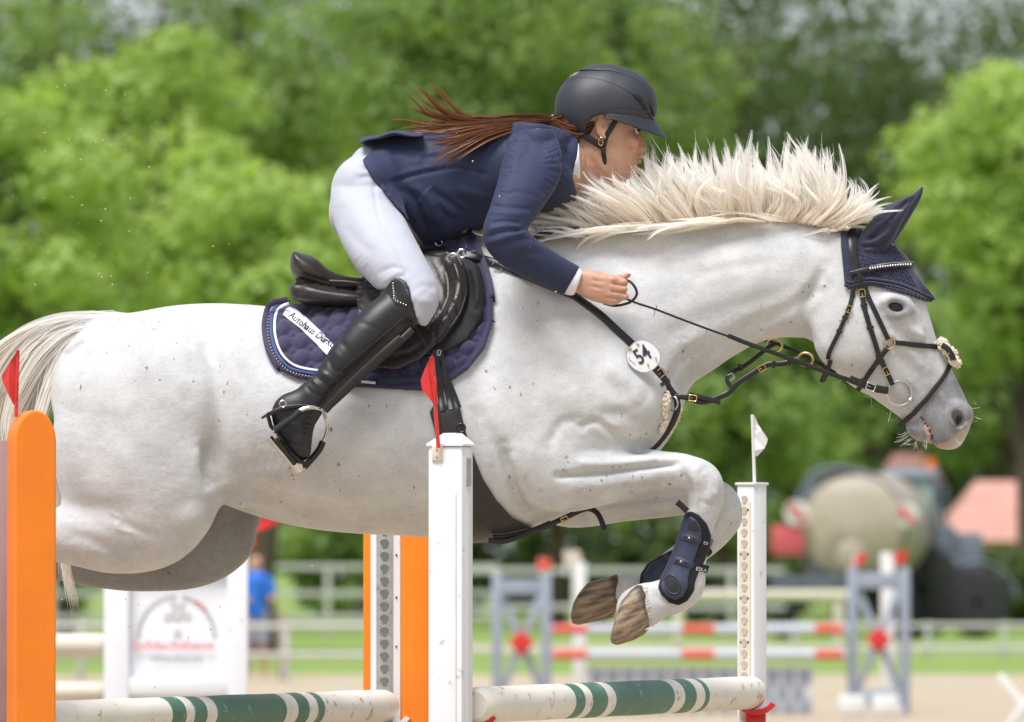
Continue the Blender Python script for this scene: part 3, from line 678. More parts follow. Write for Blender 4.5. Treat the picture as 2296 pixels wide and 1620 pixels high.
# hind legs
def hind(y, pts, bs, kk):
    hf.tube([(a,b,c,d,y*s,bb) for (a,b,c,d,s),bb in zip(pts,bs)], k=kk)
hind(-.165, [(128,930,480,940,.95),(118,1010,508,1015,1),(152,1098,494,1095,1),(178,1120,448,1172,1),(165,1132,348,1232,1),(120,1146,215,1250,1),(40,1162,60,1252,1),(-80,1182,-70,1275,1),(-165,1185,-150,1280,1),(-260,1215,-250,1285,1),(-420,1275,-410,1338,1),(-500,1300,-480,1375,1),(-560,1360,-520,1405,1)],
 [.15,.15,.145,.13,.11,.085,.062,.05,.052,.04,.034,.042,.036], .03)
hind(.175, [(230,930,545,950,.95),(240,1010,590,1030,1),(300,1090,592,1128,1),(345,1125,574,1192,1),(370,1150,552,1250,1),(340,1170,470,1296,1),(270,1190,330,1320,1),(200,1205,210,1316,1),(130,1215,130,1302,1),(20,1222,20,1306,1),(-75,1222,-60,1310,1),(-180,1250,-170,1315,1),(-330,1305,-320,1365,1),(-410,1330,-390,1400,1),(-470,1390,-430,1432,1)],
 [.15,.145,.14,.13,.12,.105,.085,.065,.055,.05,.052,.04,.034,.042,.036], .022)
hf.ell(196,1108,-.165,46,.06,34,-25,k=.04).ell(416,1160,-.20,50,.075,44,-35,k=.03).ell(515,1215,.17,46,.085,48,-30,k=.025)
# flank fold
hf.tube([(480,960,520,960,-.2,.02),(485,1060,530,1075,-.2,.02),(510,1100,560,1125,-.17,.02)], k=.05)
# near fore leg
NF = [(1215,940,1168,1110,H0*1.12,.095),(1278,955,1224,1146,H0*1.12,.088),(1345,977,1306,1136,H0*1.06,.077),(1405,992,1389,1119,H0,.066),(1476,1010,1458,1102,H0,.056),(1545,1020,1521,1096,H0,.050),
 (1604,1048,1540,1106,H0,.052),(1623,1098,1541,1120,H0,.049),(1613,1146,1540,1143,H0,.041),(1598,1190,1536,1180,H0,.033),(1587,1240,1522,1224,H0,.030),(1580,1286,1507,1262,H0,.034),(1577,1328,1488,1296,H0,.042),(1548,1354,1470,1313,H0,.040),
 (1512,1372,1448,1316,H0,.036),(1470,1400,1428,1312,H0,.044),(1446,1412,1416,1318,H0,.046)]
hf.tube(NF, k=.018)
# far fore leg
FF = [(1250,960,1200,1150,.14,.105),(1300,1000,1265,1182,.17,.09),(1400,1030,1380,1170,.17,.075),(1480,1050,1460,1162,.17,.062),(1570,1068,1535,1152,.17,.052),(1640,1092,1578,1156,.17,.052),(1662,1148,1582,1172,.17,.048),
 (1638,1205,1572,1182,.17,.038),(1592,1248,1535,1206,.17,.031),(1550,1276,1500,1232,.17,.031),(1512,1318,1455,1266,.17,.040),(1478,1338,1430,1290,.17,.040),(1436,1350,1405,1296,.17,.036),(1392,1372,1390,1288,.17,.044),(1374,1380,1372,1292,.17,.046)]
hf.tube(FF, k=.035)
# dock of the tail
hf.tube([(240,704,260,760,0,.05),(190,712,195,750,0,.035),(130,735,140,765,0,.028)], k=.03)
HV, HQ = hf.net(1)
_v = proj(HV); HV = relax(HV, HQ, (HV[:, 1] < 0) & (_v[:, 0] > 135) & (_v[:, 0] < 330) & (_v[:, 1] > 1085) & (_v[:, 1] < 1170), 60)
SC = [  # anatomy
 ([(1330,600),(1450,640),(1600,600),(1760,560)], 6, 40), ([(1300,560),(1420,560),(1560,540),(1700,530)], -4, 26), ([(1180,640),(1210,760),(1260,860)], -7, 22), ([(1260,640),(1300,760),(1370,860),(1430,900)], -7, 20), ([(1330,820),(1390,850),(1440,900),(1470,960)], 6, 24), ([(1440,960),(1400,930),(1340,930)], -5, 14),
 ([(640,900),(660,1000),(690,1090)], -3, 16), ([(720,900),(745,1000),(770,1090)], -3, 16), ([(800,920),(830,1010),(850,1100)], -3, 16), ([(880,920),(905,1010),(930,1100)], -3, 16),
 ([(430,760),(410,830),(420,900)], 6, 30), ([(200,780),(230,900),(290,1000),(380,1060)], -5, 26), ([(330,1000),(380,1060),(420,1130)], 6, 34), ([(250,1150),(272,1165),(262,1185),(300,1195)], 3, 4), ([(610,1165),(680,1150),(760,1160),(860,1168)], 3.5, 5), ([(1000,1000),(1040,1080),(1090,1150)], -5, 16), ([(1090,960),(1120,1040),(1150,1100)], 6, 18),
 ([(1560,620),(1640,600),(1720,590)], -3, 12), ([(1800,640),(1780,680),(1740,700)], 4, 16),
 ([(1815,764),(1800,720),(1815,660),(1850,600)], -9, 12), ([(1830,700),(1835,745),(1860,800)], 5, 16),
 ([(1560,880),(1640,815),(1720,770),(1790,735)], -4, 14), ([(1530,860),(1600,790),(1680,735),(1770,690),(1850,640)], -11, 16), ([(1350,760),(1500,700),(1650,650),(1800,610)], 5, 45),
 ([(1480,760),(1600,705),(1720,668),(1800,640)], -5, 22),
 ([(1510,872),(1512,840),(1540,800),(1590,770)], -14, 13), ([(1420,700),(1450,800),(1490,870)], -6, 26), ([(1300,600),(1350,720),(1420,830),(1480,900)], 5, 40),
 ([(1500,900),(1485,950),(1440,1000),(1400,1010)], -12, 16), ([(1300,960),(1340,945),(1400,990),(1450,1003)], -14, 9), ([(1300,958),(1340,942),(1390,975)], 6, 10),
 ([(1230,1000),(1260,950),(1300,945)], -7, 12), ([(1060,900),(1110,1000),(1140,1060),(1165,1120)], -10, 18), ([(1120,700),(1080,820),(1075,940),(1100,1040)], -7, 34),
 ([(1200,900),(1260,880),(1330,900)], 5, 30), ([(1380,930),(1420,890),(1460,880)], 5, 26),
 ([(450,740),(482,820),(490,900),(482,1000),(468,1070)], -17, 24), ([(500,760),(545,860),(560,960),(545,1060)], 5, 28), ([(462,1000),(464,1050),(470,1085)], -18, 9), ([(440,1000),(445,1060),(455,1100)], 6, 14),
 ([(250,840),(310,880),(330,960)], -5, 40), ([(150,900),(190,980),(220,1080)], -4, 26), ([(260,1160),(310,1190),(350,1200)], -4, 10), ([(150,1200),(200,1210),(260,1240)], -5, 14),
 ([(300,740),(380,760),(470,740)], 4, 40), ([(560,1120),(640,1100),(740,1090)], -3, 20), ([(480,1108),(560,1070),(640,1060)], 5, 18),
 # head
 ([(2030,765),(2000,740),(1960,730)], -3, 12), ([(1990,740),(2040,790),(2075,830)], 6, 10), ([(1985,760),(2030,810),(2060,850)], -5, 12), ([(2062,700),(2085,760),(2115,820)], -4, 10), ([(2052,690),(2075,745)], 4, 8),
 ([(1985,675),(2008,668),(2034,680)], 5, 6), ([(1985,706),(2010,712),(2036,700)], 3, 5), ([(1978,690),(1990,715),(2015,722)], -3, 7), ([(2046,668),(2050,700)], -3, 6),
 ([(2070,860),(2100,900),(2120,930)], -4, 14), ([(2126,915),(2124,945),(2138,968)], -4, 6), ([(2130,905),(2160,905),(2172,930)], 3, 6), ([(1930,845),(1980,880),(2020,915)], -4, 10),
 ([(2040,870),(2060,900),(2066,930)], -4, 10)]
HV = sculpt(HV, HQ, SC)
LG = [ ([(1130,1000),(1140,1050),(1156,1100),(1178,1140),(1212,1160),(1260,1158),(1300,1148)], -13, 12), ([(1150,1010),(1160,1060),(1175,1105),(1195,1132)], 9, 14), ([(1250,1068),(1340,1062),(1430,1050),(1520,1040)], -15, 7), ([(1290,1040),(1380,1040),(1480,1030)], 8, 10), ([(1300,1010),(1400,1012),(1500,1022)], -4, 9), ([(1270,1095),(1370,1085),(1480,1072)], 5, 12), ([(1330,1110),(1440,1090),(1510,1080)], -3, 7),
 ([(1530,1055),(1548,1100),(1548,1150)], -9, 7), ([(1570,1040),(1560,1060),(1566,1090)], 5, 7), ([(1600,1060),(1608,1090),(1600,1120)], 5, 8), ([(1585,1075),(1584,1110)], -5, 6), ([(1575,1125),(1590,1130),(1605,1126)], -4, 5), ([(1580,1050),(1590,1095),(1580,1140)], 4, 10), ([(1565,1130),(1562,1200)], -5, 6), ([(1595,1090),(1600,1120)], 3, 12), ([(1180,1020),(1190,1080),(1215,1120)], 5, 22), ([(1458,1330),(1480,1345),(1500,1350)], -3, 8)]
HV = sculpt(HV, HQ, LG, mirror=False, ymax=0.02)
_far = HV[:, 1] > .08
V2 = sculpt(HV, HQ, [([(1580,1100),(1600,1150),(1596,1190)], -8, 8), ([(1625,1105),(1640,1140),(1632,1180)], 6, 12), ([(1640,1110),(1645,1150)], -4, 6), ([(1330,1140),(1430,1125),(1540,1110)], -10, 8), ([(1600,1200),(1570,1230)], -5, 8), ([(330,1200),(400,1230),(480,1215)], -5, 14), ([(480,1150),(500,1200),(470,1250)], 6, 18)], mirror=False)
HV = np.where(_far[:, None], V2, HV)
FL = [([(1570,1110),(1590,1150),(1585,1180)], -5, 8), ([(1620,1110),(1635,1150),(1620,1190)], 4, 12)]
horse = thing('horse', 'white flea-bitten grey horse leaping over the jump with folded forelegs', 'horse', (0, 0, 1.05))
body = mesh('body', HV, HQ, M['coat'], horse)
GREY = [([(2140,880),(2160,920),(2130,950),(2100,975)], 42, .95), ([(2100,910),(2090,950),(2060,970)], 40, .9), ([(2010,692)], 30, .85), ([(1980,690),(2040,700)], 16, .6), ([(2040,960)], 30, .85), ([(2020,735),(2060,790)], 26, .38), ([(2080,850),(2050,900)], 40, .42),
 ([(185,765),(150,790)], 8, .5), ([(1580,1030),(1615,1070),(1640,1130)], 30, .28), ([(1560,492),(1700,486)], 10, .4), ([(1590,1110),(1650,1140)], 30, .2)]
PINK = [([(2078,958),(2086,985)], 8, .8), ([(2104,1004),(2135,994),(2158,970)], 9, .6), ([(2168,950)], 9, .7), ([(2062,985),(2040,980)], 7, .5)]
DARK = [([(2146,952),(2150,938)], 6.5, .9)]
PC = paint(HV, [GREY, PINK, DARK])
_v = proj(HV); _n = normals(HV, HQ)       # shade painted over grey skin inside the far thigh; inner far foreleg greyed
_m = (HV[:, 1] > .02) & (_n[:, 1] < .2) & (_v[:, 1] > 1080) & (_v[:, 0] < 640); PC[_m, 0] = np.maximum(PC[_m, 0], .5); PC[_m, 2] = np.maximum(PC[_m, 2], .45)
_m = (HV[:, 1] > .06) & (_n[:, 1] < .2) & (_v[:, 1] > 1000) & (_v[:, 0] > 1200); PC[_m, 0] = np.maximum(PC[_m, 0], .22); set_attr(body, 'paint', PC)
bvh_body = BVHTree.FromPolygons([tuple(v) for v in HV], [tuple(q) for q in HQ.tolist()])
def hit(vx, vy, tree=None):
    d = Vector(ray(vx, vy)).normalized(); best = None
    for t in (tree if isinstance(tree, (list, tuple)) else [tree or bvh_body]):
        r = t.ray_cast(Vector(CAM), d)
        if r[0] is not None and (best is None or r[3] < best[3]): best = r
    return best[0] if best else None
# ------------------------------------------------------------------ strands of hair as thin tapered tubes
def strands(name, pts, rad, mat, parent, rnd=None, taper=0.12, sides=3):
    """pts (n,m,3); rad scalar or (n,)"""
    n, m, _ = pts.shape; T = np.gradient(pts, axis=1); T /= np.linalg.norm(T, axis=2)[..., None] + 1e-9
    up = np.array([0.13, -1.0, 0.21]); a = np.cross(T, up); a /= np.linalg.norm(a, axis=2)[..., None] + 1e-9; b = np.cross(T, a)
    t = np.linspace(0, 1, m); prof = np.minimum(1, (1 - t) * 3.0 + taper) * np.minimum(1, 0.5 + t * 4)
    r = (np.broadcast_to(np.asarray(rad, float), (n,))[:, None] * prof[None, :])[..., None]
    tw = rng.normal(0, .55, n)[:, None, None] + np.linspace(0, 1, m)[None, :, None] * rng.normal(0, .5, n)[:, None, None]
    wd = np.cos(tw) * a + np.sin(tw) * b                          # flat ribbons, each with its own twist
    V = np.stack([pts - 1.25 * r * wd, pts + 1.25 * r * wd], 2).reshape(-1, 3); sides = 2
    base = (np.arange(n)[:, None] * m + np.arange(m - 1)[None, :]) * 2
    Q = np.stack([base, base + 1, base + 3, base + 2], -1).reshape(-1, 4)
    o = mesh(name, V, Q, mat, parent)
    C = np.ones((n, m, sides, 4), np.float32); C[..., 0] = t[None, :, None]; rr = rng.random(n) if rnd is None else rnd; C[..., 1] = rr[:, None, None]
    o['kind'] = 'stuff'; set_attr(o, 'strand', C.reshape(-1, 4)); return o
def hair_from_guides(G, n, jit, yj, clump=0, cl=0.7, m=14, curl=3.0, dens=None, ybase=0.0, ybulge=0.0, lenj=0.15):
    """G: list of guides [(x,y[,depth])...] in order; strands interpolate between neighbours"""
    G = [catmull(np.array([(p[0], p[1], p[2] if len(p) > 2 else ybase) for p in g], float), 8) for g in G]
    G = np.array([np.stack([np.interp(np.linspace(0, 1, m), np.linspace(0, 1, len(g)), g[:, k]) for k in range(3)], 1) for g in G])
    u = rng.random(n) * (len(G) - 1) if dens is None else dens(n) * (len(G) - 1)
    i = np.minimum(u.astype(int), len(G) - 2); f = (u - i)[:, None, None]
    S = G[i] * (1 - f) + G[i + 1] * f
    t = np.linspace(0, 1, m)[None, :]
    ph = rng.random((n, 4)) * 6.28
    S[..., 0] += rng.normal(0, jit, n)[:, None] * (0.35 + t) + curl * np.sin(t * 5 + ph[:, :1]) * t
    S[..., 1] += rng.normal(0, jit, n)[:, None] * (0.25 + t) + curl * np.sin(t * 4 + ph[:, 1:2]) * t
    S[..., 2] += rng.normal(0, yj, n)[:, None] * (0.5 + t) + ybulge * np.sin(t * PI) * rng.random(n)[:, None]
    rn = rng.random(n)
    if clump:
        order = np.argsort(u); cid = np.minimum((np.arange(n) * clump // n), clump - 1); c = np.empty(n, int); c[order] = cid
        c = np.clip(c + rng.integers(-1, 2, n), 0, clump - 1)
        lead = np.array([rng.choice(np.nonzero(c == k)[0]) if (c == k).any() else 0 for k in range(clump)])
        wt = (cl * np.clip((t - 0.05) * 1.3, 0, 1) ** 0.8)[..., None] * (0.6 + 0.4 * rng.random(n))[:, None, None]
        S = S * (1 - wt) + (S[lead[c]] + (S - S[lead[c]]) * 0.15) * wt; rn = 0.6 * rn + 0.4 * rng.random(clump)[c]
    L = 1 - lenj * rng.random(n) ** 1.5
    for k in range(3):      # shorten some strands
        S[..., k] = np.stack([np.interp(np.linspace(0, L[q], m), np.linspace(0, 1, m), S[q, :, k]) for q in range(n)])
    W = np.empty_like(S)
    dx = S[..., 0] - 1148; dz = 810 - S[..., 1]; tt = (S[..., 2] - CAMY) / (_f[1] * F_PX + _u[1] * dz)
    W[..., 0] = dx * tt; W[..., 1] = S[..., 2]; W[..., 2] = CAMZ + (_f[2] * F_PX + _u[2] * dz) * tt
    return W, rn
class Bundle:
    def __init__(s, m=15): s.W = []; s.R = []; s.r = []; s.m = m
    def add(s, W, rn, rad):
        n, m, _ = W.shape; t0 = np.linspace(0, 1, m); t1 = np.linspace(0, 1, s.m) * (m - 1); i = np.minimum(t1.astype(int), m - 2); f = (t1 - i)[None, :, None]
        s.W.append(W[:, i] * (1 - f) + W[:, i + 1] * f); s.R.append(rn); s.r.append(np.full(n, rad))
    def build(s, name, mat, parent):
        o = strands(name, np.concatenate(s.W), np.concatenate(s.r), mat, parent, np.concatenate(s.R)); o['kind'] = 'stuff'; return o
# mane, blown up off the crest in pointed locks
mane_ = Bundle(15); tail_ = Bundle(18)
MG = [[(1092,548),(1080,530),(1066,515),(1052,503)], [(1200,548),(1175,535),(1140,522),(1100,512)], [(1300,530),(1260,508),(1215,500),(1165,505)], [(1390,510),(1335,482),(1290,462),(1258,448)],
 [(1440,503),(1385,458),(1342,432),(1312,410)], [(1480,500),(1435,445),(1400,408),(1376,376)], [(1530,497),(1495,442),(1466,395),(1452,348)], [(1580,494),(1552,440),(1528,385),(1512,322)],
 [(1640,492),(1622,440),(1600,386),(1588,320)], [(1700,492),(1700,440),(1682,386),(1668,318)], [(1750,495),(1768,440),(1752,386),(1735,322)], [(1800,500),(1840,445),(1826,385),(1808,328)], [(1835,505),(1866,450),(1852,385),(1846,316)]]
def locks(G, nl, per, spread, lj, ybase, ybulge, wid, rad, cj=14, lmin=.55, m=15, swirl=10.0, name='mane', mat='mane', yspread=.02):
    """hair in locks: each lock follows its own wandering guide, its strands meet at the tip"""
    GG = [catmull(np.array([(p[0], p[1], p[2] if len(p) > 2 else ybase) for p in g], float), 8) for g in G]
    GG = np.array([np.stack([np.interp(np.linspace(0, 1, m), np.linspace(0, 1, len(g)), g[:, k]) for k in range(3)], 1) for g in GG])
    t = np.linspace(0, 1, m)[:, None]; S = []; R = []
    for k in range(nl):
        u = (k + rng.random()) / nl * (len(GG) - 1); i = min(int(u), len(GG) - 2); f = u - i; g = GG[i] * (1 - f) + GG[i + 1] * f
        L_ = lmin + (1 - lmin) * rng.random() ** .6 + (.12 if rng.random() < .12 else 0); g = np.stack([np.interp(np.linspace(0, min(L_, 1), m), np.linspace(0, 1, m), g[:, c]) for c in range(3)], 1)
        if L_ > 1: g[:, :2] = g[:1, :2] + (g[:, :2] - g[:1, :2]) * L_
        ph = rng.random(3) * 6.28; off = rng.normal(0, cj, 2)
        g[:, 0] += (off[0] * t ** 1.3)[:, 0] + swirl * np.sin(t[:, 0] * 3.6 + ph[0]) * t[:, 0]; g[:, 1] += (off[1] * .6 * t ** 1.3)[:, 0] + swirl * .5 * np.sin(t[:, 0] * 3.0 + ph[1]) * t[:, 0]
        g[:, 2] += ybulge * rng.random() * np.sin(t[:, 0] * PI * .8) + rng.normal(0, yspread) * (.4 + t[:, 0]); tone = rng.random()
        n = max(4, int(per * (.6 + .8 * rng.random()))); a = rng.normal(0, 1, (n, 1)); b = rng.normal(0, 1, (n, 1)); c = rng.normal(0, 1, (n, 1))
        prof = (np.clip(1.15 - t[:, 0] * (1.0 + .1 * rng.random()), .16, 1) ** .8)[None, :]
        w_ = wid * (.6 + .8 * rng.random()); s = np.repeat(g[None], n, 0)
        s[..., 0] += a * w_ * prof + rng.normal(0, 1.2, (n, 1)) * t[:, 0][None]; s[..., 1] += b * w_ * .35 * prof + rng.normal(0, 1.2, (n, 1)) * t[:, 0][None]; s[..., 2] += c * .010 * prof
        Ls = 1 - lj * rng.random(n) ** 2
        for q_ in range(n):
            for cc in range(3): s[q_, :, cc] = np.interp(np.linspace(0, Ls[q_], m), np.linspace(0, 1, m), s[q_, :, cc])
        S.append(s); R.append(np.clip(tone * .6 + .4 * rng.random(n), 0, 1))
    S = np.concatenate(S); R = np.concatenate(R); W = np.empty_like(S); dx = S[..., 0] - 1148; dz = 810 - S[..., 1]; tt = (S[..., 2] - CAMY) / (_f[1] * F_PX + _u[1] * dz)
    W[..., 0] = dx * tt; W[..., 1] = S[..., 2]; W[..., 2] = CAMZ + (_f[2] * F_PX + _u[2] * dz) * tt
    return W, R
W, rn = locks(MG, 170, 34, 0, .4, .006, -.01, 9.5, .001, cj=15, lmin=.6, swirl=15); mane_.add(W, rn, .0009)
W, rn = locks(MG, 120, 32, 0, .4, -.03, -.045, 8, .001, cj=24, lmin=.42, swirl=22); mane_.add(W, rn, .0008)
W, rn = locks(MG[4:], 34, 18, 0, .3, -.055, -.03, 5, .001, cj=34, lmin=.35, swirl=26); mane_.add(W, rn, .0010)
MG2 = [[(1838,508),(1876,460),(1880,410),(1868,372)], [(1845,508),(1892,470),(1912,430),(1895,392)], [(1860,510),(1910,475),(1930,435),(1925,405)], [(1870,512),(1925,480),(1950,450),(1968,432)], [(1880,514),(1930,480),(1968,468),(2004,468)], [(1880,516),(1930,495),(1965,488),(1990,500)], [(1870,518),(1900,510),(1915,520),(1905,548)], [(1850,515),(1830,520),(1790,525),(1730,534)]]
W, rn = locks(MG2, 46, 13, 0, .4, -.035, -.04, 6, .001, cj=16, lmin=.5, swirl=16); mane_.add(W, rn, .0009)
MG3 = [[(1760,496),(1690,478),(1630,482),(1580,500)], [(1640,498),(1560,500),(1490,512),(1430,515)], [(1560,500),(1460,515),(1380,530),(1310,550)], [(1460,505),(1380,512),(1300,522),(1240,570)], [(1400,510),(1330,520),(1270,530),(1205,548)], [(1300,530),(1250,525),(1210,520),(1150,518)], [(1150,545),(1110,525),(1080,515),(1045,505)]]
W, rn = locks(MG3, 44, 15, 0, .5, -.075, -.03, 5, .001, cj=17, lmin=.35, swirl=20); mane_.add(W, rn, .0010)
# wild fine hairs over the mane
W, rn = hair_from_guides(MG, 150, 22, .03, 0, 0, 13, 18.0, ybase=-.03, ybulge=-.05, lenj=.3)
mane_.add(W, rn, .0006)
# tail
TG = [[(232,708),(140,713),(60,738),(0,775),(-60,840),(-90,900)], [(230,712),(150,722),(80,750),(30,800),(-10,880),(-30,960)], [(225,722),(150,742),(90,790),(50,860),(20,940),(15,1020)],
 [(215,735),(150,765),(105,830),(75,900),(60,970),(70,1060)], [(200,745),(150,785),(125,840),(105,900),(95,960),(90,1030)]]
W, rn = locks(TG, 90, 34, 0, .2, 0, 0, 11, .001, cj=12, lmin=.75, m=18, swirl=9, yspread=.03); tail_.add(W, rn, .0012)
TG = [[(130,1000),(120,1100),(135,1250),(150,1330),(160,1410)], [(135,1000),(140,1100),(150,1270),(165,1320),(180,1370)], [(125,1000),(128,1100),(140,1250),(140,1300),(150,1350)]]
W, rn = hair_from_guides(TG, 70, 5, .02, 8, .5, 14, 5.0, ybase=.02, lenj=.3)
tail_.add(W, rn, .0008)
mane_.build('mane', M['mane'], horse); tail_.build('tail', M['tail'], horse)
# whiskers and chin hair
def whisk(pairs, n, jit, r, yb=-.02, yj=.02):
    W = []
    for k in range(n):
        (x0, y0), (x1, y1) = pairs[rng.integers(len(pairs))]; f = rng.random(2) * .6 + .5; y = yb + rng.normal(0, yj)
        a = np.array(P(x0 + rng.normal(0, jit), y0 + rng.normal(0, jit), y)); b = np.array(P(x0 + (x1 - x0) * f[0] + rng.normal(0, jit), y0 + (y1 - y0) * f[0] + rng.normal(0, jit), y - .01)); c = (a + b) / 2 + np.array([0, 0, -.006 * rng.random()])
        W.append(catmull([a, c, b], 3))
    return np.array(W)
strands('whiskers', whisk([((2045,982),(2022,1000)),((2060,988),(2045,1008)),((2034,965),(2006,975)),((2075,992),(2072,1008)),((2036,975),(2002,988))], 24, 5, .0006), .0003, M['whisker'], horse, taper=.3)
strands('whiskers', whisk([((2172,892),(2186,888)),((2182,915),(2198,912)),((2184,935),(2198,942)),((2172,955),(2186,962)),((2158,968),(2170,980)),((2148,985),(2158,995))], 11, 5, .0006), .0003, M['whisker'], horse, taper=.3)
strands('whiskers', whisk([((1890,850),(1893,864)),((1920,868),(1924,884)),((1950,888),(1953,902)),((1985,912),(1986,930)),((2005,930),(2006,945))], 12, 9, .0006), .0003, M['whisker'], horse, taper=.3)
# hooves
def hoof(name, cor, sole, y, b0, b1, parent):
    """lofted horn between the coronet line and the sole line (picture points heel -> toe)"""
    c0, c1 = [np.array(P(*p, y)) for p in cor]; s0, s1 = [np.array(P(*p, y)) for p in sole]
    V = []; C = []; n = 28; rows = 8
    for i in range(rows + 1):
        t = i / rows; h_ = c0 + (s0 - c0) * t; to = c1 + (s1 - c1) * t; ctr = (h_ + to) / 2; ax = (to - h_) / 2; bb = b0 + (b1 - b0) * t
        bul = 1 + 0.07 * math.sin(t * PI) - (0.06 if i == rows else 0)
        for k in range(n):
            q = 2 * PI * k / n; x = math.cos(q); z = math.sin(q)
            V.append(ctr + ax * x * bul + np.array([0, bb * bul * z * (1 - 0.12 * max(0, -x)), 0])); C.append((q / 6.28, t, 0, 1))
    Fc = [(i * n + k, i * n + (k + 1) % n, (i + 1) * n + (k + 1) % n, (i + 1) * n + k) for i in range(rows) for k in range(n)]
    cs = (s0 + s1) / 2 + (c0 + c1 - s0 - s1) / 2 * 0.12
    V.append(cs); C.append((0, 1, 0, 1)); Fc += [(rows * n + k, rows * n + (k + 1) % n, len(V) - 1) for k in range(n)]
    V.append((c0 + c1) / 2); C.append((0, 0, 0, 1)); Fc += [((k + 1) % n, k, len(V) - 1) for k in range(n)]
    o = mesh(name, V, Fc, M['hoof'], parent); set_attr(o, 'hoof', np.array(C)); 
    bm = bmesh.new(); bm.from_mesh(o.data); bmesh.ops.recalc_face_normals(bm, faces=bm.faces[:]); bm.to_mesh(o.data); bm.free()
    o.data.set_sharp_from_angle(angle=math.radians(40)); return o
def hoof2(pts, ax0, ax1, st, y):
    f = Field(np.array(P(min(p[0] for p in pts), max(p[1] for p in pts), y)) - .02, np.array(P(max(p[0] for p in pts), min(p[1] for p in pts), y)) + .02, .0032)
    f.ax[1] = np.arange(y - .09, y + .09, .0032, dtype=np.float32); f.F = np.full([len(a) for a in f.ax], .25, np.float32)
    f.tube([(*s_[:4], y, s_[4]) for s_ in st], k=.004, n=2.3); f.region(pts, y=y, k=.016); V, Q = f.net(2)
    v = proj(V); a = np.array(ax0, float); e = np.array(ax1, float) - a; t = np.clip((v - a) @ e / (e @ e), 0, 1); pr = np.array([-e[1], e[0]]) / np.linalg.norm(e)
    C = np.zeros((len(V), 4)); C[:, 0] = np.arctan2((V[:, 1] - y) / .06, ((v - a) @ pr) / 55) / 6.28 + .5; C[:, 1] = t
    o = mesh('hoof', V, Q, M['hoof'], horse); set_attr(o, 'hoof', C); return o
nh = hoof2([(1440,1312),(1428,1312),(1413,1324),(1392,1350),(1378,1392),(1368,1430),(1371,1443),(1384,1447),(1420,1436),(1446,1422),(1456,1408),(1450,1334)], (1450,1365), (1378,1398), [(1446,1300,1462,1424,.050),(1425,1305,1435,1438,.055),(1400,1318,1405,1455,.060),(1370,1340,1370,1470,.064)], H0)
fh = hoof2([(1384,1287),(1366,1293),(1340,1300),(1317,1308),(1298,1330),(1285,1354),(1279,1382),(1283,1398),(1296,1402),(1330,1395),(1362,1389),(1378,1384),(1386,1368),(1388,1302)], (1384,1336), (1290,1362), [(1390,1276,1386,1392,.050),(1360,1280,1358,1400,.055),(1325,1290,1322,1412,.060),(1282,1300,1278,1425,.064)], .17)
hoof('hoof', [(-520,1370),(-575,1395)], [(-530,1445),(-625,1425)], -.165, .05, .058, horse)
hoof('hoof', [(-430,1400),(-485,1425)], [(-440,1475),(-535,1455)], .175, .05, .058, horse)
def hoof_dirt():
    pass
M['lid'] = pbr('grey_eyelid', (.12,.11,.115), .6, var=.2)
# eye
for s in (-1, 1):
    c = P(2009, 690, s * .0)
    h_ = hit(2009, 690)
    yy = (h_.y if h_ else -.09) if s < 0 else -(h_.y if h_ else -.09)
    c = P(2009, 690, yy if s < 0 else yy)
    MB().sphere((c[0], yy - s * .006, c[2]), .0295, 24, (1.0, .72, .74)).build('eye', M['eye'], horse)
    MB().sphere((c[0] + .0165, yy - s * .008, c[2] - .006), .007, 12, (1, .8, .9)).build('eye_corner', M['raw_pink'], horse)
    c2 = P(2151, 937, s * .040); MB().sphere((c2[0], s * .034, c2[2]), .010, 12, (.9, .8, 1.5)).build('nostril_lining', M['nostril'], horse)
    lid = [np.array(P(x, z, yy)) + np.array([0, s * dy, 0]) for x, z, dy in ((1986,695,.006),(1992,682,.012),(2005,674,.0155),(2019,677,.014),(2030,687,.008),(2034,698,.004))]
    MB().tube(catmull(lid, 4), .0028, 8).build('eyelid', M['lid'], horse)
    lid = [np.array(P(x, z, yy)) + np.array([0, s * dy, 0]) for x, z, dy in ((1986,695,.006),(1997,706,.011),(2010,709,.0125),(2023,707,.010),(2034,698,.004))]
    MB().tube(catmull(lid, 4), .0028, 8).build('eyelid', M['neoprene'], horse)
# hair of the pasterns lying over the coronets
def fringe(line, d, n, y0):
    W = []; tr = bvh_body
    for k in range(n):
        f = rng.random(); x = line[0][0] + (line[1][0] - line[0][0]) * f + rng.normal(0, 2.5); z = line[0][1] + (line[1][1] - line[0][1]) * f + rng.normal(0, 1.5)
        a = hit(x - d[0] * .3, z - d[1] * .3); ya = a.y if a is not None and abs(a.y - y0) < .05 else y0 + rng.uniform(0, .05)
        W.append(catmull([P(x - d[0] * .9, z - d[1] * .9, ya + .004), P(x, z, ya - .004), P(x + d[0] * rng.uniform(.5, 1.1), z + d[1] * rng.uniform(.5, 1.1), ya - .006)], 3))
    return np.array(W)
strands('coronet_hair', fringe([(1442,1318),(1456,1410)], (-9, 3), 380, H0 - .045), .0010, M['tail'], horse)
strands('coronet_hair', fringe([(1388,1292),(1384,1380)], (-9, 2), 260, .125), .0010, M['tail'], horse)
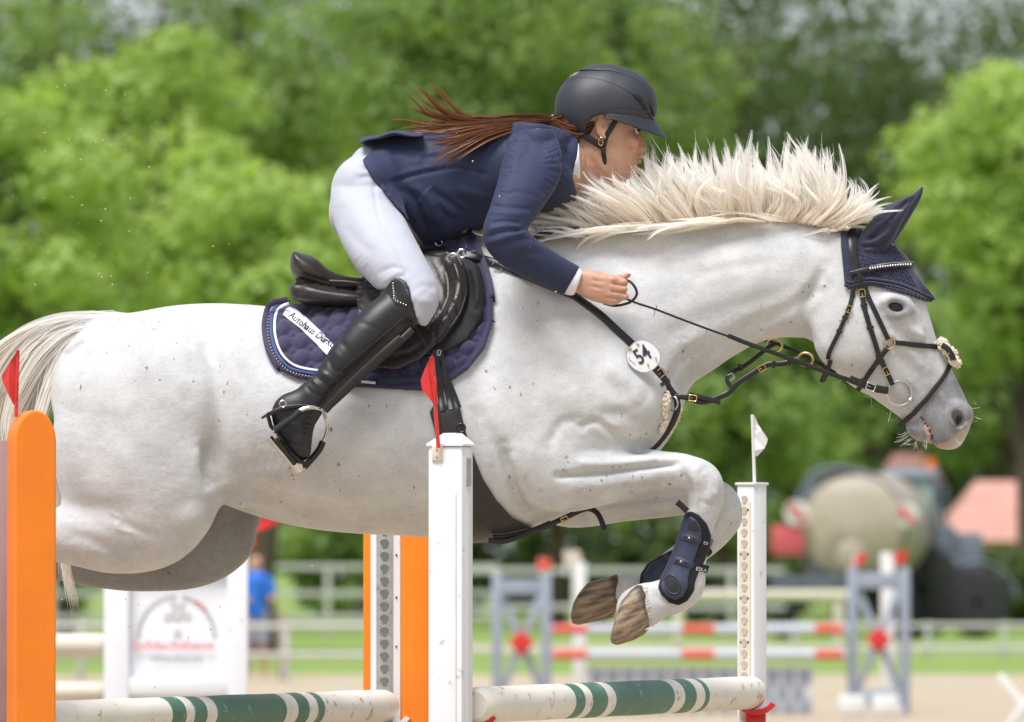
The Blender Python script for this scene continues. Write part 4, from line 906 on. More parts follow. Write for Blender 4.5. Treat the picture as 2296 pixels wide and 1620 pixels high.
# ------------------------------------------------------------------ the rider
rider = thing('person', 'rider in navy jacket, white breeches and black helmet crouched over the horse', 'person', (-.25, 0, 2.0))
KY = -.365     # depth of the near knee
def TORSO(f, g=0.0, k=.02):
    f.tube([(838,322,880,470,0,.150),(900,304,972,545,0,.150),(980,300,1048,524,0,.142),(1060,292,1110,488,0,.150),(1135,286,1185,478,0,.165),(1205,286,1252,462,0,.155),(1258,300,1286,425,0,.098)], k=k, grow=g, n=2.3)
def ARM(f, g=0.0, k=.02, mir=False):
    f.tube([(1165,318,1245,318,-.150,.052),(1132,372,1256,372,-.205,.056),(1118,430,1228,420,-.255,.052),(1100,484,1190,480,-.300,.047),(1088,532,1170,512,-.325,.044),(1104,566,1184,528,-.322,.044),(1148,598,1214,554,-.300,.042),(1200,627,1255,580,-.270,.038),(1262,657,1298,603,-.240,.034)], k=k, grow=g, mir=mir)
def PELVIS(f, g=0.0, k=.03):
    f.tube([(800,345,900,440,0,.150),(768,388,880,470,0,.165),(752,445,870,515,0,.160)], k=k, grow=g)
    for s in (-1, 1): f.ell(800,455,s*.075,52,.088,78,15,k=.03,grow=g)
def THIGH(f, g=0.0, k=.03, mir=False):
    f.tube([(752,440,884,400,-.11,.088),(748,480,893,455,-.16,.090),(762,524,906,500,-.215,.088),(788,568,928,545,-.27,.084),(826,608,952,592,-.315,.076),(860,638,974,640,-.345,.070),(882,668,982,668,KY,.065),(900,700,965,708,KY-.005,.055)], k=k, grow=g, mir=mir)
def SHIN(f, g=0.0, k=.02, mir=False):
    f.tube([(880,640,975,685,KY,.058),(858,660,932,722,KY-.005,.055),(818,692,890,760,-.385,.055),(772,742,848,800,-.395,.054),(736,790,808,834,-.402,.048),(707,838,765,870,-.408,.041),(664,884,737,900,-.412,.037),(640,905,722,925,-.414,.036)], k=k, grow=g, mir=mir)
def FOOT(f, g=0.0, k=.015, mir=False):
    f.tube([(612,924,706,936,-.414,.034),(622,958,700,962,-.416,.036),(640,992,696,990,-.418,.038),(660,1016,694,1010,-.420,.032)], k=k, grow=g, mir=mir)
bf = Field((-.66, -.50, 1.78), (.28, .50, 2.78), .008)
TORSO(bf, -.012); PELVIS(bf, -.012)
for m_ in (False, True): ARM(bf, -.012, mir=m_); THIGH(bf, -.012, mir=m_); SHIN(bf, -.014, mir=m_); FOOT(bf, -.012, mir=m_)
BV, BQ = bf.net(1)
# head and neck
fh_ = Field((.08, -.11, 2.40), (.42, .11, 2.86), .0034)
fh_.ell(1352,240,0,90,.078,84,0,k=.02)
fh_.tube([(1428,262,1300,262,0,.070),(1430,285,1302,290,0,.069),(1432,312,1310,325,0,.066),(1428,345,1320,355,0,.060),(1422,375,1340,378,0,.052),(1412,398,1362,395,0,.036)], k=.012, n=2.2)
fh_.tube([(1290,270,1390,395,0,.060),(1262,300,1318,425,0,.062),(1225,320,1290,440,0,.070)], k=.02)
fh_.tube([(1433,288,1422,290,0,.009),(1440,306,1424,308,0,.012),(1447,322,1424,324,0,.015),(1449,331,1424,334,0,.018),(1438,339,1424,340,0,.014)], k=.006)
fh_.ell(1433,352,0,7,.022,5,0,k=.006).ell(1431,363,0,7,.020,5,0,k=.006).ell(1424,388,0,14,.024,13,0,k=.012)
for s in (-1, 1):
    fh_.ell(1431,293,s*.034,12,.017,9,10,k=.006,op='d')
    fh_.ell(1428,278,s*.030,16,.022,6,5,k=.01)
    fh_.ell(1412,318,s*.040,20,.022,16,20,k=.015)
    fh_.ell(1446,334,s*.012,5,.008,5,0,k=.003)
    fh_.ell(1351,288,s*.070,16,.010,25,-12,k=.004).ell(1356,282,s*.083,9,.010,15,-12,k=.003,op='d').ell(1357,306,s*.072,8,.007,9,0,k=.004)
HV2, HQ2 = fh_.net(0)
HV2 = sculpt(HV2, HQ2, [([(1300,300),(1310,340),(1335,375)], -3, 10), ([(1320,330),(1345,372),(1380,398)], 2, 8), ([(1345,262),(1336,285),(1346,308)], 2, 4), ([(1405,330),(1420,345),(1424,360)], -2, 4)])
# hands
hd = Field((.10, -.33, 2.22), (.37, -.12, 2.37), .0026)
HY = -.236
hd.tube([(1285,607,1266,652,HY,.022),(1310,608,1290,656,HY,.021),(1335,608,1316,670,HY,.022),(1356,613,1338,678,HY-.002,.021),(1380,621,1362,684,HY-.004,.016)], k=.006, n=2.4)
def finger(pts, r):
    w = [P(x, z, y) for x, z, y in pts]
    for i in range(len(w) - 1): hd.cap(w[i], w[i + 1], r * (1 - .06 * i), r * (1 - .06 * (i + 1)), k=.004)
finger([(1374,629,HY-.006),(1400,634,HY-.004),(1400,636,HY+.024),(1380,634,HY+.030)], .0098)
finger([(1370,646,HY-.009),(1399,649,HY-.008),(1399,650,HY+.022),(1378,648,HY+.030)], .0098)
finger([(1366,662,HY-.006),(1402,666,HY-.006),(1400,664,HY+.022),(1378,660,HY+.030)], .0094)
finger([(1352,672,HY-.002),(1372,676,HY-.002),(1376,672,HY+.02),(1362,668,HY+.028)], .0082)
finger([(1345,622,HY+.012),(1376,624,HY+.016),(1396,622,HY+.008),(1408,618,HY+.004)], .0090)
for x, z in ((1375,628),(1371,645),(1367,661)): hd.ell(x,z,HY-.012,9,.009,8,0,k=.006)
DV, DQ = hd.net(0)
DV = sculpt(DV, DQ, [([(1376,637),(1388,639),(1402,642)], -4.5, 2.4), ([(1372,654),(1386,656),(1402,657)], -4.5, 2.4), ([(1360,668),(1372,669),(1390,673)], -3, 2.2), ([(1330,622),(1355,625)], 1.2, 4), ([(1325,635),(1352,640)], 1.2, 4), ([(1325,648),(1350,656)], 1.2, 4), ([(1330,629),(1352,633)], -1, 3), ([(1325,642),(1350,648)], -1, 3), ([(1398,628),(1399,640)], 1, 3)], mirror=False)
DV2 = DV.copy(); DV2[:, 1] *= -1; DQ2 = DQ[:, ::-1]
n1, n2, n3 = len(BV), len(BV) + len(HV2), len(BV) + len(HV2) + len(DV)
AV = np.concatenate([BV, HV2, DV, DV2]); AQ = np.concatenate([BQ, HQ2 + n1, DQ + n2, DQ2 + n3])
skin = mesh('body', AV, AQ, M['skin'], rider)
set_attr(skin, 'paint', paint(AV, [[([(1415,318),(1430,330)], 18, .7), ([(1445,330)], 8, .8), ([(1352,290)], 18, .4), ([(1434,354),(1432,364)], 5, 1.0), ([(1398,632),(1402,664)], 7, .6), ([(1374,628),(1366,662)], 5, .5)], [([(1412,274),(1434,276)], 3, .75)]]))
for s in (-1, 1):
    MB().sphere(P(1428,292.5,s*.026), .0100, 16).build('eye', M['eyewhite'], rider)
    MB().sphere(P(1431.5,292.0,s*.0295), .0078, 14).build('iris', M['eye'], rider)
    lid = [np.array(P(x, z, s*dy)) for x, z, dy in ((1417,291,.040),(1424,287.5,.0395),(1431,287,.035),(1436,289,.028))]
    MB().tube(catmull(lid, 4), .0022, 6).build('eyelid', M['skin'], rider)
tip = P(1409,616.5,HY+.0005)
MB().sphere(tip, .0062, 12, (1.25, .8, .42)).build('fingernail', M['nail'], rider)
# breeches
gf = Field((-.56, -.50, 1.98), (.12, .50, 2.72), .0062)
PELVIS(gf, .004); TORSO(gf, -.003)
for m_ in (False, True): THIGH(gf, .004, mir=m_)
gf.region([(720,300),(900,280),(905,400),(1000,500),(1000,600),(995,690),(960,740),(938,728),(926,690),(918,650),(905,636),(885,640),(868,652),(840,650),(700,560)], y=-.3)
GV, GQ = gf.net(3)
GV = sculpt(GV, GQ, [([(800,400),(850,392),(880,400)], -6, 7), ([(812,378),(842,372),(862,382)], -6, 6), ([(838,410),(846,470),(860,520),(890,580),(905,630)], -4.5, 3.2), ([(845,440),(880,452),(905,470)], -4, 6), ([(850,425),(885,432),(905,445)], 3, 6), ([(930,650),(955,640),(980,650)], -3, 7), ([(925,670),(950,675),(975,680)], 3, 8), ([(770,500),(800,540),(840,570)], -3, 12), ([(855,610),(880,600),(905,605)], -4, 5), ([(846,410),(852,470),(866,520),(896,580),(911,630)], 1, 3), ([(868,640),(890,625),(912,612)], -4, 5), ([(860,632),(885,615),(905,600)], 2, 5), ([(760,430),(800,480),(830,540)], 2, 14), ([(920,690),(950,660),(975,640)], -2, 7), ([(780,365),(820,350),(850,345)], -2, 4), ([(850,400),(870,440),(900,480)], -3, 9)])
breeches = mesh('breeches', GV, GQ, M['breeches'], rider)
# boots (near and far are one pair, each a mesh of its own)
BOOT = [(862,650),(872,636),(884,626),(898,624),(911,634),(919,655),(924,688),(937,729),(900,775),(820,860),(740,920),(715,960),(704,1040),(640,1050),(580,950),(600,900),(700,810),(760,720),(830,660)]
def boot(mir):
    s = -1 if not mir else 1
    f = Field((-.72, -.50 if not mir else .29, 1.74), (-.20, -.29 if not mir else .50, 2.32), .0048)
    THIGH(f, .008, mir=mir); SHIN(f, .000, mir=mir, k=.015); FOOT(f, .004, mir=mir, k=.012)
    f.region(BOOT, y=-.38, k=.003)
    V, Q = f.net(1)
    W = V.copy(); W[:, 1] = -np.abs(W[:, 1])
    st = [([(800,720),(840,735),(880,745)], -1, 6), ([(760,760),(790,800),(800,828)], -2, 7), ([(735,800),(750,830),(790,838)], -3, 6), ([(720,835),(745,850),(760,866)], 4, 5), ([(712,848),(730,862),(748,880)], -4, 5), ([(700,850),(715,868),(728,890)], 3, 4), ([(745,780),(760,800),(775,815)], 1.5, 7),
          ([(690,870),(705,885),(730,890)], -3, 3), ([(870,660),(890,688),(924,686)], -2, 2.5), ([(884,628),(880,650),(888,684)], 1.5, 3), ([(640,930),(660,945),(700,945)], -2.5, 4), ([(640,960),(665,972),(695,968)], -2, 4), ([(645,992),(668,1000),(693,992)], -2.5, 2.5)]
    V = sculpt(V, Q, st)
    b = mesh('riding_boot', V, Q, M['boot_leather'], rider)
    def q(x, z, y): p = np.array(P(x, z, -abs(y))); p[1] = s * abs(y); return p
    # sole, laces, spur, studs
    so = MB(); pts = [(600,930),(607,955),(630,985),(655,1018),(682,1040),(694,1030)]
    so.tube([q(x, z, .416) for x, z in pts], [.030,.034,.036,.038,.034,.022], 12, flat=.17, up=(0, 1, 0)).build('sole', M['suede'], b)
    for k in range(6):
        x0, z0 = 700 - k * 3, 925 + k * 11
        MB().tube(catmull([q(x0 - 16, z0 - 2, .452), q(x0 - 4, z0 + 2, .452), q(x0 + 2, z0 + 5, .440)], 4), .0016, 6).build('lace', M['black'], b)
    for k in range(12):
        t = k / 11; x = 878 + 2 * t + (14 * max(0, t - .55) / .45); z = 640 + 44 * t - 6 * max(0, t - .55)
        x, z = (881 + 2.2 * math.sin(t * 3), 636 + 62 * t) if t < .6 else (884 + (t - .6) * 66, 673 + (t - .6) * 28)
        h_ = hit(x, z, BVHTree.FromPolygons([tuple(v) for v in W], [tuple(a) for a in Q.tolist()])) if k == 0 else hit(x, z, boot.tree)
        if k == 0: boot.tree = BVHTree.FromPolygons([tuple(v) for v in W], [tuple(a) for a in Q.tolist()])
        if h_ is None: continue
        MB().sphere((h_.x, s * abs(h_.y) , h_.z), .0024, 8).build('stud', M['crystal'], b)
    sp = MB(); sp.tube(catmull([q(612,925,.452), q(600,930,.44), q(594,934,.416), q(600,930,.39)], 4), .0045, 8)
    sp.tube([q(594,934,.416), q(586,938,.416)], [.004, .003], 8); sp.tube(catmull([q(600,930,.452), q(640,915,.456), q(690,912,.452), q(705,922,.44)], 5), .0019, 8, flat=3.2, up=(0, 1, 0)); sp.build('spur', M['leather'], b)
    bk = MB(); bk.ring(q(634,906,.456), .009, .0018, (0, 1, 0), 16, 6); bk.build('buckle', M['steel'], b)
    zp = MB().tube(catmull([q(x, z, .40 + .05) for x, z in ((905,712),(860,752),(800,800),(745,850))], 5), .001, 4); zp.build('zip', M['black'], b)
    return b
near_boot = boot(False); boot(True)
# jacket
jf = Field((-.48, -.42, 2.28), (.30, .42, 2.78), .0052)
TORSO(jf, .008, .02); PELVIS(jf, .014, .03)
for m_ in (False, True): THIGH(jf, .014, mir=m_); jf.tube([(1150,300,1240,300,-.10,.06),(1140,350,1252,350,-.16,.06)], k=.03, mir=m_)
JR = [(806,320),(815,308),(850,300),(888,285),(960,280),(1140,268),(1250,280),(1297,300),(1297,345),(1284,392),(1300,450),(1190,520),(1100,520),(1046,505),(1010,538),(955,552),(932,522),(907,484),(867,438),(836,403),(811,358),(838,332)]
jf.region(JR, y=-.2, k=.004)
JV, JQ = jf.net(2)
JS = [([(880,408),(930,392),(990,380),(1040,378),(1090,392)], -5, 5), ([(885,398),(930,384),(990,372)], 3, 6), ([(870,345),(900,340),(940,352),(980,350)], -4, 7), ([(930,360),(960,345),(1000,340)], 3, 8),
 ([(895,420),(930,450),(950,500),(965,530)], -7, 9), ([(920,415),(955,440),(985,490),(1000,525)], 5, 9), ([(975,430),(1010,455),(1045,480)], -8, 8), ([(985,470),(1010,490),(1040,492)], -6, 7), ([(1020,440),(1060,465),(1100,472)], -5, 8), ([(1030,425),(1080,440),(1110,445)], 4, 8),
 ([(1090,340),(1075,370),(1085,410)], -3, 6), ([(1160,330),(1190,318),(1230,325),(1255,355)], -2.5, 3.5), ([(842,395),(870,420),(900,460),(930,505)], -2, 4), ([(860,330),(880,370),(890,400)], 4, 10), ([(1140,300),(1135,330),(1145,350)], -2, 3), ([(950,300),(960,330),(950,360)], -3, 8)]
JV = sculpt(JV, JQ, JS)
jacket = mesh('jacket', JV, JQ, M['navy_cloth'], rider)
jtree = BVHTree.FromPolygons([tuple(v) for v in JV], [tuple(q) for q in JQ.tolist()])
for mir in (False, True):
    s = -1 if not mir else 1
    sf = Field((-.14, -.42 if not mir else .06, 2.22), (.22, -.06 if not mir else .42, 2.72), .0046)
    ARM(sf, .006, .012, mir=mir)
    sf.region([(1100,290),(1180,272),(1250,285),(1275,330),(1270,400),(1200,500),(1210,540),(1303,594),(1264,664),(1150,620),(1070,580),(1070,480),(1110,400)], y=-.25, k=.003)
    V, Q = sf.net(3)
    st = [([(1100,500),(1130,496),(1165,500)], -4, 4), ([(1098,515),(1130,508),(1168,510)], 4, 4), ([(1092,532),(1125,522),(1170,516)], -4.5, 4), ([(1095,545),(1130,535),(1175,522)], 3.5, 4), ([(1100,475),(1140,480),(1180,482)], 3, 5), ([(1105,462),(1150,466),(1190,470)], -3, 5), ([(1110,560),(1150,540),(1190,535)], -2.5, 4), ([(1125,575),(1165,553),(1205,550)], 2, 5),
          ([(1130,590),(1180,570),(1225,570)], -2, 6), ([(1160,340),(1150,380),(1140,420)], 2, 10), ([(1235,350),(1240,400),(1215,440)], -2, 10), ([(1140,320),(1190,318),(1240,335),(1262,370)], -3, 3), ([(1130,440),(1160,430),(1200,440)], -2, 5)]
    W = V.copy(); V = sculpt(V, Q, st)
    slv = mesh('sleeve', V, Q, M['navy_cloth'], jacket)
    cu = Field((.10, -.30 if not mir else .17, 2.24), (.24, -.17 if not mir else .30, 2.36), .0034)
    ARM(cu, .001, .01, mir=mir); cu.region([(1290,585),(1310,603),(1287,664),(1255,660)], y=-.24, k=.002); V, Q = cu.net(1)
    mesh('shirt_cuff', V, Q, M['shirt'], rider)
# collar, lapel, stock
def patch(name, pts, mat, parent, tree, off=.004, th=.004, step=6, yfall=None, mirror=False):
    """a piece of cloth lying on a surface: outline in the picture, draped onto the tree"""
    pts = np.asarray(pts, float); mn, mxx = pts.min(0), pts.max(0)
    bm = bmesh.new(); vs = [bm.verts.new((p[0], p[1], 0)) for p in resamp(np.vstack([pts, pts[:1]]), step)[:-1]]
    ed = [bm.edges.new((vs[i], vs[(i + 1) % len(vs)])) for i in range(len(vs))]
    bmesh.ops.triangle_fill(bm, edges=ed, use_beauty=True)
    for _ in range(3):
        long = [e for e in bm.edges if e.calc_length() > step * 1.6]
        if not long: break
        bmesh.ops.subdivide_edges(bm, edges=long, cuts=1); bmesh.ops.triangulate(bm, faces=bm.faces[:])
        bmesh.ops.beautify_fill(bm, faces=bm.faces[:], edges=[e for e in bm.edges if not e.is_boundary])
    bm.verts.index_update(); co = [(v.co.x, v.co.y) for v in bm.verts]; bd = [v.is_boundary for v in bm.verts]
    Y = []
    for x, z in co:
        h_ = hit(x, z, tree); Y.append(h_.y if h_ is not None else None)
    ok = [(c, y) for c, y in zip(co, Y) if y is not None]
    oc = np.array([c for c, y in ok]) if ok else np.array([[0, 0]]); oy = np.array([y for c, y in ok]) if ok else np.array([yfall])
    Y = np.array([y if y is not None else oy[np.argmin(((oc - np.array(c)) ** 2).sum(1))] for c, y in zip(co, Y)])
    top = [P(c[0], c[1], y - off - th * (0.55 if b else 1)) for c, y, b in zip(co, Y, bd)]
    bot = [P(c[0], c[1], y - off * .2 + .002) for c, y in zip(co, Y)]
    n = len(co); Fc = [[v.index for v in f.verts] for f in bm.faces]
    F2 = [tuple(f) for f in Fc] + [tuple(i + n for i in reversed(f)) for f in Fc]
    for e in bm.edges:
        if e.is_boundary: F2.append((e.verts[0].index, e.verts[1].index, e.verts[1].index + n, e.verts[0].index + n))
    bm.free(); b = MB(); b.add(top + bot, F2)
    if mirror: MB().add([(p[0], -p[1], p[2]) for p in top + bot], F2).build(name, mat, parent, angle=50)
    return b.build(name, mat, parent, angle=50)
col = MB()
for s in (-1, 1):
    pass
cf = Field((.05, -.13, 2.42), (.24, .13, 2.76), .004)
cf.tube([(1258,288,1262,412,0,.092),(1296,300,1290,400,0,.082)], k=.01); cf.region([(1258,285),(1300,300),(1298,345),(1272,398),(1248,402),(1262,340)], y=-.08, k=.003)
V, Q = cf.net(1); mesh('collar', V, Q, M['navy_dark'], jacket)
cf = Field((.05, -.13, 2.40), (.24, .13, 2.76), .004)
cf.tube([(1262,296,1272,430,0,.108),(1304,306,1302,420,0,.100)], k=.01); cf.region([(1288,318),(1299,322),(1301,396),(1296,408),(1276,412),(1268,400),(1284,370),(1292,345)], y=-.08, k=.003)
V, Q = cf.net(1); mesh('stock_tie', V, Q, M['shirt'], rider)
patch('pocket_flap', [(938,452),(943,436),(965,415),(968,414),(974,430),(985,455),(997,482),(992,498),(983,506),(965,500),(948,482)], M['navy_cloth'], jacket, jtree, .003, .007, 6, mirror=True)
# coat tail lifted by the wind
tf = [(806,316),(822,308),(845,309),(870,300),(888,294),(905,300),(960,300),(975,318),(940,328),(905,322),(880,330),(850,322),(830,326),(815,322)]
V = []; Fc = []
ol = resamp(np.vstack([tf, tf[:1]]), 7)[:-1]; c = ol.mean(0); nn = len(ol)
for s, yy in ((0, -.15), (1, .15)):
    for x, z in ol: V.append(P(x, z + 3 * math.sin(x * .12), yy))
nseg = 10
V = []
for j in range(nseg + 1):
    y = -.16 + .32 * j / nseg
    for x, z in [(p[0], p[1]) for p in [(806,318),(822,309),(845,311),(868,302),(888,296),(915,301),(950,303)]]:
        V.append(P(x, z + 3.5 * math.sin(y * 45 + x * .05) + 30 * (y * y) * 3, y))
m7 = 7
Fc = [(j * m7 + i, j * m7 + i + 1, (j + 1) * m7 + i + 1, (j + 1) * m7 + i) for j in range(nseg) for i in range(m7 - 1)]
ct = MB().add(V, Fc).build('coat_tail', M['navy_cloth'], jacket); md = ct.modifiers.new('th', 'SOLIDIFY'); md.thickness = .008; md.offset = 0
md = ct.modifiers.new('sub', 'SUBSURF'); md.levels = md.render_levels = 2
# bracelet and ear-ring
br = MB()
for r, dx in ((.0012, 0), (.0009, 3)):
    br.tube(catmull([P(1306 + dx,610,HY-.004), P(1301 + dx,622,HY-.024), P(1296 + dx,640,HY-.026), P(1290 + dx,652,HY-.010)], 6), r, 6)
br.build('bracelet', M['gold'], rider)
MB().box(P(1296,634,HY-.0275), (.008,.002,.009), ry=.4, bev=.0008).build('bracelet', M['gold'], rider)
MB().ring(P(1347,318,-.083), .0062, .0013, (0.3, 1, 0), 20, 6, sq=1.8, rot=.2).build('earring', M['gold'], rider)
# helmet
helmet = thing('helmet', None, None); del_ = helmet
hl = Field((.10, -.14, 2.60), (.46, .14, 2.94), .0034)
hl.ell(1356,246,0,109,.098,99,4,k=.01).ell(1320,250,0,74,.092,86,0,k=.02).ell(1400,235,0,66,.085,70,30,k=.02)
HR = [(1240,140),(1480,130),(1490,262),(1470,272),(1440,272),(1400,262),(1372,259),(1345,258),(1328,265),(1317,278),(1312,295),(1290,298),(1262,282),(1244,256)]
hl.region(HR, y=-.06, k=.005)
hv, hq = hl.net(2)
shell = mesh('helmet_shell', hv, hq, M['helmet'], rider)
htree = BVHTree.FromPolygons([tuple(v) for v in hv], [tuple(q) for q in hq.tolist()])
bpy.data.objects.remove(helmet)
hc = Field((.10, -.07, 2.68), (.46, .07, 2.94), .0034)       # raised centre panel
hc.ell(1356,246,0,112.5,.101,102.5,4,k=.01).ell(1320,250,0,76,.095,88,0,k=.02).ell(1402,235,0,69,.088,73,30,k=.02)
hc.region([(1296,158),(1330,140),(1480,130),(1485,262),(1466,262),(1455,232),(1425,196),(1385,170),(1345,160)], y=-.03, k=.003, ylo=-.052, yhi=.052)
V, Q = hc.net(1); mesh('centre_panel', V, Q, M['helmet'], shell)
for pts in ([(1419,212),(1434,213),(1443,225),(1431,224)], [(1433,228),(1445,229),(1451,239),(1442,238)], [(1444,241),(1453,242),(1458,250),(1450,249)], [(1452,254),(1460,256),(1467,271),(1463,270)]):
    patch('vent', pts, M['black'], shell, htree, .003, .003, 4, mirror=True)
patch('vent', [(1276,172),(1290,163),(1300,162),(1286,171)], M['steel'], shell, htree, .0015, .002, 4, mirror=True)
for pts in ([(1344,262),(1350,248),(1362,243),(1400,242),(1440,248),(1462,255)], [(1268,184),(1300,174),(1350,180),(1395,198),(1420,212)]):
    w_ = []
    for q_ in resamp(catmull(pts, 6), 4):
        h_ = hit(q_[0], q_[1], htree)
        if h_ is not None: w_.append(np.array(h_))
    MB().tube(w_, .0007, 5).build('seam', M['black'], shell)
# brim
V = []; rows, cols = 7, 25
for i in range(rows):
    t = i / (rows - 1)
    for j in range(cols):
        a = (j / (cols - 1) - .5) * PI * 1.12; ca, sa = math.cos(a), math.sin(a)
        x = 1372 + (92 + 32 * t * max(0, ca) ** .8) * max(ca, -.2); z = 262 + 10 * max(0, ca) + (34 * t * max(0, ca) ** 1.2) + 6 * t
        y = .094 * sa * (1 + .04 * t)
        V.append(P(x, z - 7 * (1 - t) * (1 - t), y))
Fc = [(i * cols + j, i * cols + j + 1, (i + 1) * cols + j + 1, (i + 1) * cols + j) for i in range(rows - 1) for j in range(cols - 1)]
bo = MB().add(V, Fc).build('peak', M['helmet'], shell); md = bo.modifiers.new('th', 'SOLIDIFY'); md.thickness = .005; md.offset = 0
md = bo.modifiers.new('sub', 'SUBSURF'); md.levels = md.render_levels = 1
# harness straps of the helmet
def webbing(pts, ys, w, name='chin_strap', mat='black', par=None):
    p = catmull(np.array([P(x, z, y) for (x, z), y in zip(pts, ys)]), 6)
    return MB().tube(p, w * .2, 8, flat=5.0, up=(0, 1, 0)).build(name, M[mat], par or shell)
for s in (-1, 1):
    webbing([(1386,262),(1372,285),(1360,305),(1352,330)], [s*.079, s*.082, s*.078, s*.068], .0075)
    webbing([(1288,284),(1310,304),(1332,318),(1352,331)], [s*.058, s*.070, s*.072, s*.068], .009)
    webbing([(1353,328),(1354,350),(1364,385),(1380,402)], [s*.070, s*.064, s*.045, s*.0], .0065)
    MB().box(P(1353,338,s*.070), (.012,.006,.020), bev=.002).build('strap_buckle', M['leather'], shell)
# hair: pony tail blown back, loose hair at the nape
pony_ = Bundle(20)
HG = [[(1290,288),(1236,264),(1160,262,-.03),(1070,266,-.03),(1020,250),(985,212),(955,180)], [(1290,290),(1236,266),(1150,268,-.03),(1050,272,-.03),(990,252),(958,218),(928,200)], [(1290,292),(1236,268),(1140,274,-.03),(1040,282,-.04),(975,284,-.04),(930,286,-.04),(900,298,-.04)], [(1290,294),(1236,270),(1150,280,-.06),(1060,290,-.09),(1000,304,-.10),(955,300,-.09),(922,304,-.08)],
      [(1292,298),(1236,274),(1160,284,-.09),(1090,302,-.145),(1040,322,-.168),(1000,338,-.172),(975,350,-.172)], [(1292,300),(1236,276),(1170,288,-.10),(1100,310,-.16),(1050,342,-.182),(1015,372,-.186),(996,392,-.186)]]
W, rn = locks(HG, 48, 46, 0, .5, -.03, 0, 4.6, .001, cj=12, lmin=.55, m=22, swirl=10, yspread=.006); pony_.add(W, rn, .0006)
W, rn = locks([[p if len(p) > 2 else (*p, -.05) for p in g] for g in HG], 20, 9, 0, .4, -.05, 0, 2.5, .001, cj=20, lmin=.7, m=22, swirl=14, yspread=.006); pony_.add(W, rn, .0006)
W, rn = hair_from_guides(HG[:4], 90, 10, .012, 0, 0, 20, 10.0, ybase=-.03, lenj=.3); pony_.add(W, rn, .0004)
NG = [[(1345,262),(1310,285),(1280,285),(1240,272)], [(1335,278),(1310,295),(1285,298),(1240,276)], [(1320,300),(1305,306),(1280,300),(1240,280)], [(1255,255),(1250,262),(1244,266),(1238,270)]]
W, rn = hair_from_guides(NG, 600, 4, .006, 0, 0, 10, 3.0, ybase=-.062, lenj=.1); pony_.add(W, rn, .0010)
pony_.build('hair', M['hair'], rider)
MB().ring(P(1237,271,-.03), .0135, .004, (1, .1, -.15), 20, 8).build('hair_tie', pbr('pink_elastic', (.55,.36,.36), .7), rider)
# ------------------------------------------------------------------ saddle, bridle and the rest of the tack
def tree_of(V, Q): return BVHTree.FromPolygons([tuple(v) for v in V], [tuple(q) for q in Q.tolist()])
def shell_on(src, lo, hi, h, off, pts, y, k=.004, name='', mat=None, parent=None, strokes=None, lap=1, ylo=None, yhi=None, extra=None, qfun=None):
    f = src.resample(lo, hi, h); f.F = f.F - off
    if extra: extra(f)
    f.region(pts, y=y, k=k, ylo=ylo, yhi=yhi); V, Q = f.net(lap)
    if strokes: V = sculpt(V, Q, strokes)
    if qfun: V = qfun(V, Q)
    return mesh(name, V, Q, mat, parent), tree_of(V, Q)
def vbox(x0, y0, x1, y1, yy, pad=.03):
    a = P(x0, y1, yy); b = P(x1, y0, yy); return a[0] - pad, a[2] - pad, b[0] + pad, b[2] + pad
def strap(name, path, w, mat, parent, tree=None, th=.0035, off=.002, ys=None, sm=3, mirror=False, step=7):
    """leather strap: picture path, width in picture pixels, lying on the tree or at given depths"""
    path = np.asarray(path, float)
    if ys is not None:
        full = np.column_stack([path, ys]); c = resamp(catmull(full, 8), step); pv, Y = c[:, :2], c[:, 2]
    else:
        pv = resamp(catmull(path, 8) if len(path) > 2 else path, step); Y = None
    T = np.gradient(pv, axis=0); T /= np.linalg.norm(T, axis=1)[:, None] + 1e-9; Nn = np.column_stack([-T[:, 1], T[:, 0]])
    lat = np.array([-.5, -.25, 0, .25, .5]); n = len(pv); YY = np.zeros((n, 5))
    if Y is None:
        for i in range(n):
            for j in range(5):
                q = pv[i] + Nn[i] * lat[j] * w; h_ = hit(q[0], q[1], tree); YY[i, j] = h_.y if h_ is not None else np.nan
            r = YY[i]
            if np.isnan(r).all(): continue
            YY[i] = np.where(np.isnan(r), np.nanmean(r), r)
        col = YY.mean(1); ok = ~np.isnan(col); idx = np.arange(n)
        if not ok.any(): return None
        for j in range(5): YY[:, j] = np.interp(idx, idx[ok], YY[ok, j])
        for _ in range(sm): YY[1:-1] = (YY[:-2] + 2 * YY[1:-1] + YY[2:]) / 4
        YY = .5 * YY + .5 * YY.mean(1)[:, None]
    else: YY[:] = Y[:, None]
    hp = np.array([.55, 1, 1, 1, .55]); V = []
    for i in range(n):
        for j in range(5):
            q = pv[i] + Nn[i] * lat[j] * w; V.append(P(q[0], q[1], YY[i, j] - off - th * hp[j]))
        for j in (4, 0):
            q = pv[i] + Nn[i] * lat[j] * w; V.append(P(q[0], q[1], YY[i, j] - off + .001))
    m = 7; Fc = [(i * m + j, i * m + (j + 1) % m, (i + 1) * m + (j + 1) % m, (i + 1) * m + j) for i in range(n - 1) for j in range(m)]
    Fc += [tuple(range(m)), tuple((n - 1) * m + j for j in reversed(range(m)))]
    o = MB().add(V, Fc).build(name, mat, parent, angle=50)
    if mirror: MB().add([(v[0], -v[1], v[2]) for v in V], Fc).build(name, mat, parent, angle=50)
    return o
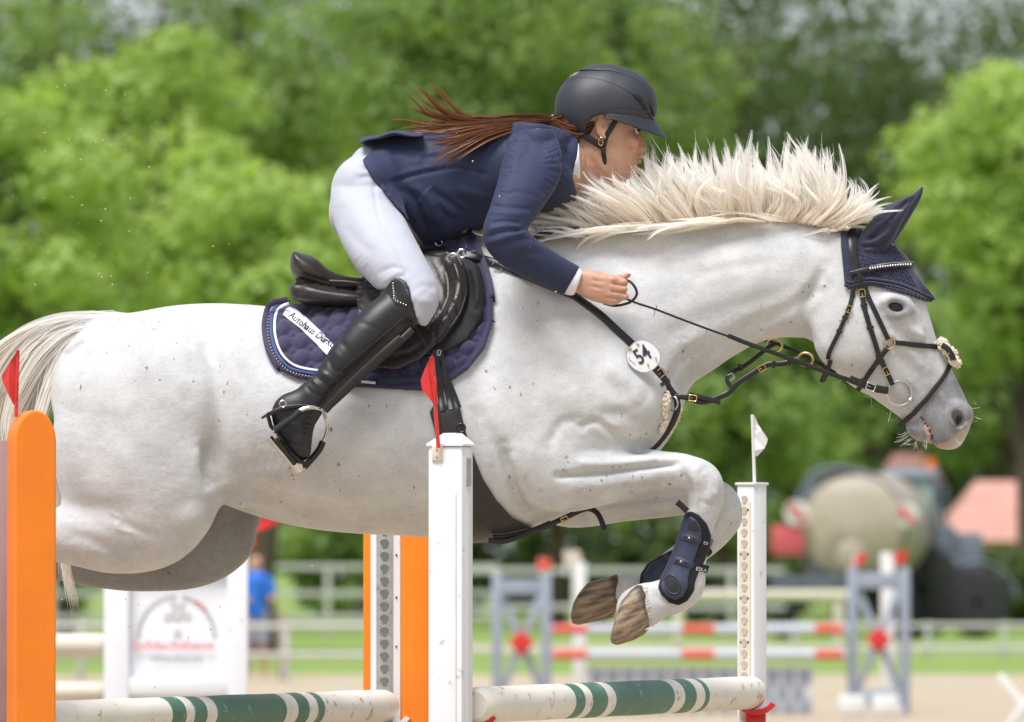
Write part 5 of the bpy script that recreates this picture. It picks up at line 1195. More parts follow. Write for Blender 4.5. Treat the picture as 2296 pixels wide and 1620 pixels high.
def buckle(parent, v, size, ang, mat='brass', tree=None, y=None, asp=1.25, mirror=False, lift=.004):
    h_ = hit(v[0], v[1], tree) if y is None else None
    yy = (h_.y if h_ is not None else -.1) if y is None else y
    t = math.radians(ang); ca, sa = math.cos(t), math.sin(t); hw, hh = size / 2, size * asp / 2
    cr = [(-hw, -hh), (-hw * .6, -hh * 1.08), (hw * .6, -hh * 1.08), (hw, -hh), (hw, hh), (-hw, hh), (-hw, -hh)]
    pts = [P(v[0] + a * ca - b * sa, v[1] + a * sa + b * ca, yy - lift) for a, b in cr]
    b = MB().tube(resamp(pts, .003), .0016, 6); b.tube([P(v[0], v[1] - 0, yy - lift), P(v[0] - sa * hh, v[1] + ca * hh, yy - lift - .001)], .0011, 6)
    b.build('buckle', M[mat], parent)
    if mirror:
        MB().add([(p[0], -p[1], p[2]) for p in b.v], b.f).build('buckle', M[mat], parent)
def keeper(parent, v, w, ang, mat='leather', tree=None, y=None, l=7, mirror=False):
    t = math.radians(ang); d = np.array([math.cos(t), math.sin(t)]) * w * .62
    p = [(v[0] - d[0], v[1] - d[1]), (v[0], v[1]), (v[0] + d[0], v[1] + d[1])]
    return strap('keeper', p, l, M[mat], parent, tree, .003, .005, ys=None if y is None else [y] * 3, mirror=mirror, step=3)
def text_v(s_, org, ang, size, mat, parent, tree, name='lettering', lift=.003, shear=0.0, sx=1.0, y=None, curve=None, bold=0.0):
    """lettering laid on a surface: origin in the picture, angle clockwise, height of capitals in pixels"""
    cu = bpy.data.curves.new('t', 'FONT'); cu.body = s_; cu.size = 1.0; cu.shear = shear; cu.resolution_u = 3; cu.offset = bold
    o = bpy.data.objects.new('t', cu); COL.objects.link(o); dg = bpy.context.evaluated_depsgraph_get(); me = bpy.data.meshes.new_from_object(o.evaluated_get(dg))
    bm = bmesh.new(); bm.from_mesh(me); bmesh.ops.triangulate(bm, faces=bm.faces[:]); bmesh.ops.subdivide_edges(bm, edges=[e for e in bm.edges if e.calc_length() > .25], cuts=1)
    t = math.radians(ang); k = size / .69; V = []; bm.verts.index_update()
    for v in bm.verts:
        a, b = v.co.x * k * sx, v.co.y * k
        if curve: b -= curve * (a / 100.0) ** 2
        x = org[0] + a * math.cos(t) + b * math.sin(t); z = org[1] + a * math.sin(t) - b * math.cos(t)
        if y is None:
            h_ = hit(x, z, tree); yy = h_.y if h_ is not None else None
        else: yy = y
        V.append((x, z, yy))
    last = [q[2] for q in V if q[2] is not None]; f0 = np.mean(last) if last else 0
    V = [P(x, z, (yy if yy is not None else f0) - lift) for x, z, yy in V]
    Fc = [[v.index for v in f.verts] for f in bm.faces]; bm.free(); bpy.data.objects.remove(o); bpy.data.meshes.remove(me)
    ob = mesh(name, V, Fc, mat, parent, smooth=False)
    ob['kind'] = 'stuff'
    return ob
L = M['leather']
# ---- saddle pad
PADR = [(657,668),(607,680),(594,710),(592,748),(603,794),(630,832),(664,848),(733,859),(790,868),(946,877),(1003,861),(1049,829),(1087,780),(1104,725),(1104,664),(1093,611),(1072,554),(1046,508),(985,505),(900,560),(800,620),(700,650)]
def quilt(V, Q):
    N = normals(V, Q); W = V.copy(); W[:, 1] = -np.abs(W[:, 1]); v = proj(W)
    inner = poly2d(v[:, 0].astype(np.float32), v[:, 1].astype(np.float32), PADR)
    px, pz = 41.0, 38.0; u = v[:, 0] / px; r = (v[:, 1] + .18 * (v[:, 0] - 600) * (v[:, 0] < 800)) / pz
    du = np.abs((u - np.floor(u)) - .5); dr = np.abs((r - np.floor(r)) - .5)
    oc = np.maximum(np.maximum(du, dr), (du + dr) * .76) / .5
    hgt = .0115 * (1 - np.clip(oc, 0, 1) ** 2.5) + .006 * np.clip(1 - np.maximum(np.abs(du - .5), np.abs(dr - .5)) * 6.5, 0, 1)
    hgt *= np.clip((-inner - 14) / 8, 0, 1); hgt += .004 * np.exp(-((-inner - 5) / 6.0) ** 2)
    return V + N * (hgt * np.clip(np.abs(N[:, 1]) * 1.6, 0, 1))[:, None]
x0, z0, x1, z1 = vbox(590, 500, 1108, 880, -.3)
pad = thing('saddle_pad', 'dark purple quilted saddle pad with white and blue cord trim under the saddle', 'saddle pad', (-.37, 0, 1.95))
pado, padtree = shell_on(hf, (x0, -.40, z0), (x1, .40, z1), .0046, .014, PADR, -.29, name='quilted_panel', mat=M['pad'], parent=pad, qfun=quilt)
edge = [(645,672),(607,682),(595,712),(594,748),(605,793),(631,830),(665,846),(733,857),(790,866),(946,875),(1002,860),(1048,828),(1086,779),(1103,724),(1103,664),(1092,611),(1072,556),(1050,515)]
strap('binding', edge, 13, M['pad_edge'], pad, padtree, .004, .001, step=8, mirror=True)
strap('blue_cord', [(645,676),(622,684),(610,705),(608,745),(618,788),(640,818),(672,833),(736,843)], 7, M['cord_blue'], pad, padtree, .005, .002, step=6, mirror=True)
strap('white_cord', [(648,680),(630,688),(618,706),(616,744),(626,783),(646,810),(676,825),(740,835)], 6, M['cord_white'], pad, padtree, .006, .002, step=6, mirror=True)
strap('white_cord', [(810,856),(842,859)], 6, M['cord_white'], pad, padtree, .006, .002, step=6)
studs = [(643,676),(617,684),(604,707),(601,747),(612,791),(636,823),(668,839),(735,850)]
sp = resamp(catmull(studs, 8), 7.2); SB = MB()
for q in sp:
    h_ = hit(q[0], q[1], padtree)
    if h_ is not None: SB.sphere((h_.x, h_.y - .004, h_.z), .0022, 6)
o = SB.build('crystal_trim', M['crystal'], pad); o['kind'] = 'stuff'
lab = patch('name_strip', [(634,706),(645,687),(664,694),(690,715),(720,744),(750,776),(733,797),(706,768),(672,735)], M['shirt'], pad, padtree, .003, .003, 7)
ltree = tree_of(np.array([v.co for v in lab.data.vertices]), np.array([[0, 1, 2, 2]])) if False else BVHTree.FromPolygons([v.co.copy() for v in lab.data.vertices], [tuple(p.vertices) for p in lab.data.polygons])
text_v('Autohaus Dürko', (646,709), 39.5, 15.5, M['navy_dark'], pad, [ltree, padtree], shear=.15, sx=.80, lift=.0015, curve=-5, bold=.012)
strap('pad_strap', [(845,857),(900,852),(950,848),(1000,842)], 17, M['navy_dark'], pad, padtree, .004, .004, step=8)
# ---- saddle
saddle = thing('saddle', 'dark brown leather jumping saddle with curved cantle on the quilted pad', 'saddle', (-.3, 0, 2.1))
sf = Field((-.66, -.24, 2.14), (-.12, .24, 2.46), .0050)
sf.tube([(658,566,668,582,0,.120),(668,568,672,606,0,.130),(690,574,688,640,0,.138),(722,600,722,652,0,.132),(765,619,770,664,0,.115),(830,624,835,668,0,.10),(890,604,900,668,0,.095),(945,560,962,650,0,.110),(988,546,1008,625,0,.105)], k=.01, n=2.4)
for s in (-1, 1): sf.tube([(666,632,670,672,s*.085,.075),(690,636,700,684,s*.10,.08),(760,650,770,690,s*.11,.08),(860,655,860,697,s*.11,.08)], k=.006, n=2.6)
V, Q = sf.net(2); V = sculpt(V, Q, [([(672,626),(720,645),(790,652),(870,648)], -5, 4), ([(668,616),(720,636),(790,643),(870,640)], 3, 4), ([(660,606),(700,622),(740,632)], -3, 3)])
seat = mesh('seat', V, Q, M['seat_leather'], saddle)
for pts in ([(664,626),(690,641),(730,651),(800,656)], [(664,634),(690,649),(730,658),(800,663)]):
    MB().tube(catmull([P(x, z, -.150) for x, z in pts], 8), .0035, 8).build('welt', M['leather'], saddle)
strap('crupper_tab', [(738,632),(780,634),(830,641),(866,652)], 8, L, saddle, None, .004, .0, ys=[-.150,-.155,-.175,-.20])
SWEAT = [(1000,575),(1037,582),(1068,592),(1083,630),(1087,664),(1076,718),(1045,763),(1007,786),(975,800),(930,790),(940,650),(960,560)]
x0, z0, x1, z1 = vbox(780, 530, 1100, 840, -.33)
swo, swtree = shell_on(hf, (x0, -.42, z0), (x1, .42, z1), .0046, .031, SWEAT, -.32, name='sweat_flap', mat=M['suede'], parent=saddle, strokes=[([(1052,596),(1066,625),(1072,660),(1066,700)], 22, 13), ([(1078,600),(1084,640),(1082,690)], -6, 5)])
FLAP = [(999,570),(1022,574),(1036,592),(1047,630),(1046,664),(1031,706),(1000,748),(978,772),(942,806),(893,829),(847,826),(812,800),(800,718),(801,634),(850,600),(930,560)]
fl, fltree = shell_on(hf, (x0, -.42, z0), (x1, .42, z1), .0046, .042, FLAP, -.33, name='flap', mat=M['seat_leather'], parent=saddle,
    strokes=[([(1012,584),(1028,625),(1026,668),(1006,712),(978,752)], 24, 15), ([(940,640),(945,700),(930,760)], 5, 30), ([(1000,600),(1006,640),(1000,680),(978,720)], -6, 6), ([(960,760),(966,720),(985,690)], -3, 4), ([(880,800),(920,790),(950,770)], -4, 6), ([(860,770),(900,760),(930,740)], 3, 8), ([(975,700),(970,740),(976,770)], -3, 4)])
strap('piping', [(1022,575),(1036,592),(1046,630),(1045,664),(1030,706),(1000,747),(978,770)], 5, M['leather'], saddle, fltree, .004, .001, step=7, mirror=True)
patch('skirt', [(800,636),(840,628),(868,622),(884,640),(880,668),(850,690),(802,722)], M['seat_leather'], saddle, [fltree], .012, .006, 8, mirror=True)
MB().ring(P(984,544,-.07), .010, .002, (0.2, 1, 0), 16, 6).build('dee_ring', M['steel'], saddle)
# stirrup
def slim(pts, ys, r, mat, name, flat=1.0, n=8):
    return MB().tube(catmull(np.array([P(x, z, y) for (x, z), y in zip(pts, ys)]), 7), r, n, flat=flat, up=(0, 1, 0) if flat != 1.0 else None).build(name, M[mat], saddle)
strap('stirrup_leather', [(900,758),(860,792),(810,838),(765,882),(728,922)], 17, M['leather'], saddle, None, .006, .0, ys=[-.462,-.468,-.468,-.466,-.462])
strap('stirrup_leather', [(925,740),(880,782),(830,826),(775,878),(735,915)], 15, M['leather'], saddle, None, .005, .0, ys=[-.435,-.452,-.455,-.455,-.452])
stir = slim([(729,936),(722,920),(704,914),(685,916),(671,922)], [-.40,-.445,-.462,-.468,-.470], .0058, 'steel', 'stirrup_iron')
slim([(729,934),(734,955),(731,975),(724,990)], [-.40,-.385,-.375,-.370], .0050, 'steel', 'stirrup_iron')
slim([(674,921),(655,937),(634,952),(615,966)], [-.470,-.472,-.472,-.472], .0095, 'leather', 'stirrup_branch')
slim([(724,990),(716,1008),(700,1028),(682,1048)], [-.370,-.368,-.368,-.368], .0095, 'leather', 'stirrup_branch')
tr = MB(); tr.tube(resamp([P(606,975,-.47), P(640,1015,-.42), P(674,1054,-.37)], .02), .017, 12, flat=.45, up=(.72, .3, .6)); tr.build('stirrup_tread', M['steel'], saddle)
MB().tube(resamp([P(617,986,-.482), P(640,1013,-.45), P(662,1040,-.41)], .02), .008, 8, flat=.5, up=(.6, 0, .6)).build('tread_pad', M['leather'], saddle)
# ---- girth
girth = thing('girth', 'black leather girth with buckled straps running round the horse behind its elbow', 'girth', (-.1, 0, 1.55))
GR = [(962,800),(985,795),(1000,850),(1030,910),(1050,990),(1082,1072),(1115,1125),(1150,1162),(1200,1187),(1185,1204),(1130,1222),(1060,1240),(1000,1235),(978,1150),(985,1050),(976,970),(964,915),(948,872)]
x0, z0, x1, z1 = vbox(940, 780, 1210, 1245, -.3)
go, gtree = shell_on(hf, (x0, -.40, z0 - .03), (x1, .40, z1), .0050, .013, [q for q in GR if q[1] > 905] + [(962,915)] if False else [(975,905),(1030,910),(1050,990),(1082,1072),(1115,1125),(1150,1162),(1200,1187),(1185,1206),(1130,1226),(1060,1250),(1000,1245),(978,1150),(985,1050),(976,970),(964,925)], -.28, name='girth_body', mat=M['girth'], parent=girth)
for a, b_ in (((974,785),(992,922)), ((984,783),(1012,918)), ((996,838),(1028,916))):
    strap('billet', [a, ((a[0] + b_[0]) / 2 + 1, (a[1] + b_[1]) / 2), b_], 15, L, girth, [bvh_body, padtree, gtree, swtree], .005, .004)
for q in ((976,800),(984,792)): buckle(girth, q, 7, 12, 'steel', [bvh_body, padtree, swtree], lift=.009, asp=1.6)
patch('girth_tab', [(985,925),(1026,912),(1042,965),(1045,985),(1000,985),(990,955)], M['girth'], girth, [gtree, bvh_body], .003, .004, 8)
h_ = hit(1034, 960, [gtree, bvh_body]); MB().ring((h_.x, h_.y - .008, h_.z), .012, .0022, (0, 1, 0), 20, 6).build('girth_ring', M['leather'], girth)
strap('belly_strap', [(1095,1212),(1130,1214),(1175,1200),(1225,1180),(1270,1160),(1305,1144),(1325,1142),(1342,1155),(1356,1188)], 12, L, girth, None, .005, 0, ys=[-.13,-.12,-.12,-.11,-.10,-.10,-.10,-.11,-.12])
strap('belly_strap', [(1105,1205),(1140,1202),(1190,1190),(1235,1172)], 10, L, girth, None, .005, 0, ys=[-.12,-.11,-.11,-.10])
buckle(girth, (1266,1166), 12, 65, 'brass', y=-.105, lift=.008)
# ---- breastplate with running martingale
bp = thing('breastplate', 'black leather breastplate and martingale straps across the horse chest', 'breastplate', (.4, 0, 1.9))
strap('saddle_strap', [(1036,569),(1070,576),(1105,586),(1140,602),(1200,630),(1284,664)], 14, L, bp, [bvh_body, padtree, swtree], .005, .013, mirror=True)
strap('shoulder_strap', [(1270,650),(1300,672),(1345,705),(1385,742),(1420,774),(1465,820),(1486,846),(1500,872),(1516,892)], 17, L, bp, None, .005, .004, mirror=True)
strap('neck_strap', [(1190,537),(1215,527),(1245,519),(1275,515),(1300,514)], 14, L, bp, None, .005, .055)
sn = MB()
for pts in ([(1000,566),(1012,570),(1030,567)], [(1002,572),(1016,576),(1030,571)]): sn.tube(catmull([P(x, z, -.232) for x, z in pts], 5), .0026, 6)
sn.ring(P(1035,569,-.236), .011, .003, (0.1, 1, 0), 16, 6).build('snap_hook', M['steel'], bp)
MB().sphere(P(1019,571,-.236), .006, 10, (2.2, .7, .9)).build('snap_hook', M['steel'], bp)
buckle(bp, (1117,592), 17, 118, 'steel', [bvh_body, padtree], lift=.022); keeper(bp, (1108,588), 15, 118, tree=[bvh_body, padtree], l=10)
buckle(bp, (1480,838), 17, 50, 'brass', lift=.010); keeper(bp, (1492,858), 18, -30, l=8); keeper(bp, (1502,880), 19, -32, l=12)
MB().ring(P(1507,905,-.135), .020, .0028, (.9, 1, 0), 24, 6).build('chest_ring', M['steel'], bp)
yc = -.13
strap('martingale_strap', [(1512,890),(1540,892),(1572,902),(1600,896),(1632,882),(1654,860),(1690,836),(1722,818),(1755,816),(1790,806)], 12, L, bp, None, .006, 0, ys=[-.13,-.13,-.125,-.12,-.11,-.11,-.11,-.11,-.11,-.11])
strap('martingale_strap', [(1545,884),(1580,893),(1615,903)], 11, L, bp, None, .005, .006, ys=[-.128,-.126,-.12])
strap('martingale_strap', [(1632,884),(1640,872),(1630,852),(1640,836),(1668,822),(1700,798),(1725,778),(1738,772)], 10, L, bp, None, .006, 0, ys=[-.10,-.06,0,.05,.08,.09,.10,.10])
buckle(bp, (1553,893), 13, 98, 'brass', y=-.128, lift=.010); buckle(bp, (1708,826), 12, 60, 'brass', y=-.11, lift=.009); buckle(bp, (1637,846), 12, 60, 'steel', y=.03, lift=.009)
keeper(bp, (1660,824), 13, 60, y=.07); keeper(bp, (1735,818), 13, 92, y=-.11); keeper(bp, (1768,812), 13, 92, y=-.11)
MB().ring(P(1806,806,-.112), .0215, .0032, (.25, 1, .1), 28, 8, sq=.85).build('martingale_ring', M['brass'], bp)
MB().ring(P(1737,774,.095), .0215, .0032, (.25, 1, .1), 28, 8, sq=.85).build('martingale_ring', M['brass'], bp)
strap('chest_strap', [(1517,895),(1519,915),(1512,938),(1497,965),(1478,990),(1458,1010)], 15, L, bp, None, .005, 0, ys=[-.125,-.115,-.11,-.105,-.10,-.10])
fr = random.Random(3)
def woolly(name, path, ys, r, parent, n=170, tuft=.006):
    p = resamp(catmull(np.array([P(x, z, y) for (x, z), y in zip(path, ys)]), 8), .004); b = MB()
    for k in range(n):
        q = p[fr.randrange(len(p))]; d = Vector((fr.gauss(0, 1), fr.gauss(0, 1), fr.gauss(0, 1))).normalized()
        b.sphere(Vector(q) + d * r * fr.uniform(.35, 1.0), tuft * fr.uniform(.6, 1.25), 6, (fr.uniform(.7, 1.3), 1, fr.uniform(.7, 1.3)))
    o = b.build(name, M['fleece'], parent, fix=False); o['kind'] = 'stuff'; return o
def hy(x, z, d=-.10): q_ = hit(x, z); return (q_.y if q_ is not None else d)
FPW = [(1494,886),(1491,905),(1489,925),(1487,945),(1482,968)]
woolly('fleece_pad', FPW, [hy(*p_) - .006 for p_ in FPW], .012, bp, 240)
woolly('fleece_edge', [(1524,918),(1520,938),(1506,962),(1488,988),(1472,1006)], [-.09,-.085,-.08,-.08,-.08], .006, bp, 130, .0045)
# ---- start number
tagn = thing('number_plate', 'white rounded start number plate reading 54 on the breastplate strap', 'number plate', P(1441,798,-.2))
pl = [(1404,798),(1408,784),(1425,766),(1443,762),(1462,770),(1478,788),(1480,806),(1472,822),(1456,833),(1438,835),(1420,826),(1408,812)]
pl = resamp(catmull(pl + pl[:1], 5), 4)[:-1]; py = min((hit(*p_).y if hit(*p_) is not None else 0) for p_ in pl) - .008
MB().prism([P(x, z, py)[[0, 2]] for x, z in pl], py - .003, py + .003).build('plate', pbr('plate_white', (.80,.81,.83), .3, var=.04), tagn, smooth=False)
text_v('54', (1434,819), -33.0, 34, pbr('print_grey', (.045,.045,.06), .5, var=.1), tagn, None, 'digits', 0.0, y=py - .0042, sx=.72, bold=.02)
pm = pbr('plate_rim', (.35,.36,.39), .4)
for a, b_ in (((1412,806),(1424,818)), ((1410,800),(1414,812))):
    MB().tube([P(*a, py - .0035), P(*b_, py - .0035)], .0009, 5).build('groove', pm, tagn)
MB().tube(resamp(np.array([P(x, z, py - .003) for x, z in np.vstack([pl, pl[:1]])]), .004), .0011, 5, caps=False).build('rim', pm, tagn)
for a, b_ in (((1410,787),(1416,781)), ((1427,771),(1433,774)), ((1470,802),(1472,810)), ((1452,816),(1455,823))):
    MB().tube([P(*a, py - .005), P(*b_, py - .005)], .0018, 6).build('pin', M['brass'], tagn)
# ---- ear bonnet
bon = thing('ear_bonnet', 'navy crocheted ear bonnet with cloth ears on the horse head', 'ear bonnet', P(1950,580,0))
BR = [(1886,500),(1885,552),(1890,609),(1893,641),(1908,649),(1924,645),(1944,640),(1971,643),(2004,650),(2038,660),(2062,671),(2084,677),(2101,671),(2085,650),(2071,635),(2054,600),(2044,572),(2018,528),(1964,492),(1930,492)]
x0, z0, x1, z1 = vbox(1875, 480, 2110, 690, -.06)
def tipx(f): f.ell(2072,650,0,36,.030,17,38,k=.02)
def knit(V, Q):
    N = normals(V, Q); W = V.copy(); W[:, 1] = -np.abs(W[:, 1]); v = proj(W); u = v[:, 0] * .94 + v[:, 1] * .34; r = v[:, 1] * .94 - v[:, 0] * .34
    hh = np.cos(u * 2 * PI / 10.5 + PI * (np.floor(r / 8.0) % 2)) * np.cos(r * 2 * PI / 16)
    inner = -poly2d(v[:, 0].astype(np.float32), v[:, 1].astype(np.float32), BR)
    return V + N * (.0042 * hh * np.clip((inner - 16) / 5, 0, 1) * (v[:, 0] > 1905))[:, None]
bo_, botree = shell_on(hf, (x0, -.16, z0), (x1, .16, z1), .0034, .008, BR, -.06, k=.002, name='crochet_cap', mat=M['bonnet'], parent=bon, extra=tipx, qfun=knit)
BE = [(1894,628),(1908,634),(1944,625),(1975,628),(2008,634),(2040,645),(2066,657),(2090,668)]
strap('trim_cord', BE, 6, M['bonnet'], bon, botree, .006, .001, step=5, mirror=True)
strap('trim_cord', [(p[0], p[1] + 8) for p in BE], 5, M['bonnet_ear'], bon, botree, .006, .001, step=5, mirror=True)
sb = MB()
for q in resamp(catmull([(1897,642),(1910,648),(1944,640),(1971,643),(2004,650),(2038,660),(2064,670),(2088,674)], 8), 8.5):
    h_ = hit(q[0], q[1] - 3, botree)
    if h_ is not None: sb.sphere((h_.x, h_.y - .001, h_.z - .002), .0062, 8, (1, .8, .8)); sb.sphere((h_.x, -h_.y + .001, h_.z - .002), .0062, 8, (1, .8, .8))
o = sb.build('scalloped_edge', M['bonnet'], bon); o['kind'] = 'stuff'
for nm, st in (('ear', [(1925,536,1982,566,-.052,.026),(1945,506,2006,532,-.062,.027),(1976,476,2024,496,-.066,.022),(2012,455,2040,465,-.066,.013),(2046,437,2052,441,-.064,.004)]),
               ('ear', [(1950,532,2000,552,.050,.026),(1985,497,2022,520,.060,.026),(2022,457,2048,476,.064,.018),(2050,433,2064,446,.064,.010),(2066,419,2070,423,.062,.004)])):
    ef = Field((.90, -.11, 2.36), (1.18, .11, 2.62), .0034); ef.tube(st, k=.004); V, Q = ef.net(1)
    V = sculpt(V, Q, [([(1945,545),(1990,500),(2040,448)], -6, 5), ([(1935,555),(1965,552),(1985,540)], -5, 3.5), ([(1938,546),(1968,540),(1990,522)], 4, 3.5), ([(1945,535),(1975,525),(1996,505)], -5, 3.5), ([(1960,512),(1990,490),(2020,465)], 4, 5), ([(1972,500),(2000,478),(2030,455)], -4, 4)], mirror=(nm == 'x')); mesh(nm, V, Q, M['bonnet_ear'], bon)
# ---- bridle
bri = thing('bridle', 'black leather bridle with crystal browband and crossed noseband on the horse head', 'bridle', P(1960,720,0))
HT = [bvh_body, botree]
def bs(name, path, w, off=.003, mat=None, th=.004): return strap(name, path, w, mat or L, bri, HT, th, off, mirror=True, step=6)
bs('headpiece', [(1905,498),(1911,530),(1914,575),(1920,615)], 18, .004)
bs('browband', [(1907,614),(1944,605),(1998,596),(2048,594)], 11, .008)
bs('browband_lining', [(1950,603),(1998,595),(2048,593)], 12, .006, M['steel'], .002)
for q in resamp(catmull([(1951,603),(1975,599),(1998,596),(2024,594),(2047,594)], 6), 5.6):
    h_ = hit(q[0], q[1], HT)
    if h_ is not None: MB().sphere((h_.x, h_.y - .014, h_.z), .0033, 8).build('crystal', M['crystal'], bri)
bs('throat_lash', [(1919,620),(1912,658),(1903,694),(1894,714),(1881,745),(1860,790),(1853,822)], 9.5, .004)
bs('throat_lash_end', [(1862,808),(1856,830),(1846,855)], 10, .007)
bs('cheekpiece', [(1926,612),(1933,658),(1938,690),(1951,735),(1961,765),(1972,800),(1988,834),(2002,864)], 11, .006)
bs('noseband_hanger', [(1934,618),(1944,658),(1964,702),(1978,732),(1992,762)], 10.5, .004)
bs('noseband', [(2003,769),(2030,771),(2060,775),(2090,777),(2115,780)], 11, .004)
bs('noseband_chin', [(1993,778),(1974,802),(1958,825),(1942,848),(1924,875)], 11, .004)
bs('flash_strap', [(2134,809),(2124,832),(2111,852),(2095,873),(2078,895),(2062,912),(2048,928),(2026,947),(2017,957)], 11, .005)
for q, w_, a in (((1895,712),9,20), ((1882,743),9,22), ((1937,684),11,-15), ((1951,735),11,-15), ((1971,798),11,-25), ((1976,812),11,-25)): keeper(bri, q, w_ + 2, a, tree=HT, l=7)
buckle(bri, (1903,694), 12, 22, 'gold', HT, lift=.011, mirror=True); buckle(bri, (1933,658), 13, -8, 'gold', HT, lift=.012, mirror=True); buckle(bri, (1988,833), 13, -28, 'gold', HT, lift=.012, mirror=True)
h_ = hit(1993, 769)
for s in (1, -1): MB().ring((h_.x, s * (h_.y - .006), h_.z), .0165, .0024, (0, 1, 0), 24, 8).build('noseband_ring', M['brass'], bri)
hb = hit(2017, 880); by = hb.y - .008
for s in (1, -1):
    MB().ring((P(2017,882,by)[0], s * by, P(2017,882,by)[2]), .0345, .0031, (0, 1, 0), 32, 8).build('bit_ring', M['steel'], bri)
    c = P(2041,897,by); MB().sphere((c[0], s * (by - .002), c[2]), .0082, 12, (1.1, 1, .8)).build('bit_joint', M['steel'], bri)
MB().tube([P(2041,897,-.045), P(2041,899,.045)], .006, 8).build('mouthpiece', M['steel'], bri)
woolly('nose_fleece', [(2108,768),(2122,782),(2134,800),(2143,818)], [-.03,-.035,-.035,-.03], .013, bri, 260, .0055)
woolly('nose_fleece', [(2112,764),(2128,780),(2142,800),(2150,818)], [.0,.0,.0,.0], .010, bri, 120, .0055)
strap('nose_plate', [(2112,774),(2124,782),(2134,796),(2138,808)], 13, L, bri, None, .005, 0, ys=[-.045,-.048,-.048,-.047])
# reins
rein = thing('reins', 'long thin black leather reins from the bit to the rider hand', 'reins', P(1600,750,-.2))
strap('rein', [(1398,668),(1430,681),(1467,693),(1535,719),(1600,743),(1640,757)], 5, L, rein, None, .005, 0, ys=[-.226,-.225,-.222,-.215,-.205,-.195])
strap('rein', [(1632,753),(1680,772),(1750,797),(1850,834),(1915,856)], 10, L, rein, None, .006, 0, ys=[-.196,-.18,-.165,-.145,-.125])
strap('rein', [(1905,850),(1935,862),(1965,872),(1992,876)], 17, L, rein, None, .008, 0, ys=[-.125,-.118,-.11,-.10])
keeper(rein, (1930,860), 18, -68, y=-.122, l=8); buckle(rein, (1952,868), 15, 110, 'steel', y=-.116, lift=.012)
strap('rein', [(1640,742),(1700,758),(1760,778),(1830,812),(1880,842)], 9, L, rein, None, .006, 0, ys=[.19,.165,.14,.12,.10])
strap('rein', [(1403,628),(1414,633),(1424,645),(1428,658),(1424,668),(1413,678),(1395,684),(1375,686),(1352,680)], 6, L, rein, None, .004, 0, ys=[-.225,-.232,-.238,-.240,-.240,-.236,-.232,-.226,-.222], step=4)
MB().tube(catmull([P(1470,684,-.224), P(1473,690,-.226), P(1467,694,-.228), P(1468,700,-.228), P(1465,709,-.226)], 4), .0009, 5).build('rein_stitch', L, rein)
strap('rein', [(1398,668),(1430,681),(1467,693),(1535,719),(1600,743),(1640,752)], 5, L, rein, None, .005, 0, ys=[.226,.225,.222,.215,.205,.195])
# ---- tendon boots
def tendon_boot(label, poly, shellp, y, group):
    t = thing('tendon_boot', label, 'tendon boot', P(*np.mean(poly, axis=0), y), group)
    xs = [p[0] for p in poly]; zs = [p[1] for p in poly]; x0, z0, x1, z1 = vbox(min(xs), min(zs), max(xs), max(zs), y)
    lo, hi = (x0, y - .085, z0), (x1, y + .085, z1)
    shell_on(hf, lo, hi, .0034, .008, poly, y, k=.003, name='lining', mat=M['neoprene'], parent=t, ylo=y - .08, yhi=y + .08)
    o, tr = shell_on(hf, lo, hi, .0034, .012, shellp, y, k=.003, name='shell', mat=M['rubber'], parent=t, ylo=y - .08, yhi=y + .08)
    return t, tr
NB = [(1536,1150),(1550,1147),(1566,1155),(1584,1174),(1595,1201),(1592,1229),(1580,1258),(1566,1284),(1558,1306),(1556,1325),(1541,1348),(1521,1358),(1500,1352),(1482,1334),(1475,1318),(1480,1296),(1492,1268),(1502,1240),(1515,1200),(1526,1168)]
NS = [(1534,1160),(1545,1156),(1560,1166),(1570,1180),(1574,1196),(1570,1212),(1562,1240),(1550,1272),(1543,1296),(1542,1316),(1532,1338),(1514,1347),(1496,1340),(1482,1324),(1480,1310),(1486,1288),(1498,1258),(1510,1222),(1522,1182)]
nb, nbt = tendon_boot('navy tendon boot with oval mesh insert on the nearer foreleg', NB, NS, H0, 'tendon boots on the forelegs')
strap('elastic_strap', [(1527,1203),(1550,1208),(1576,1213),(1597,1219)], 15, M['rubber'], nb, [nbt, bvh_body], .004, .002, step=5)
strap('elastic_strap', [(1512,1255),(1535,1262),(1560,1270),(1588,1279)], 15, M['rubber'], nb, [nbt, bvh_body], .004, .002, step=5)
strap('elastic_band', [(1574,1212),(1584,1214),(1597,1218)], 17, M['neoprene'], nb, [nbt, bvh_body], .004, .005, step=4)
strap('elastic_band', [(1556,1268),(1572,1273),(1588,1278)], 17, M['neoprene'], nb, [nbt, bvh_body], .004, .005, step=4)
text_v('ESKA', (1560,1279), 10, 8, M['cord_white'], nb, [nbt, bvh_body], lift=.012, sx=.9); text_v('ESK', (1577,1221), 10, 7, M['cord_white'], nb, [nbt, bvh_body], lift=.013, sx=.85)
el = [(1507 + 17 * math.cos(a) + 4 * math.sin(a), 1311 + 21 * math.sin(a)) for a in np.linspace(0, 2 * PI, 20, endpoint=False)]
patch('mesh_insert', el, M['mesh_insert'], nb, nbt, .001, .001, 5)
MB().tube(np.array([np.array(hit(*q, nbt) or P(*q, H0 - .05)) + np.array([0, -.002, 0]) for q in resamp(np.array(el + el[:1]), 4)]), .0022, 6, caps=False).build('insert_rim', M['rubber'], nb)
patch('mesh_insert', [(1543,1178),(1556,1168),(1567,1182),(1568,1192),(1541,1188)], M['mesh_insert'], nb, nbt, .001, .001, 5)
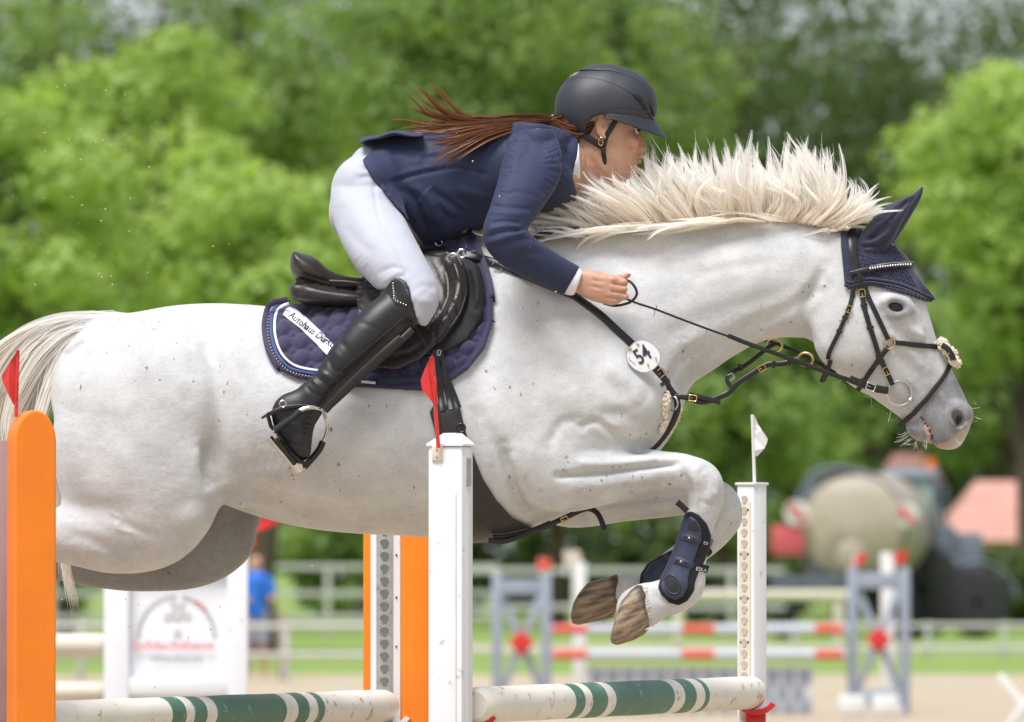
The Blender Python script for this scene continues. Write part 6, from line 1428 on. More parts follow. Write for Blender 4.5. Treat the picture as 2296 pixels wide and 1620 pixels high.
for q in ((1545,1207),(1527,1260)):
    h_ = hit(*q, nbt); MB().sphere((h_.x, h_.y - .008, h_.z), .0038, 10).build('stud', M['brass'], nb)
    for dx in (-9, 10):
        h2 = hit(q[0] + dx, q[1] + dx * .25, nbt)
        if h2: MB().box((h2.x, h2.y - .0065, h2.z), (.007, .003, .004), ry=-.25, bev=.001).build('slot', M['neoprene'], nb)
strap('pull_tab', [(1518,1126),(1530,1136),(1541,1147)], 14, M['neoprene'], nb, None, .006, 0, ys=[H0 - .03, H0 - .035, H0 - .04])
FB = [(1432,1318),(1436,1288),(1452,1262),(1480,1246),(1510,1232),(1548,1196),(1580,1205),(1598,1240),(1560,1275),(1530,1300),(1505,1335),(1470,1345),(1445,1335)]
FS = [(1438,1312),(1442,1288),(1458,1266),(1484,1251),(1512,1238),(1540,1212),(1560,1225),(1545,1262),(1515,1290),(1495,1322),(1468,1332),(1448,1326)]
fb, fbt = tendon_boot('navy tendon boot on the farther foreleg, half hidden behind the nearer leg', FB, FS, .17, 'tendon boots on the forelegs')
strap('elastic_strap', [(1490,1244),(1510,1262),(1535,1285)], 14, M['rubber'], fb, fbt, .004, .002, step=5)
# ------------------------------------------------------------------ the oxer being jumped
YN, YF = -1.10, 1.25
def gnd(vx, y): p = P(vx, 1400, y); return p[0]
M['alu'] = pbr('worn_aluminium', (.42,.42,.41), .45, .5, var=.2, vscale=30, dirt=((.2,.2,.19), 40, .6))
M['white_gloss'] = pbr('white_enamel', (.76,.77,.80), .4, var=.03, vscale=6, bscale=90, bst=.1, dirt=((.46,.43,.38), 22, .63), stretch=(1, 1, .25))
M['pole_white'] = pbr('pole_white', (.72,.69,.62), .5, var=.07, vscale=10, bscale=60, bst=.2, dirt=((.40,.30,.19), 24, .585), stretch=(1, .4, 1))
M['pole_green'] = pbr('pole_green', (.055,.16,.105), .5, var=.12, vscale=14, bscale=60, bst=.25, dirt=((.20,.32,.26), 26, .60), stretch=(1, .35, 1))
M['cup_red'] = pbr('red_plastic', (.62,.02,.02), .35, var=.05)
M['keyhole'] = pbr('keyhole_shadow', (.50,.46,.40), .8, var=.15)
# --- nearer right standard: white post with wedge top
t = thing('jump_stand', 'white jump post with sloped cap in front of the horse girth', 'jump stand', (gnd(1010, YN), YN, 0), 'jump stands of the oxer')
w_ = .096; rz = math.radians(-18); x0 = gnd(1010.5, YN); z1 = zt(1002, YN)
MB().box((x0, YN, z1 / 2), (w_, w_, z1), rz=rz, bev=.006).build('post', M['white_gloss'], t)
R = Matrix.Translation(Vector((x0, YN, z1))) @ Matrix.Rotation(rz, 4, 'Z'); h = w_ / 2 + .004
cv = [(-h, -h, .001), (h, -h, .001), (h, h, .001), (-h, h, .001), (-h, -h, .006), (h, -h, .006), (h, h, .006), (-h, h, .006), (-.010, -h * .6, .036), (.022, -h * .6, .036), (.022, h * .6, .036), (-.010, h * .6, .036)]
MB().add([R @ Vector(p) for p in cv], [(3,2,1,0),(0,1,5,4),(1,2,6,5),(2,3,7,6),(3,0,4,7),(4,5,9,8),(5,6,10,9),(6,7,11,10),(7,4,8,11),(8,9,10,11)]).build('cap', M['white_gloss'], t, smooth=False)
R2 = Matrix.Translation(Vector((x0, YN, 0))) @ Matrix.Rotation(rz, 4, 'Z')
def onpost(lx, ly, z): return R2 @ Vector((lx, ly, z))
MB().box(onpost(w_ / 2, 0, z1 / 2 - .05), (.006, .034, z1 - .14), rz=rz, bev=.001).build('track', M['white_paint'], t)
MB().box(onpost(w_ / 2 + .002, .004, zt(1060, YN)), (.006, .026, .075), rz=rz, bev=.001).build('track_end', M['alu'], t)
MB().box(onpost(-w_ * .22, -w_ / 2, zt(1017, YN)), (.030, .012, .040), rz=rz, bev=.002).build('flag_holder', M['cream_paint'], t)
for dz in (-.010, .010): MB().lathe([(.003, 0), (.003, .003)], onpost(-w_ * .22, -w_ / 2 - .0055, zt(1017, YN) + dz), R2.to_3x3() @ Vector((0, -1, 0)), 8).build('rivet', M['alu'], t)
MB().box(onpost(w_ * .32, -w_ / 2 - .001, z1 * .48), (.003, .002, z1 * .9), rz=rz).build('seam', M['cream_paint'], t)
flag('red flag on the white post in front of the girth', YN - .06, [(983,1005),(968,800)], [(969,794),(974,800),(979,860),(981,925),(968,900),(948,878),(942,855),(952,828)], 'red_paint', None, .004, .0055)
# --- farther right standard with keyhole track
t = thing('jump_stand', 'white jump post with keyhole track under the white flag', 'jump stand', (gnd(1686, YF), YF, 0), 'jump stands of the oxer')
w_ = .064; rz = math.radians(-39); x0 = gnd(1686, YF + .05); z1 = zt(1087, YF + .05); R2 = Matrix.Translation(Vector((x0, YF + .05, 0))) @ Matrix.Rotation(rz, 4, 'Z')
MB().box((x0, YF + .05, z1 / 2), (w_, w_, z1), rz=rz, bev=.005).build('post', M['white_gloss'], t)
MB().box((x0, YF + .05, z1 + .002), (w_ + .008, w_ + .008, .008), rz=rz, bev=.002).build('cap', M['white_gloss'], t)
MB().box(onpost(0, -w_ / 2 - .001, z1 / 2 - .02), (.042, .006, z1 - .06), rz=rz, bev=.001).build('track', M['cream_paint'], t)
kh = [(math.cos(a) * .0115, math.sin(a) * .0080 + .004) for a in np.linspace(-.7, PI + .7, 14)] + [(-.0058, -.0075), (-.0048, -.0105), (.0048, -.0105), (.0058, -.0075)]  # outline of raised plates in the shade colour of a hole; none are cut
me0 = None
for k in range(24):
    z = z1 - .045 - k * .0325
    if z < .2: break
    if me0 is None:
        b = MB().prism(kh, -.0015, .0005); o = b.build('keyhole', M['keyhole'], t, smooth=False); me0 = o.data
    else:
        o = bpy.data.objects.new('keyhole', me0); COL.objects.link(o); o.parent = t; o.matrix_parent_inverse = Matrix.Translation(-Vector(t.location))
    o.location = onpost(0, -w_ / 2 - .0042, z); o.rotation_euler = (0, 0, rz)
for k in range(6):
    z = z1 - .075 - k * .13
    for dx in (-.014, .014): MB().lathe([(.0028, 0), (.0028, .0018)], onpost(dx, -w_ / 2 - .0035, z), R2.to_3x3() @ Vector((0, -1, 0)), 8).build('screw', M['black'], t)
flag('white flag on the far white post', YF + .05, [(1692,1086),(1687,930)], [(1684,929),(1690,929),(1703,958),(1716,975),(1722,985),(1716,1004),(1694,1028)], 'white_paint', None, .003, .005)
# --- poles and cups
xa = P(1064, 1586, YN + .05); xb = P(1690, 1556, YF)
def frac(vx, A, B):
    best = min(np.linspace(0, 1, 400), key=lambda q: abs(proj(np.array(A) + (np.array(B) - np.array(A)) * q)[0] - vx)); return float(best)
def bandsV(A, B, L_): return [(frac(a, A, B), frac(b, A, B)) for a, b in L_]
zc = (xa[2] + xb[2]) / 2; xa[2] = zc + .004; xb[2] = zc + .004
pole('white pole with green bands on the right side of the oxer', xa, xb, .049, bandsV(xa, xb, [(1256,1276),(1292,1326),(1346,1478),(1500,1526),(1546,1556)]), 'pole_white', 'pole_green', 'poles of the oxer')
ya = P(58, 1608, YN + .05); yb = P(868, 1590, YF); zc = (ya[2] + yb[2]) / 2; ya[2] = zc; yb[2] = zc
pole('white pole with green bands on the left side of the oxer', ya, yb, .049, bandsV(ya, yb, [(352,382),(402,430),(452,610),(634,660),(680,694)]), 'pole_white', 'pole_green', 'poles of the oxer')
def cup(label, c, mat, dx=1):
    c = np.array(c); t = thing('jump_cup', label, 'jump cup', c, 'cups holding the poles'); b = MB()
    V = []; n = 9
    for yy in (-.045, .045):
        for rr in (.051, .066):
            for k in range(n): a = PI + PI * (.18 + .64 * k / (n - 1)); V.append((c[0] + rr * math.cos(a) * 1.05, c[1] + yy, c[2] + rr * math.sin(a)))
    Fc = []
    for k in range(n - 1): Fc += [(k, k + 1, n + k + 1, n + k), (2 * n + k, 3 * n + k, 3 * n + k + 1, 2 * n + k + 1), (k, 2 * n + k, 2 * n + k + 1, k + 1), (n + k, n + k + 1, 3 * n + k + 1, 3 * n + k)]
    b.add(V, Fc).build('tray', M[mat], t)
    MB().box(c + np.array([.0, .02, -.10]), (.060, .05, .085), bev=.006).build('bracket', M[mat], t); return t
cup('red plastic cup under the pole at the far white post', (xb[0] + .005, xb[1] - .02, xb[2]), 'cup_red'); cup('red plastic cup under the pole at the near white post', (xa[0] + .0, xa[1] + .06, xa[2]), 'cup_red')
cup('white plastic cup under the left pole at the orange stand', (yb[0] + .01, yb[1] - .02, yb[2]), 'white_paint')
# --- left, nearer: orange wing
def plank(name, vx0, vx1, vtop, y, depth, mat, parent, rz=0.0, rounded=True):
    a = gnd(vx0, y); b = gnd(vx1, y); wd = b - a; ztop = zt(vtop, y); cx = (a + b) / 2; pts = [(-wd / 2, 0), (wd / 2, 0)]
    if rounded: pts += [(wd / 2 * math.cos(q), ztop - wd * .75 + wd * .75 * math.sin(q)) for q in np.linspace(0, PI, 17)]
    else: pts += [(wd / 2, ztop), (-wd / 2, ztop)]
    b_ = MB().prism(pts, -depth / 2, depth / 2); Rm = Matrix.Translation(Vector((cx, y, 0))) @ Matrix.Rotation(rz, 4, 'Z'); b_.v = [tuple(Rm @ Vector(v)) for v in b_.v]
    o = b_.build(name, M[mat], parent, smooth=False); md = o.modifiers.new('bevel', 'BEVEL'); md.width = .006; md.segments = 2; md.limit_method = 'ANGLE'; return o
t = thing('jump_wing', 'orange rounded jump wing plank at the left edge of the photo', 'jump wing', (gnd(60, YN), YN, 0), 'jump stands of the oxer')
plank('plank', 22, 118, 921, YN, .096, 'orange_paint', t, math.radians(17))
plank('plank', -125, -4, 948, YN + .25, .096, 'orange_paint', t, math.radians(17))
for k, (z0, z1) in enumerate(((.2, .62), (.64, 1.06), (1.08, zt(985, YN)))):
    MB().box((gnd(-45, YN), YN + .12, (z0 + z1) / 2), (gnd(15, YN) - gnd(-110, YN), .03, z1 - z0), bev=.005).build('board', M['mauve_paint'], t)
flag('red flag above the orange wing at the left edge', YN - .02, [(36,935),(40,786)], [(41,783),(39,860),(35,916),(26,900),(8,862),(3,846),(22,812)], 'red_paint', None, .003, .005)
# --- left, farther: orange stand with keyhole track
YG = YF + .04
t = thing('jump_stand', 'orange and white jump stand with grey keyhole track behind the horse belly', 'jump stand', (gnd(880, YG), YG, 0), 'jump stands of the oxer')
zt_ = zt(1118, YG)
MB().box((gnd(823, YG), YG + .03, zt_ / 2), (.022, .06, zt_), bev=.003).build('orange_edge', M['orange_paint'], t)
MB().box((gnd(865, YG), YG + .02, zt_ / 2 + .01), (gnd(899, YG) - gnd(831, YG), .07, zt_ + .02), bev=.005).build('post', M['white_gloss'], t)
MB().box((gnd(862, YG), YG - .017, zt_ / 2), (gnd(882, YG) - gnd(846, YG), .006, zt_ - .05), bev=.001).build('track', M['alu'], t)
me1 = None
for k in range(22):
    z = zt_ - .06 - k * .037
    if me1 is None:
        o = MB().prism([(p[0] * 1.1, p[1] * 1.1) for p in kh], -.0015, .0005).build('keyhole', pbr('keyhole_shade', (.17,.17,.17), .8), t, smooth=False); me1 = o.data  # dark of the hole put into the plate colour
    else:
        o = bpy.data.objects.new('keyhole', me1); COL.objects.link(o); o.parent = t; o.matrix_parent_inverse = Matrix.Translation(-Vector(t.location))
    o.location = (gnd(862, YG), YG - .0202, z)
MB().box((gnd(932, YG), YG, zt_ / 2 - .02), (gnd(966, YG) - gnd(901, YG), .05, zt_ - .04), bev=.005).build('orange_panel', M['orange_paint'], t)
for v in (1245, 1340, 1450): MB().lathe([(.003, 0), (.003, .002)], (gnd(889, YG), YG - .0155, zt(v, YG)), (0, -1, 0), 8).build('screw', M['black'], t)
# ------------------------------------------------------------------ things further back
# sign beside another jump
YS = 16.0
M['sign_white'] = pbr('sign_white', (.80,.81,.86), .45, var=.02, vscale=4)
M['sign_red'] = pbr('sign_red', (.70,.33,.34), .5, var=.05); M['sign_grey'] = pbr('sign_grey', (.42,.43,.45), .5, var=.05); M['sign_pale'] = pbr('sign_pale_grey', (.60,.61,.63), .5, var=.05)
sgn = thing('sign_panel', 'white framed sign panel with red lettering standing behind the hind legs', 'sign', (gnd(393, YS), YS, 0))
def sx(v): return gnd(v, YS)
zb, ztp = .05, zt(1232, YS)
MB().box(((sx(288) + sx(512)) / 2, YS + .02, (zb + ztp) / 2), (sx(512) - sx(288), .02, ztp - zb - .1), bev=.002).build('panel', M['sign_white'], sgn)
for a, b in ((234, 290), (510, 556)): MB().box(((sx(a) + sx(b)) / 2, YS, ztp / 2), (sx(b) - sx(a), .08, ztp), bev=.008).build('frame_post', M['white_gloss'], sgn)
MB().box(((sx(290) + sx(510)) / 2, YS, ztp - .05), (sx(510) - sx(290), .07, .09), bev=.006).build('frame_rail', M['white_gloss'], sgn)
MB().box(((sx(290) + sx(510)) / 2, YS, zt(1520, YS) - .04), (sx(510) - sx(290), .07, .08), bev=.006).build('frame_rail', M['white_gloss'], sgn)
text_v('Schlachthaus', (297,1456), 0, 19, M['sign_red'], sgn, None, lift=.012, y=YS, sx=1.30, bold=.03)
text_v('Wiesbaum', (338,1485), 0, 15, M['sign_grey'], sgn, None, lift=.012, y=YS, sx=1.25, bold=.02)
for k in range(24):
    a = PI * (k + .5) / 24
    if k == 12: continue
    cx, cz = 395 - 86 * math.cos(a), 1428 - 92 * math.sin(a); p = P(cx, cz, YS + .006)
    MB().box(p, (.016, .004, .022), ry=(a - PI / 2), bev=.001).build('emblem_letter', M['sign_red'] if 15 < k < 19 else M['sign_pale'], sgn)
eb = MB()
for dx, dz, r_ in ((0,0,17),(-22,6,11),(22,4,11),(-8,-22,9),(10,-20,9),(0,42,11)): eb.lathe([(r_ / 480, 0), (r_ / 480 * .9, .003)], P(398 + dx, 1378 + dz, YS + .009), (0, -1, 0), 12)
o = eb.build('emblem', M['sign_pale'], sgn); o['kind'] = 'stuff'
flag('red flag on the white sign panel', YS, [(556,1236),(556,1150)], [(556,1150),(592,1148),(634,1168),(600,1188),(566,1196),(556,1194)], 'red_paint', 'white_paint', .01, .008)
MB().sphere(P(560, 1216, YS), .034, 14, (1, 1, 1.1)).build('post_cap', M['red_paint'], sgn)
pole('cream pole left of the white sign panel', P(-260, 1448, YS + 1), P(236, 1448, YS + 1), .058, [], 'cream_paint', 'cream_paint', 'poles beside the sign')
pole('lower cream pole left of the white sign panel', P(-260, 1552, YS + 1), P(236, 1552, YS + 1), .05, [], 'cream_paint', 'cream_paint', 'poles beside the sign')
# spectator
def far_person(label, vx, y, hgt, shirt, pants):
    x = gnd(vx, y); t = thing('person', label, 'person', (x, y, 0)); k = hgt / 1.7
    f = Field((x - .45, y - .3, 0), (x + .45, y + .3, hgt + .1), .018)
    def c(a, b, r0, r1, kk=.03): f.cap((x + a[0] * k, y + a[1] * k, a[2] * k), (x + b[0] * k, y + b[1] * k, b[2] * k), r0 * k, r1 * k, k=kk)
    for s in (-1, 1):
        c((s * .09, 0, .88), (s * .10, -.02, .48), .085, .058); c((s * .10, -.02, .48), (s * .11, .02, .08), .055, .038); c((s * .11, .02, .05), (s * .12, -.12, .035), .04, .035)
        c((s * .18, 0, 1.38), (s * .23, -.03, 1.12), .055, .045); c((s * .23, -.03, 1.12), (s * .16 + .06, -.2, 1.10), .042, .032); c((s * .16 + .06, -.2, 1.10), (s * .14 + .06, -.26, 1.10), .036, .03)
    c((0, 0, .92), (0, 0, 1.15), .14, .13); c((0, 0, 1.15), (0, 0, 1.36), .14, .15); c((0, 0, 1.40), (0, -.01, 1.52), .055, .055); f.ell(vx, 0, y, 1, .1, 1) if False else None
    c((0, -.01, 1.57), (0, -.015, 1.63), .082, .088, .02); c((0, -.09, 1.56), (0, -.10, 1.555), .018, .015, .01)
    V, Q = f.net(1); o = mesh('body', V, Q, M['skin'], t); set_attr(o, 'paint', np.zeros((len(V), 4)))
    def cloth(nm, parts, mat, lo, hi):
        g = Field((x - .45, y - .3, lo * k), (x + .45, y + .3, hi * k), .018)
        for a, b, r0, r1 in parts: g.cap((x + a[0] * k, y + a[1] * k, a[2] * k), (x + b[0] * k, y + b[1] * k, b[2] * k), r0 * k, r1 * k, k=.03)
        V, Q = g.net(1); mesh(nm, V, Q, mat, t)
    cloth('shirt', [((0, 0, .92), (0, 0, 1.15), .155, .145), ((0, 0, 1.15), (0, 0, 1.36), .155, .165)] + [((s * .17, 0, 1.38), (s * .215, -.02, 1.2), .068, .066) for s in (-1, 1)], shirt, .82, 1.6)
    cloth('shorts', [((s * .085, 0, .92), (s * .10, -.02, .52), .105, .09) for s in (-1, 1)], pants, .45, 1.05)
    cloth('hair', [((0, .02, 1.62), (0, .015, 1.66), .09, .085)], M['hair_cap'], 1.5, 1.8); return t
M['hair_cap'] = pbr('short_hair', (.16,.09,.05), .7); M['blue_shirt'] = pbr('blue_shirt', (.02,.16,.62), .7, var=.1); M['grey_cloth'] = pbr('grey_shorts', (.30,.32,.38), .8)
far_person('spectator in a bright blue shirt and grey shorts standing beside the white sign', 574, 90, 1.62, M['blue_shirt'], M['grey_cloth'])
MB()
b = MB().box((gnd(632, 90), 90, .45), (.10, .10, .9), bev=.01).build('fence_post', M['wood'], None); tag(b, 'bare wooden post beside the spectator in the blue shirt', 'post')
# grey wings of the jump in the background with red diamonds
YW = 63.0
def wing(label, va, vb, vtop, y):
    xa_, xb_ = gnd(va, y), gnd(vb, y); ztp = zt(vtop, y); t = thing('jump_wing', label, 'jump wing', ((xa_ + xb_) / 2, y, 0), 'grey wings of the background jump'); wd = xb_ - xa_
    for x in (xa_ + .05, xb_ - .05): MB().box((x, y, ztp / 2), (.10, .08, ztp), bev=.008).build('upright', M['grey_paint'], t)
    for z in (ztp - .14, .16): MB().box(((xa_ + xb_) / 2, y, z), (wd - .20, .06, .16), bev=.006).build('crossbar', M['grey_paint'], t)
    L_ = math.hypot(wd - .2, ztp - .46); an = math.atan2(ztp - .46, wd - .2); cz = (ztp - .14 + .16) / 2
    MB().box(((xa_ + xb_) / 2, y - .012, cz), (L_, .03, .075), ry=-an, bev=.004).build('brace', M['grey_paint'], t); MB().box(((xa_ + xb_) / 2, y + .022, cz), (L_, .03, .075), ry=an, bev=.004).build('brace', M['grey_paint'], t)
    MB().box(((xa_ + xb_) / 2, y - .05, cz), (.19, .03, .19), ry=PI / 4, bev=.004).build('diamond', M['red_paint'], t)
    for dx in (-.2, .2): MB().box(((xa_ + xb_) / 2 + dx, y, .04), (.08, .6, .07), bev=.01).build('foot', M['white_paint'], t)
    return t
wing('grey jump wing with red diamond behind the horse hooves', 1103, 1236, 1286, YW); wing('grey jump wing with red diamond below the tractor', 1900, 2040, 1272, YW)
zw = lambda v: zt(v, YW)
for v, lb in ((1411, 'upper grey and red striped pole of the background jump'), (1468, 'lower grey and red striped pole of the background jump')):
    A = np.array([gnd(1236, YW), YW - .1, zw(v)]); B = np.array([gnd(1898, YW), YW - .1, zw(v)]); M['pole_grey'] = pbr('pole_grey', (.50,.54,.60), .5, var=.05)
    pole(lb, A, B, .05, bandsV(A, B, [(1240,1318),(1528,1602),(1828,1890)]), 'pole_grey', 'red_band', 'poles of the background jump')
wl = thing('jump_filler', 'low grey and white block wall filler under the background poles', 'jump filler', (gnd(1565, YW), YW, 0))
xa_, xb_ = gnd(1312, YW), gnd(1822, YW); zh = zw(1496)
MB().box(((xa_ + xb_) / 2, YW, zh / 2), (xb_ - xa_, .06, zh), bev=.006).build('board', M['white_paint'], wl)
me2 = None; nx = 14
for j in range(3):
    for i in range(nx):
        if me2 is None: o = MB().box((0, 0, 0), ((xb_ - xa_) / nx * .72, .02, zh / 3.6), bev=.004).build('block', M['grey_paint'], wl); me2 = o.data
        else:
            o = bpy.data.objects.new('block', me2); COL.objects.link(o); o.parent = wl; o.matrix_parent_inverse = Matrix.Translation(-Vector(wl.location))
        o.location = (xa_ + (xb_ - xa_) * (i + .5 + .22 * (-1) ** j) / nx * .985, YW - .035, zh * (j + .55) / 3.25)
for vx, vtop, lb in ((1300,1262,'thin white post beside the left grey wing'), (1990,1240,'thin white post beside the right grey wing')):
    b = MB().box((gnd(vx, YW + 2), YW + 2, zt(vtop, YW + 2) / 2), (.14, .12, zt(vtop, YW + 2)), bev=.02).build('white_post', M['white_paint'], None); tag(b, lb, 'post')
flag('cream flag at the left end of the background jump', YW, [(1268,1290),(1268,1232)], [(1262,1238),(1300,1232),(1304,1262),(1268,1270)], 'cream_paint', 'white_paint', .01, .012)
flag('pale red flag on the left grey wing', YW, [(1212,1292),(1212,1250)], [(1204,1254),(1236,1250),(1238,1276),(1206,1284)], 'red_band', 'white_paint', .01, .012)
flag('orange red flag on the left post of the right grey wing', YW, [(1916,1276),(1916,1240)], [(1906,1262),(1930,1238),(1946,1246),(1936,1262),(1904,1276)], 'red_paint', 'white_paint', .01, .012)
flag('orange red flag on the right post of the right grey wing', YW, [(2004,1276),(2004,1240)], [(1998,1242),(2030,1234),(2036,1250),(2022,1266),(2000,1264)], 'red_paint', 'white_paint', .01, .012)
for vx, lb in ((1910,'white block at the left foot of the right grey wing'), (1985,'white block at the right foot of the right grey wing')):
    b = MB().box((gnd(vx, YW - 1), YW - 1, zt(1560, YW - 1) / 2), (.26, .3, zt(1560, YW - 1)), bev=.02).build('foot_block', M['white_paint'], None); tag(b, lb, 'block')
cv_ = thing('cavaletti', 'white cross shaped cavaletti end at the right edge of the photo', 'cavaletti', (gnd(2285, 40), 40, 0))
for an in (.9, -.9): MB().box((gnd(2296, 40), 40 + an * .03, zt(1585, 40)), (.60, .05, .06), ry=an, bev=.01).build('arm', M['white_paint'], cv_)
# tractor with slurry tanker, and the house behind
YT = 150.0
def tx(v): return gnd(v, YT)
def tz(v): return zt(v, YT)
M['tank'] = pbr('tank_beige', (.42,.355,.285), .5, var=.12, vscale=1.5, dirt=((.2,.17,.11), 2.5, .62)); M['tyre'] = pbr('tyre', (.028,.028,.031), .85, var=.3, vscale=6); M['dark_metal'] = pbr('dark_metal', (.12,.14,.19), .45, var=.2, vscale=3); M['cab_glass'] = pbr('cab_glass', (.34,.42,.41), .08, var=.2); M['tr_grey'] = pbr('tractor_grey', (.16,.18,.23), .5); M['beacon'] = pbr('beacon_orange', (.8,.16,.02), .3); M['pink_red'] = pbr('faded_red', (.62,.10,.12), .5)
tk = thing('slurry_tanker', 'beige round slurry tanker parked behind the fence in front of the bushes', 'tanker', (tx(1905), YT, 0))
MB().lathe([(.05, 0), (.7, .06), (1.0, .22), (1.13, .5), (1.15, 1.0), (1.15, 4.2), (1.0, 4.8), (.3, 5.0)], (tx(1905), YT - .5, tz(1185)), (.18, 1, 0), 32).build('tank', M['tank'], tk)
MB().ring((tx(1905), YT - .05, tz(1185)), 1.15, .05, (.18, 1, 0), 32, 8).build('tank_band', M['dark_metal'], tk)
MB().lathe([(.30, 0), (.30, .12), (.22, .16)], (tx(1905), YT - .7, tz(1245)), (.0, -1, 0), 20).build('hatch', M['tank'], tk)
MB().box((tx(1860), YT - .3, tz(1305)), (2.4, .5, .22), bev=.03).build('chassis', M['dark_metal'], tk)
for v in (1765, 2035):
    for r0, w0, nm, mt in ((.55, .45, 'wheel', 'tyre'),):
        MB().lathe([(.25, 0), (.5, .02), (.55, .1), (.55, .4), (.5, .48), (.25, .5)], (tx(v) - .25, YT + 1.5, .56), (1, 0, 0), 28).build(nm, M[mt], tk)
MB().box((tx(1765), YT - .35, tz(1212)), (.66, .04, .60), bev=.02).build('warning_board', M['pink_red'], tk)
for v, z in ((1785, 1150), (2030, 1155)):
    MB().lathe([(.25, 0), (.25, .03)], (tx(v), YT - .4, tz(z)), (0, -1, 0), 24).build('warning_disc', M['white_paint'], tk)
    MB().box((tx(v), YT - .445, tz(z)), (.42, .02, .16), ry=.8).build('warning_stripe', M['pink_red'], tk)
MB().tube(catmull([(tx(1790), YT - .1, tz(1120)), (tx(1830), YT - .1, tz(1060)), (tx(1900), YT - .1, tz(1052)), (tx(1960), YT, tz(1075))], 5), .06, 8).build('hose', M['dark_metal'], tk)
tr_ = thing('tractor', 'dark tractor with glazed cab and orange beacon beside the tanker', 'tractor', (tx(2070), YT + 5, 0)); y5 = YT + 4
def bx(nm, v0, v1, z0, z1, d, mt, yo=0.0, bev=.04): return MB().box(((gnd(v0, y5) + gnd(v1, y5)) / 2, y5 + yo, (zt(z0, y5) + zt(z1, y5)) / 2), (gnd(v1, y5) - gnd(v0, y5), d, zt(z0, y5) - zt(z1, y5)), bev=bev).build(nm, M[mt], tr_)
bx('cab_roof', 1985, 2100, 1052, 1074, 1.6, 'grey_paint'); bx('cab_window', 2000, 2092, 1076, 1180, 1.4, 'cab_glass')
for v in (1996, 2048, 2094): bx('cab_pillar', v - 5, v + 5, 1074, 1190, 1.5, 'dark_metal', -.03, .01)
bx('body', 1990, 2140, 1180, 1290, 1.5, 'dark_metal'); bx('bonnet_hood', 2120, 2200, 1195, 1300, 1.1, 'tr_grey'); bx('front_frame', 2120, 2180, 1300, 1370, .9, 'dark_metal'); bx('exhaust', 2112, 2122, 1090, 1200, .12, 'dark_metal', -.4, .01)
bx('counter_weight', 2105, 2150, 1250, 1330, .8, 'tr_grey', -.5)
for v, r0 in ((2060, .98), (2185, .72)):
    c = (gnd(v, y5), y5 - .95, r0 + .02); MB().lathe([(r0 * .55, 0), (r0 * .92, .03), (r0, .12), (r0, .40), (r0 * .92, .5), (r0 * .55, .52)], c, (0, 1, 0), 32).build('wheel', M['tyre'], tr_)
    MB().lathe([(r0 * .1, 0), (r0 * .5, .05), (r0 * .56, .1)], (c[0], c[1] + .0, c[2]), (0, 1, 0), 24).build('rim', M['grey_paint'], tr_)
    MB().ring((c[0], c[1] + .25, c[2]), r0 + .12, .05, (0, 1, 0), 20, 6, seg=(PI * 1.05, PI * 1.95)).build('mudguard', M['dark_metal'], tr_)
MB().lathe([(.10, 0), (.11, .12), (.08, .22)], (gnd(2086, y5), y5 - .5, zt(1054, y5)), (0, 0, 1), 16).build('beacon', M['beacon'], tr_)
YHS = 205.0
hs = thing('house', 'pale house with pinkish red tiled roof at the right behind the tractor', 'house', (gnd(2230, YHS), YHS, 0))
M['roof_tile'] = pbr('roof_tiles', (.52,.27,.22), .8, var=.15, vscale=1.5, bscale=5, bst=.5); M['render'] = pbr('house_render', (.55,.45,.40), .85, var=.08, vscale=1)
xl, xr = gnd(2105, YHS), gnd(2420, YHS); ze, zr = zt(1205, YHS), zt(1075, YHS)
MB().box(((xl + xr) / 2, YHS + 4, ze / 2), (xr - xl - .6, 7.4, ze), bev=.02).build('wall', M['render'], hs)
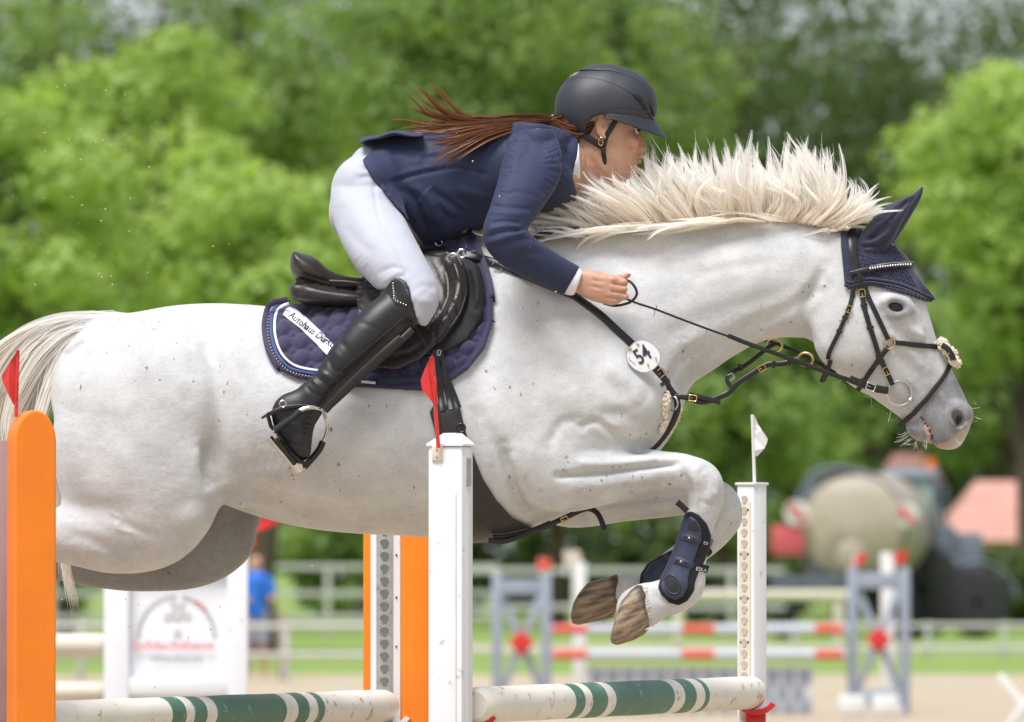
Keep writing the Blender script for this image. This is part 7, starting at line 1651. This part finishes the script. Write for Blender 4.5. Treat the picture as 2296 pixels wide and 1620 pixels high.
MB().add([(xl, YHS - .3, ze - .1), (xr, YHS - .3, ze - .1), (xr, YHS + 8.3, ze - .1), (xl, YHS + 8.3, ze - .1), (xl + 1.2, YHS + 4, zr), (xr - 1.2, YHS + 4, zr)], [(0,1,5,4),(1,2,5),(2,3,4,5),(3,0,4),(3,2,1,0)]).build('roof', M['roof_tile'], hs, smooth=False)
for v in (2150, 2215, 2275):
    w0 = MB().box((gnd(v, YHS), YHS + .29, ze * .5), (.9, .08, 1.1), bev=.01).build('window', M['white_paint'], hs); MB().box((gnd(v, YHS), YHS + .245, ze * .5), (.72, .02, .92)).build('pane', M['cab_glass'], w0)
hs2 = thing('house', 'farther house gable with pinkish roof above the tractor cab', 'house', (gnd(2055, 228), 228, 0)); xl, xr = gnd(1985, 228), gnd(2120, 228); ze, zr = zt(1075, 228), zt(1015, 228)
MB().box(((xl + xr) / 2, 232, ze / 2), (xr - xl - .4, 7, ze), bev=.02).build('wall', M['render'], hs2)
MB().add([(xl, 228, ze - .1), (xr, 228, ze - .1), (xr, 236, ze - .1), (xl, 236, ze - .1), ((xl + xr) / 2 - .5, 232, zr), ((xl + xr) / 2 + .5, 232, zr)], [(0,1,5,4),(1,2,5),(2,3,4,5),(3,0,4),(3,2,1,0)]).build('roof', M['roof_tile'], hs2, smooth=False)
# ------------------------------------------------------------------ sand thrown up by the hooves
cl = MB(); rr = random.Random(11)
for k in range(230):
    if k < 150: vx, vy = rr.gauss(190, 130), rr.gauss(430, 190)
    elif k < 200: vx, vy = rr.gauss(280, 160), rr.gauss(1420, 90)
    else: vx, vy = rr.uniform(700, 2200), rr.uniform(250, 1450)
    y = rr.uniform(-.75, -.45) if k >= 150 else rr.uniform(-.4, .5); r = .0016 * rr.uniform(.5, 1.0) + (.0016 if rr.random() < .2 else 0)
    c = Vector(P(vx, vy, y)); cl.add([c + Vector((r * rr.uniform(.6, 1.4), 0, 0)), c - Vector((r, 0, r * .3)), c + Vector((0, r, 0)), c - Vector((0, r, 0)), c + Vector((0, 0, r)), c - Vector((0, 0, r * 1.3))], [(0,2,4),(2,1,4),(1,3,4),(3,0,4),(2,0,5),(1,2,5),(3,1,5),(0,3,5)])
o = cl.build('flying_sand', pbr('sand_grain', (.58,.46,.30), .8), None, fix=False); tag(o, 'grains of sand thrown up by the horse hooves', 'sand', kind='stuff')
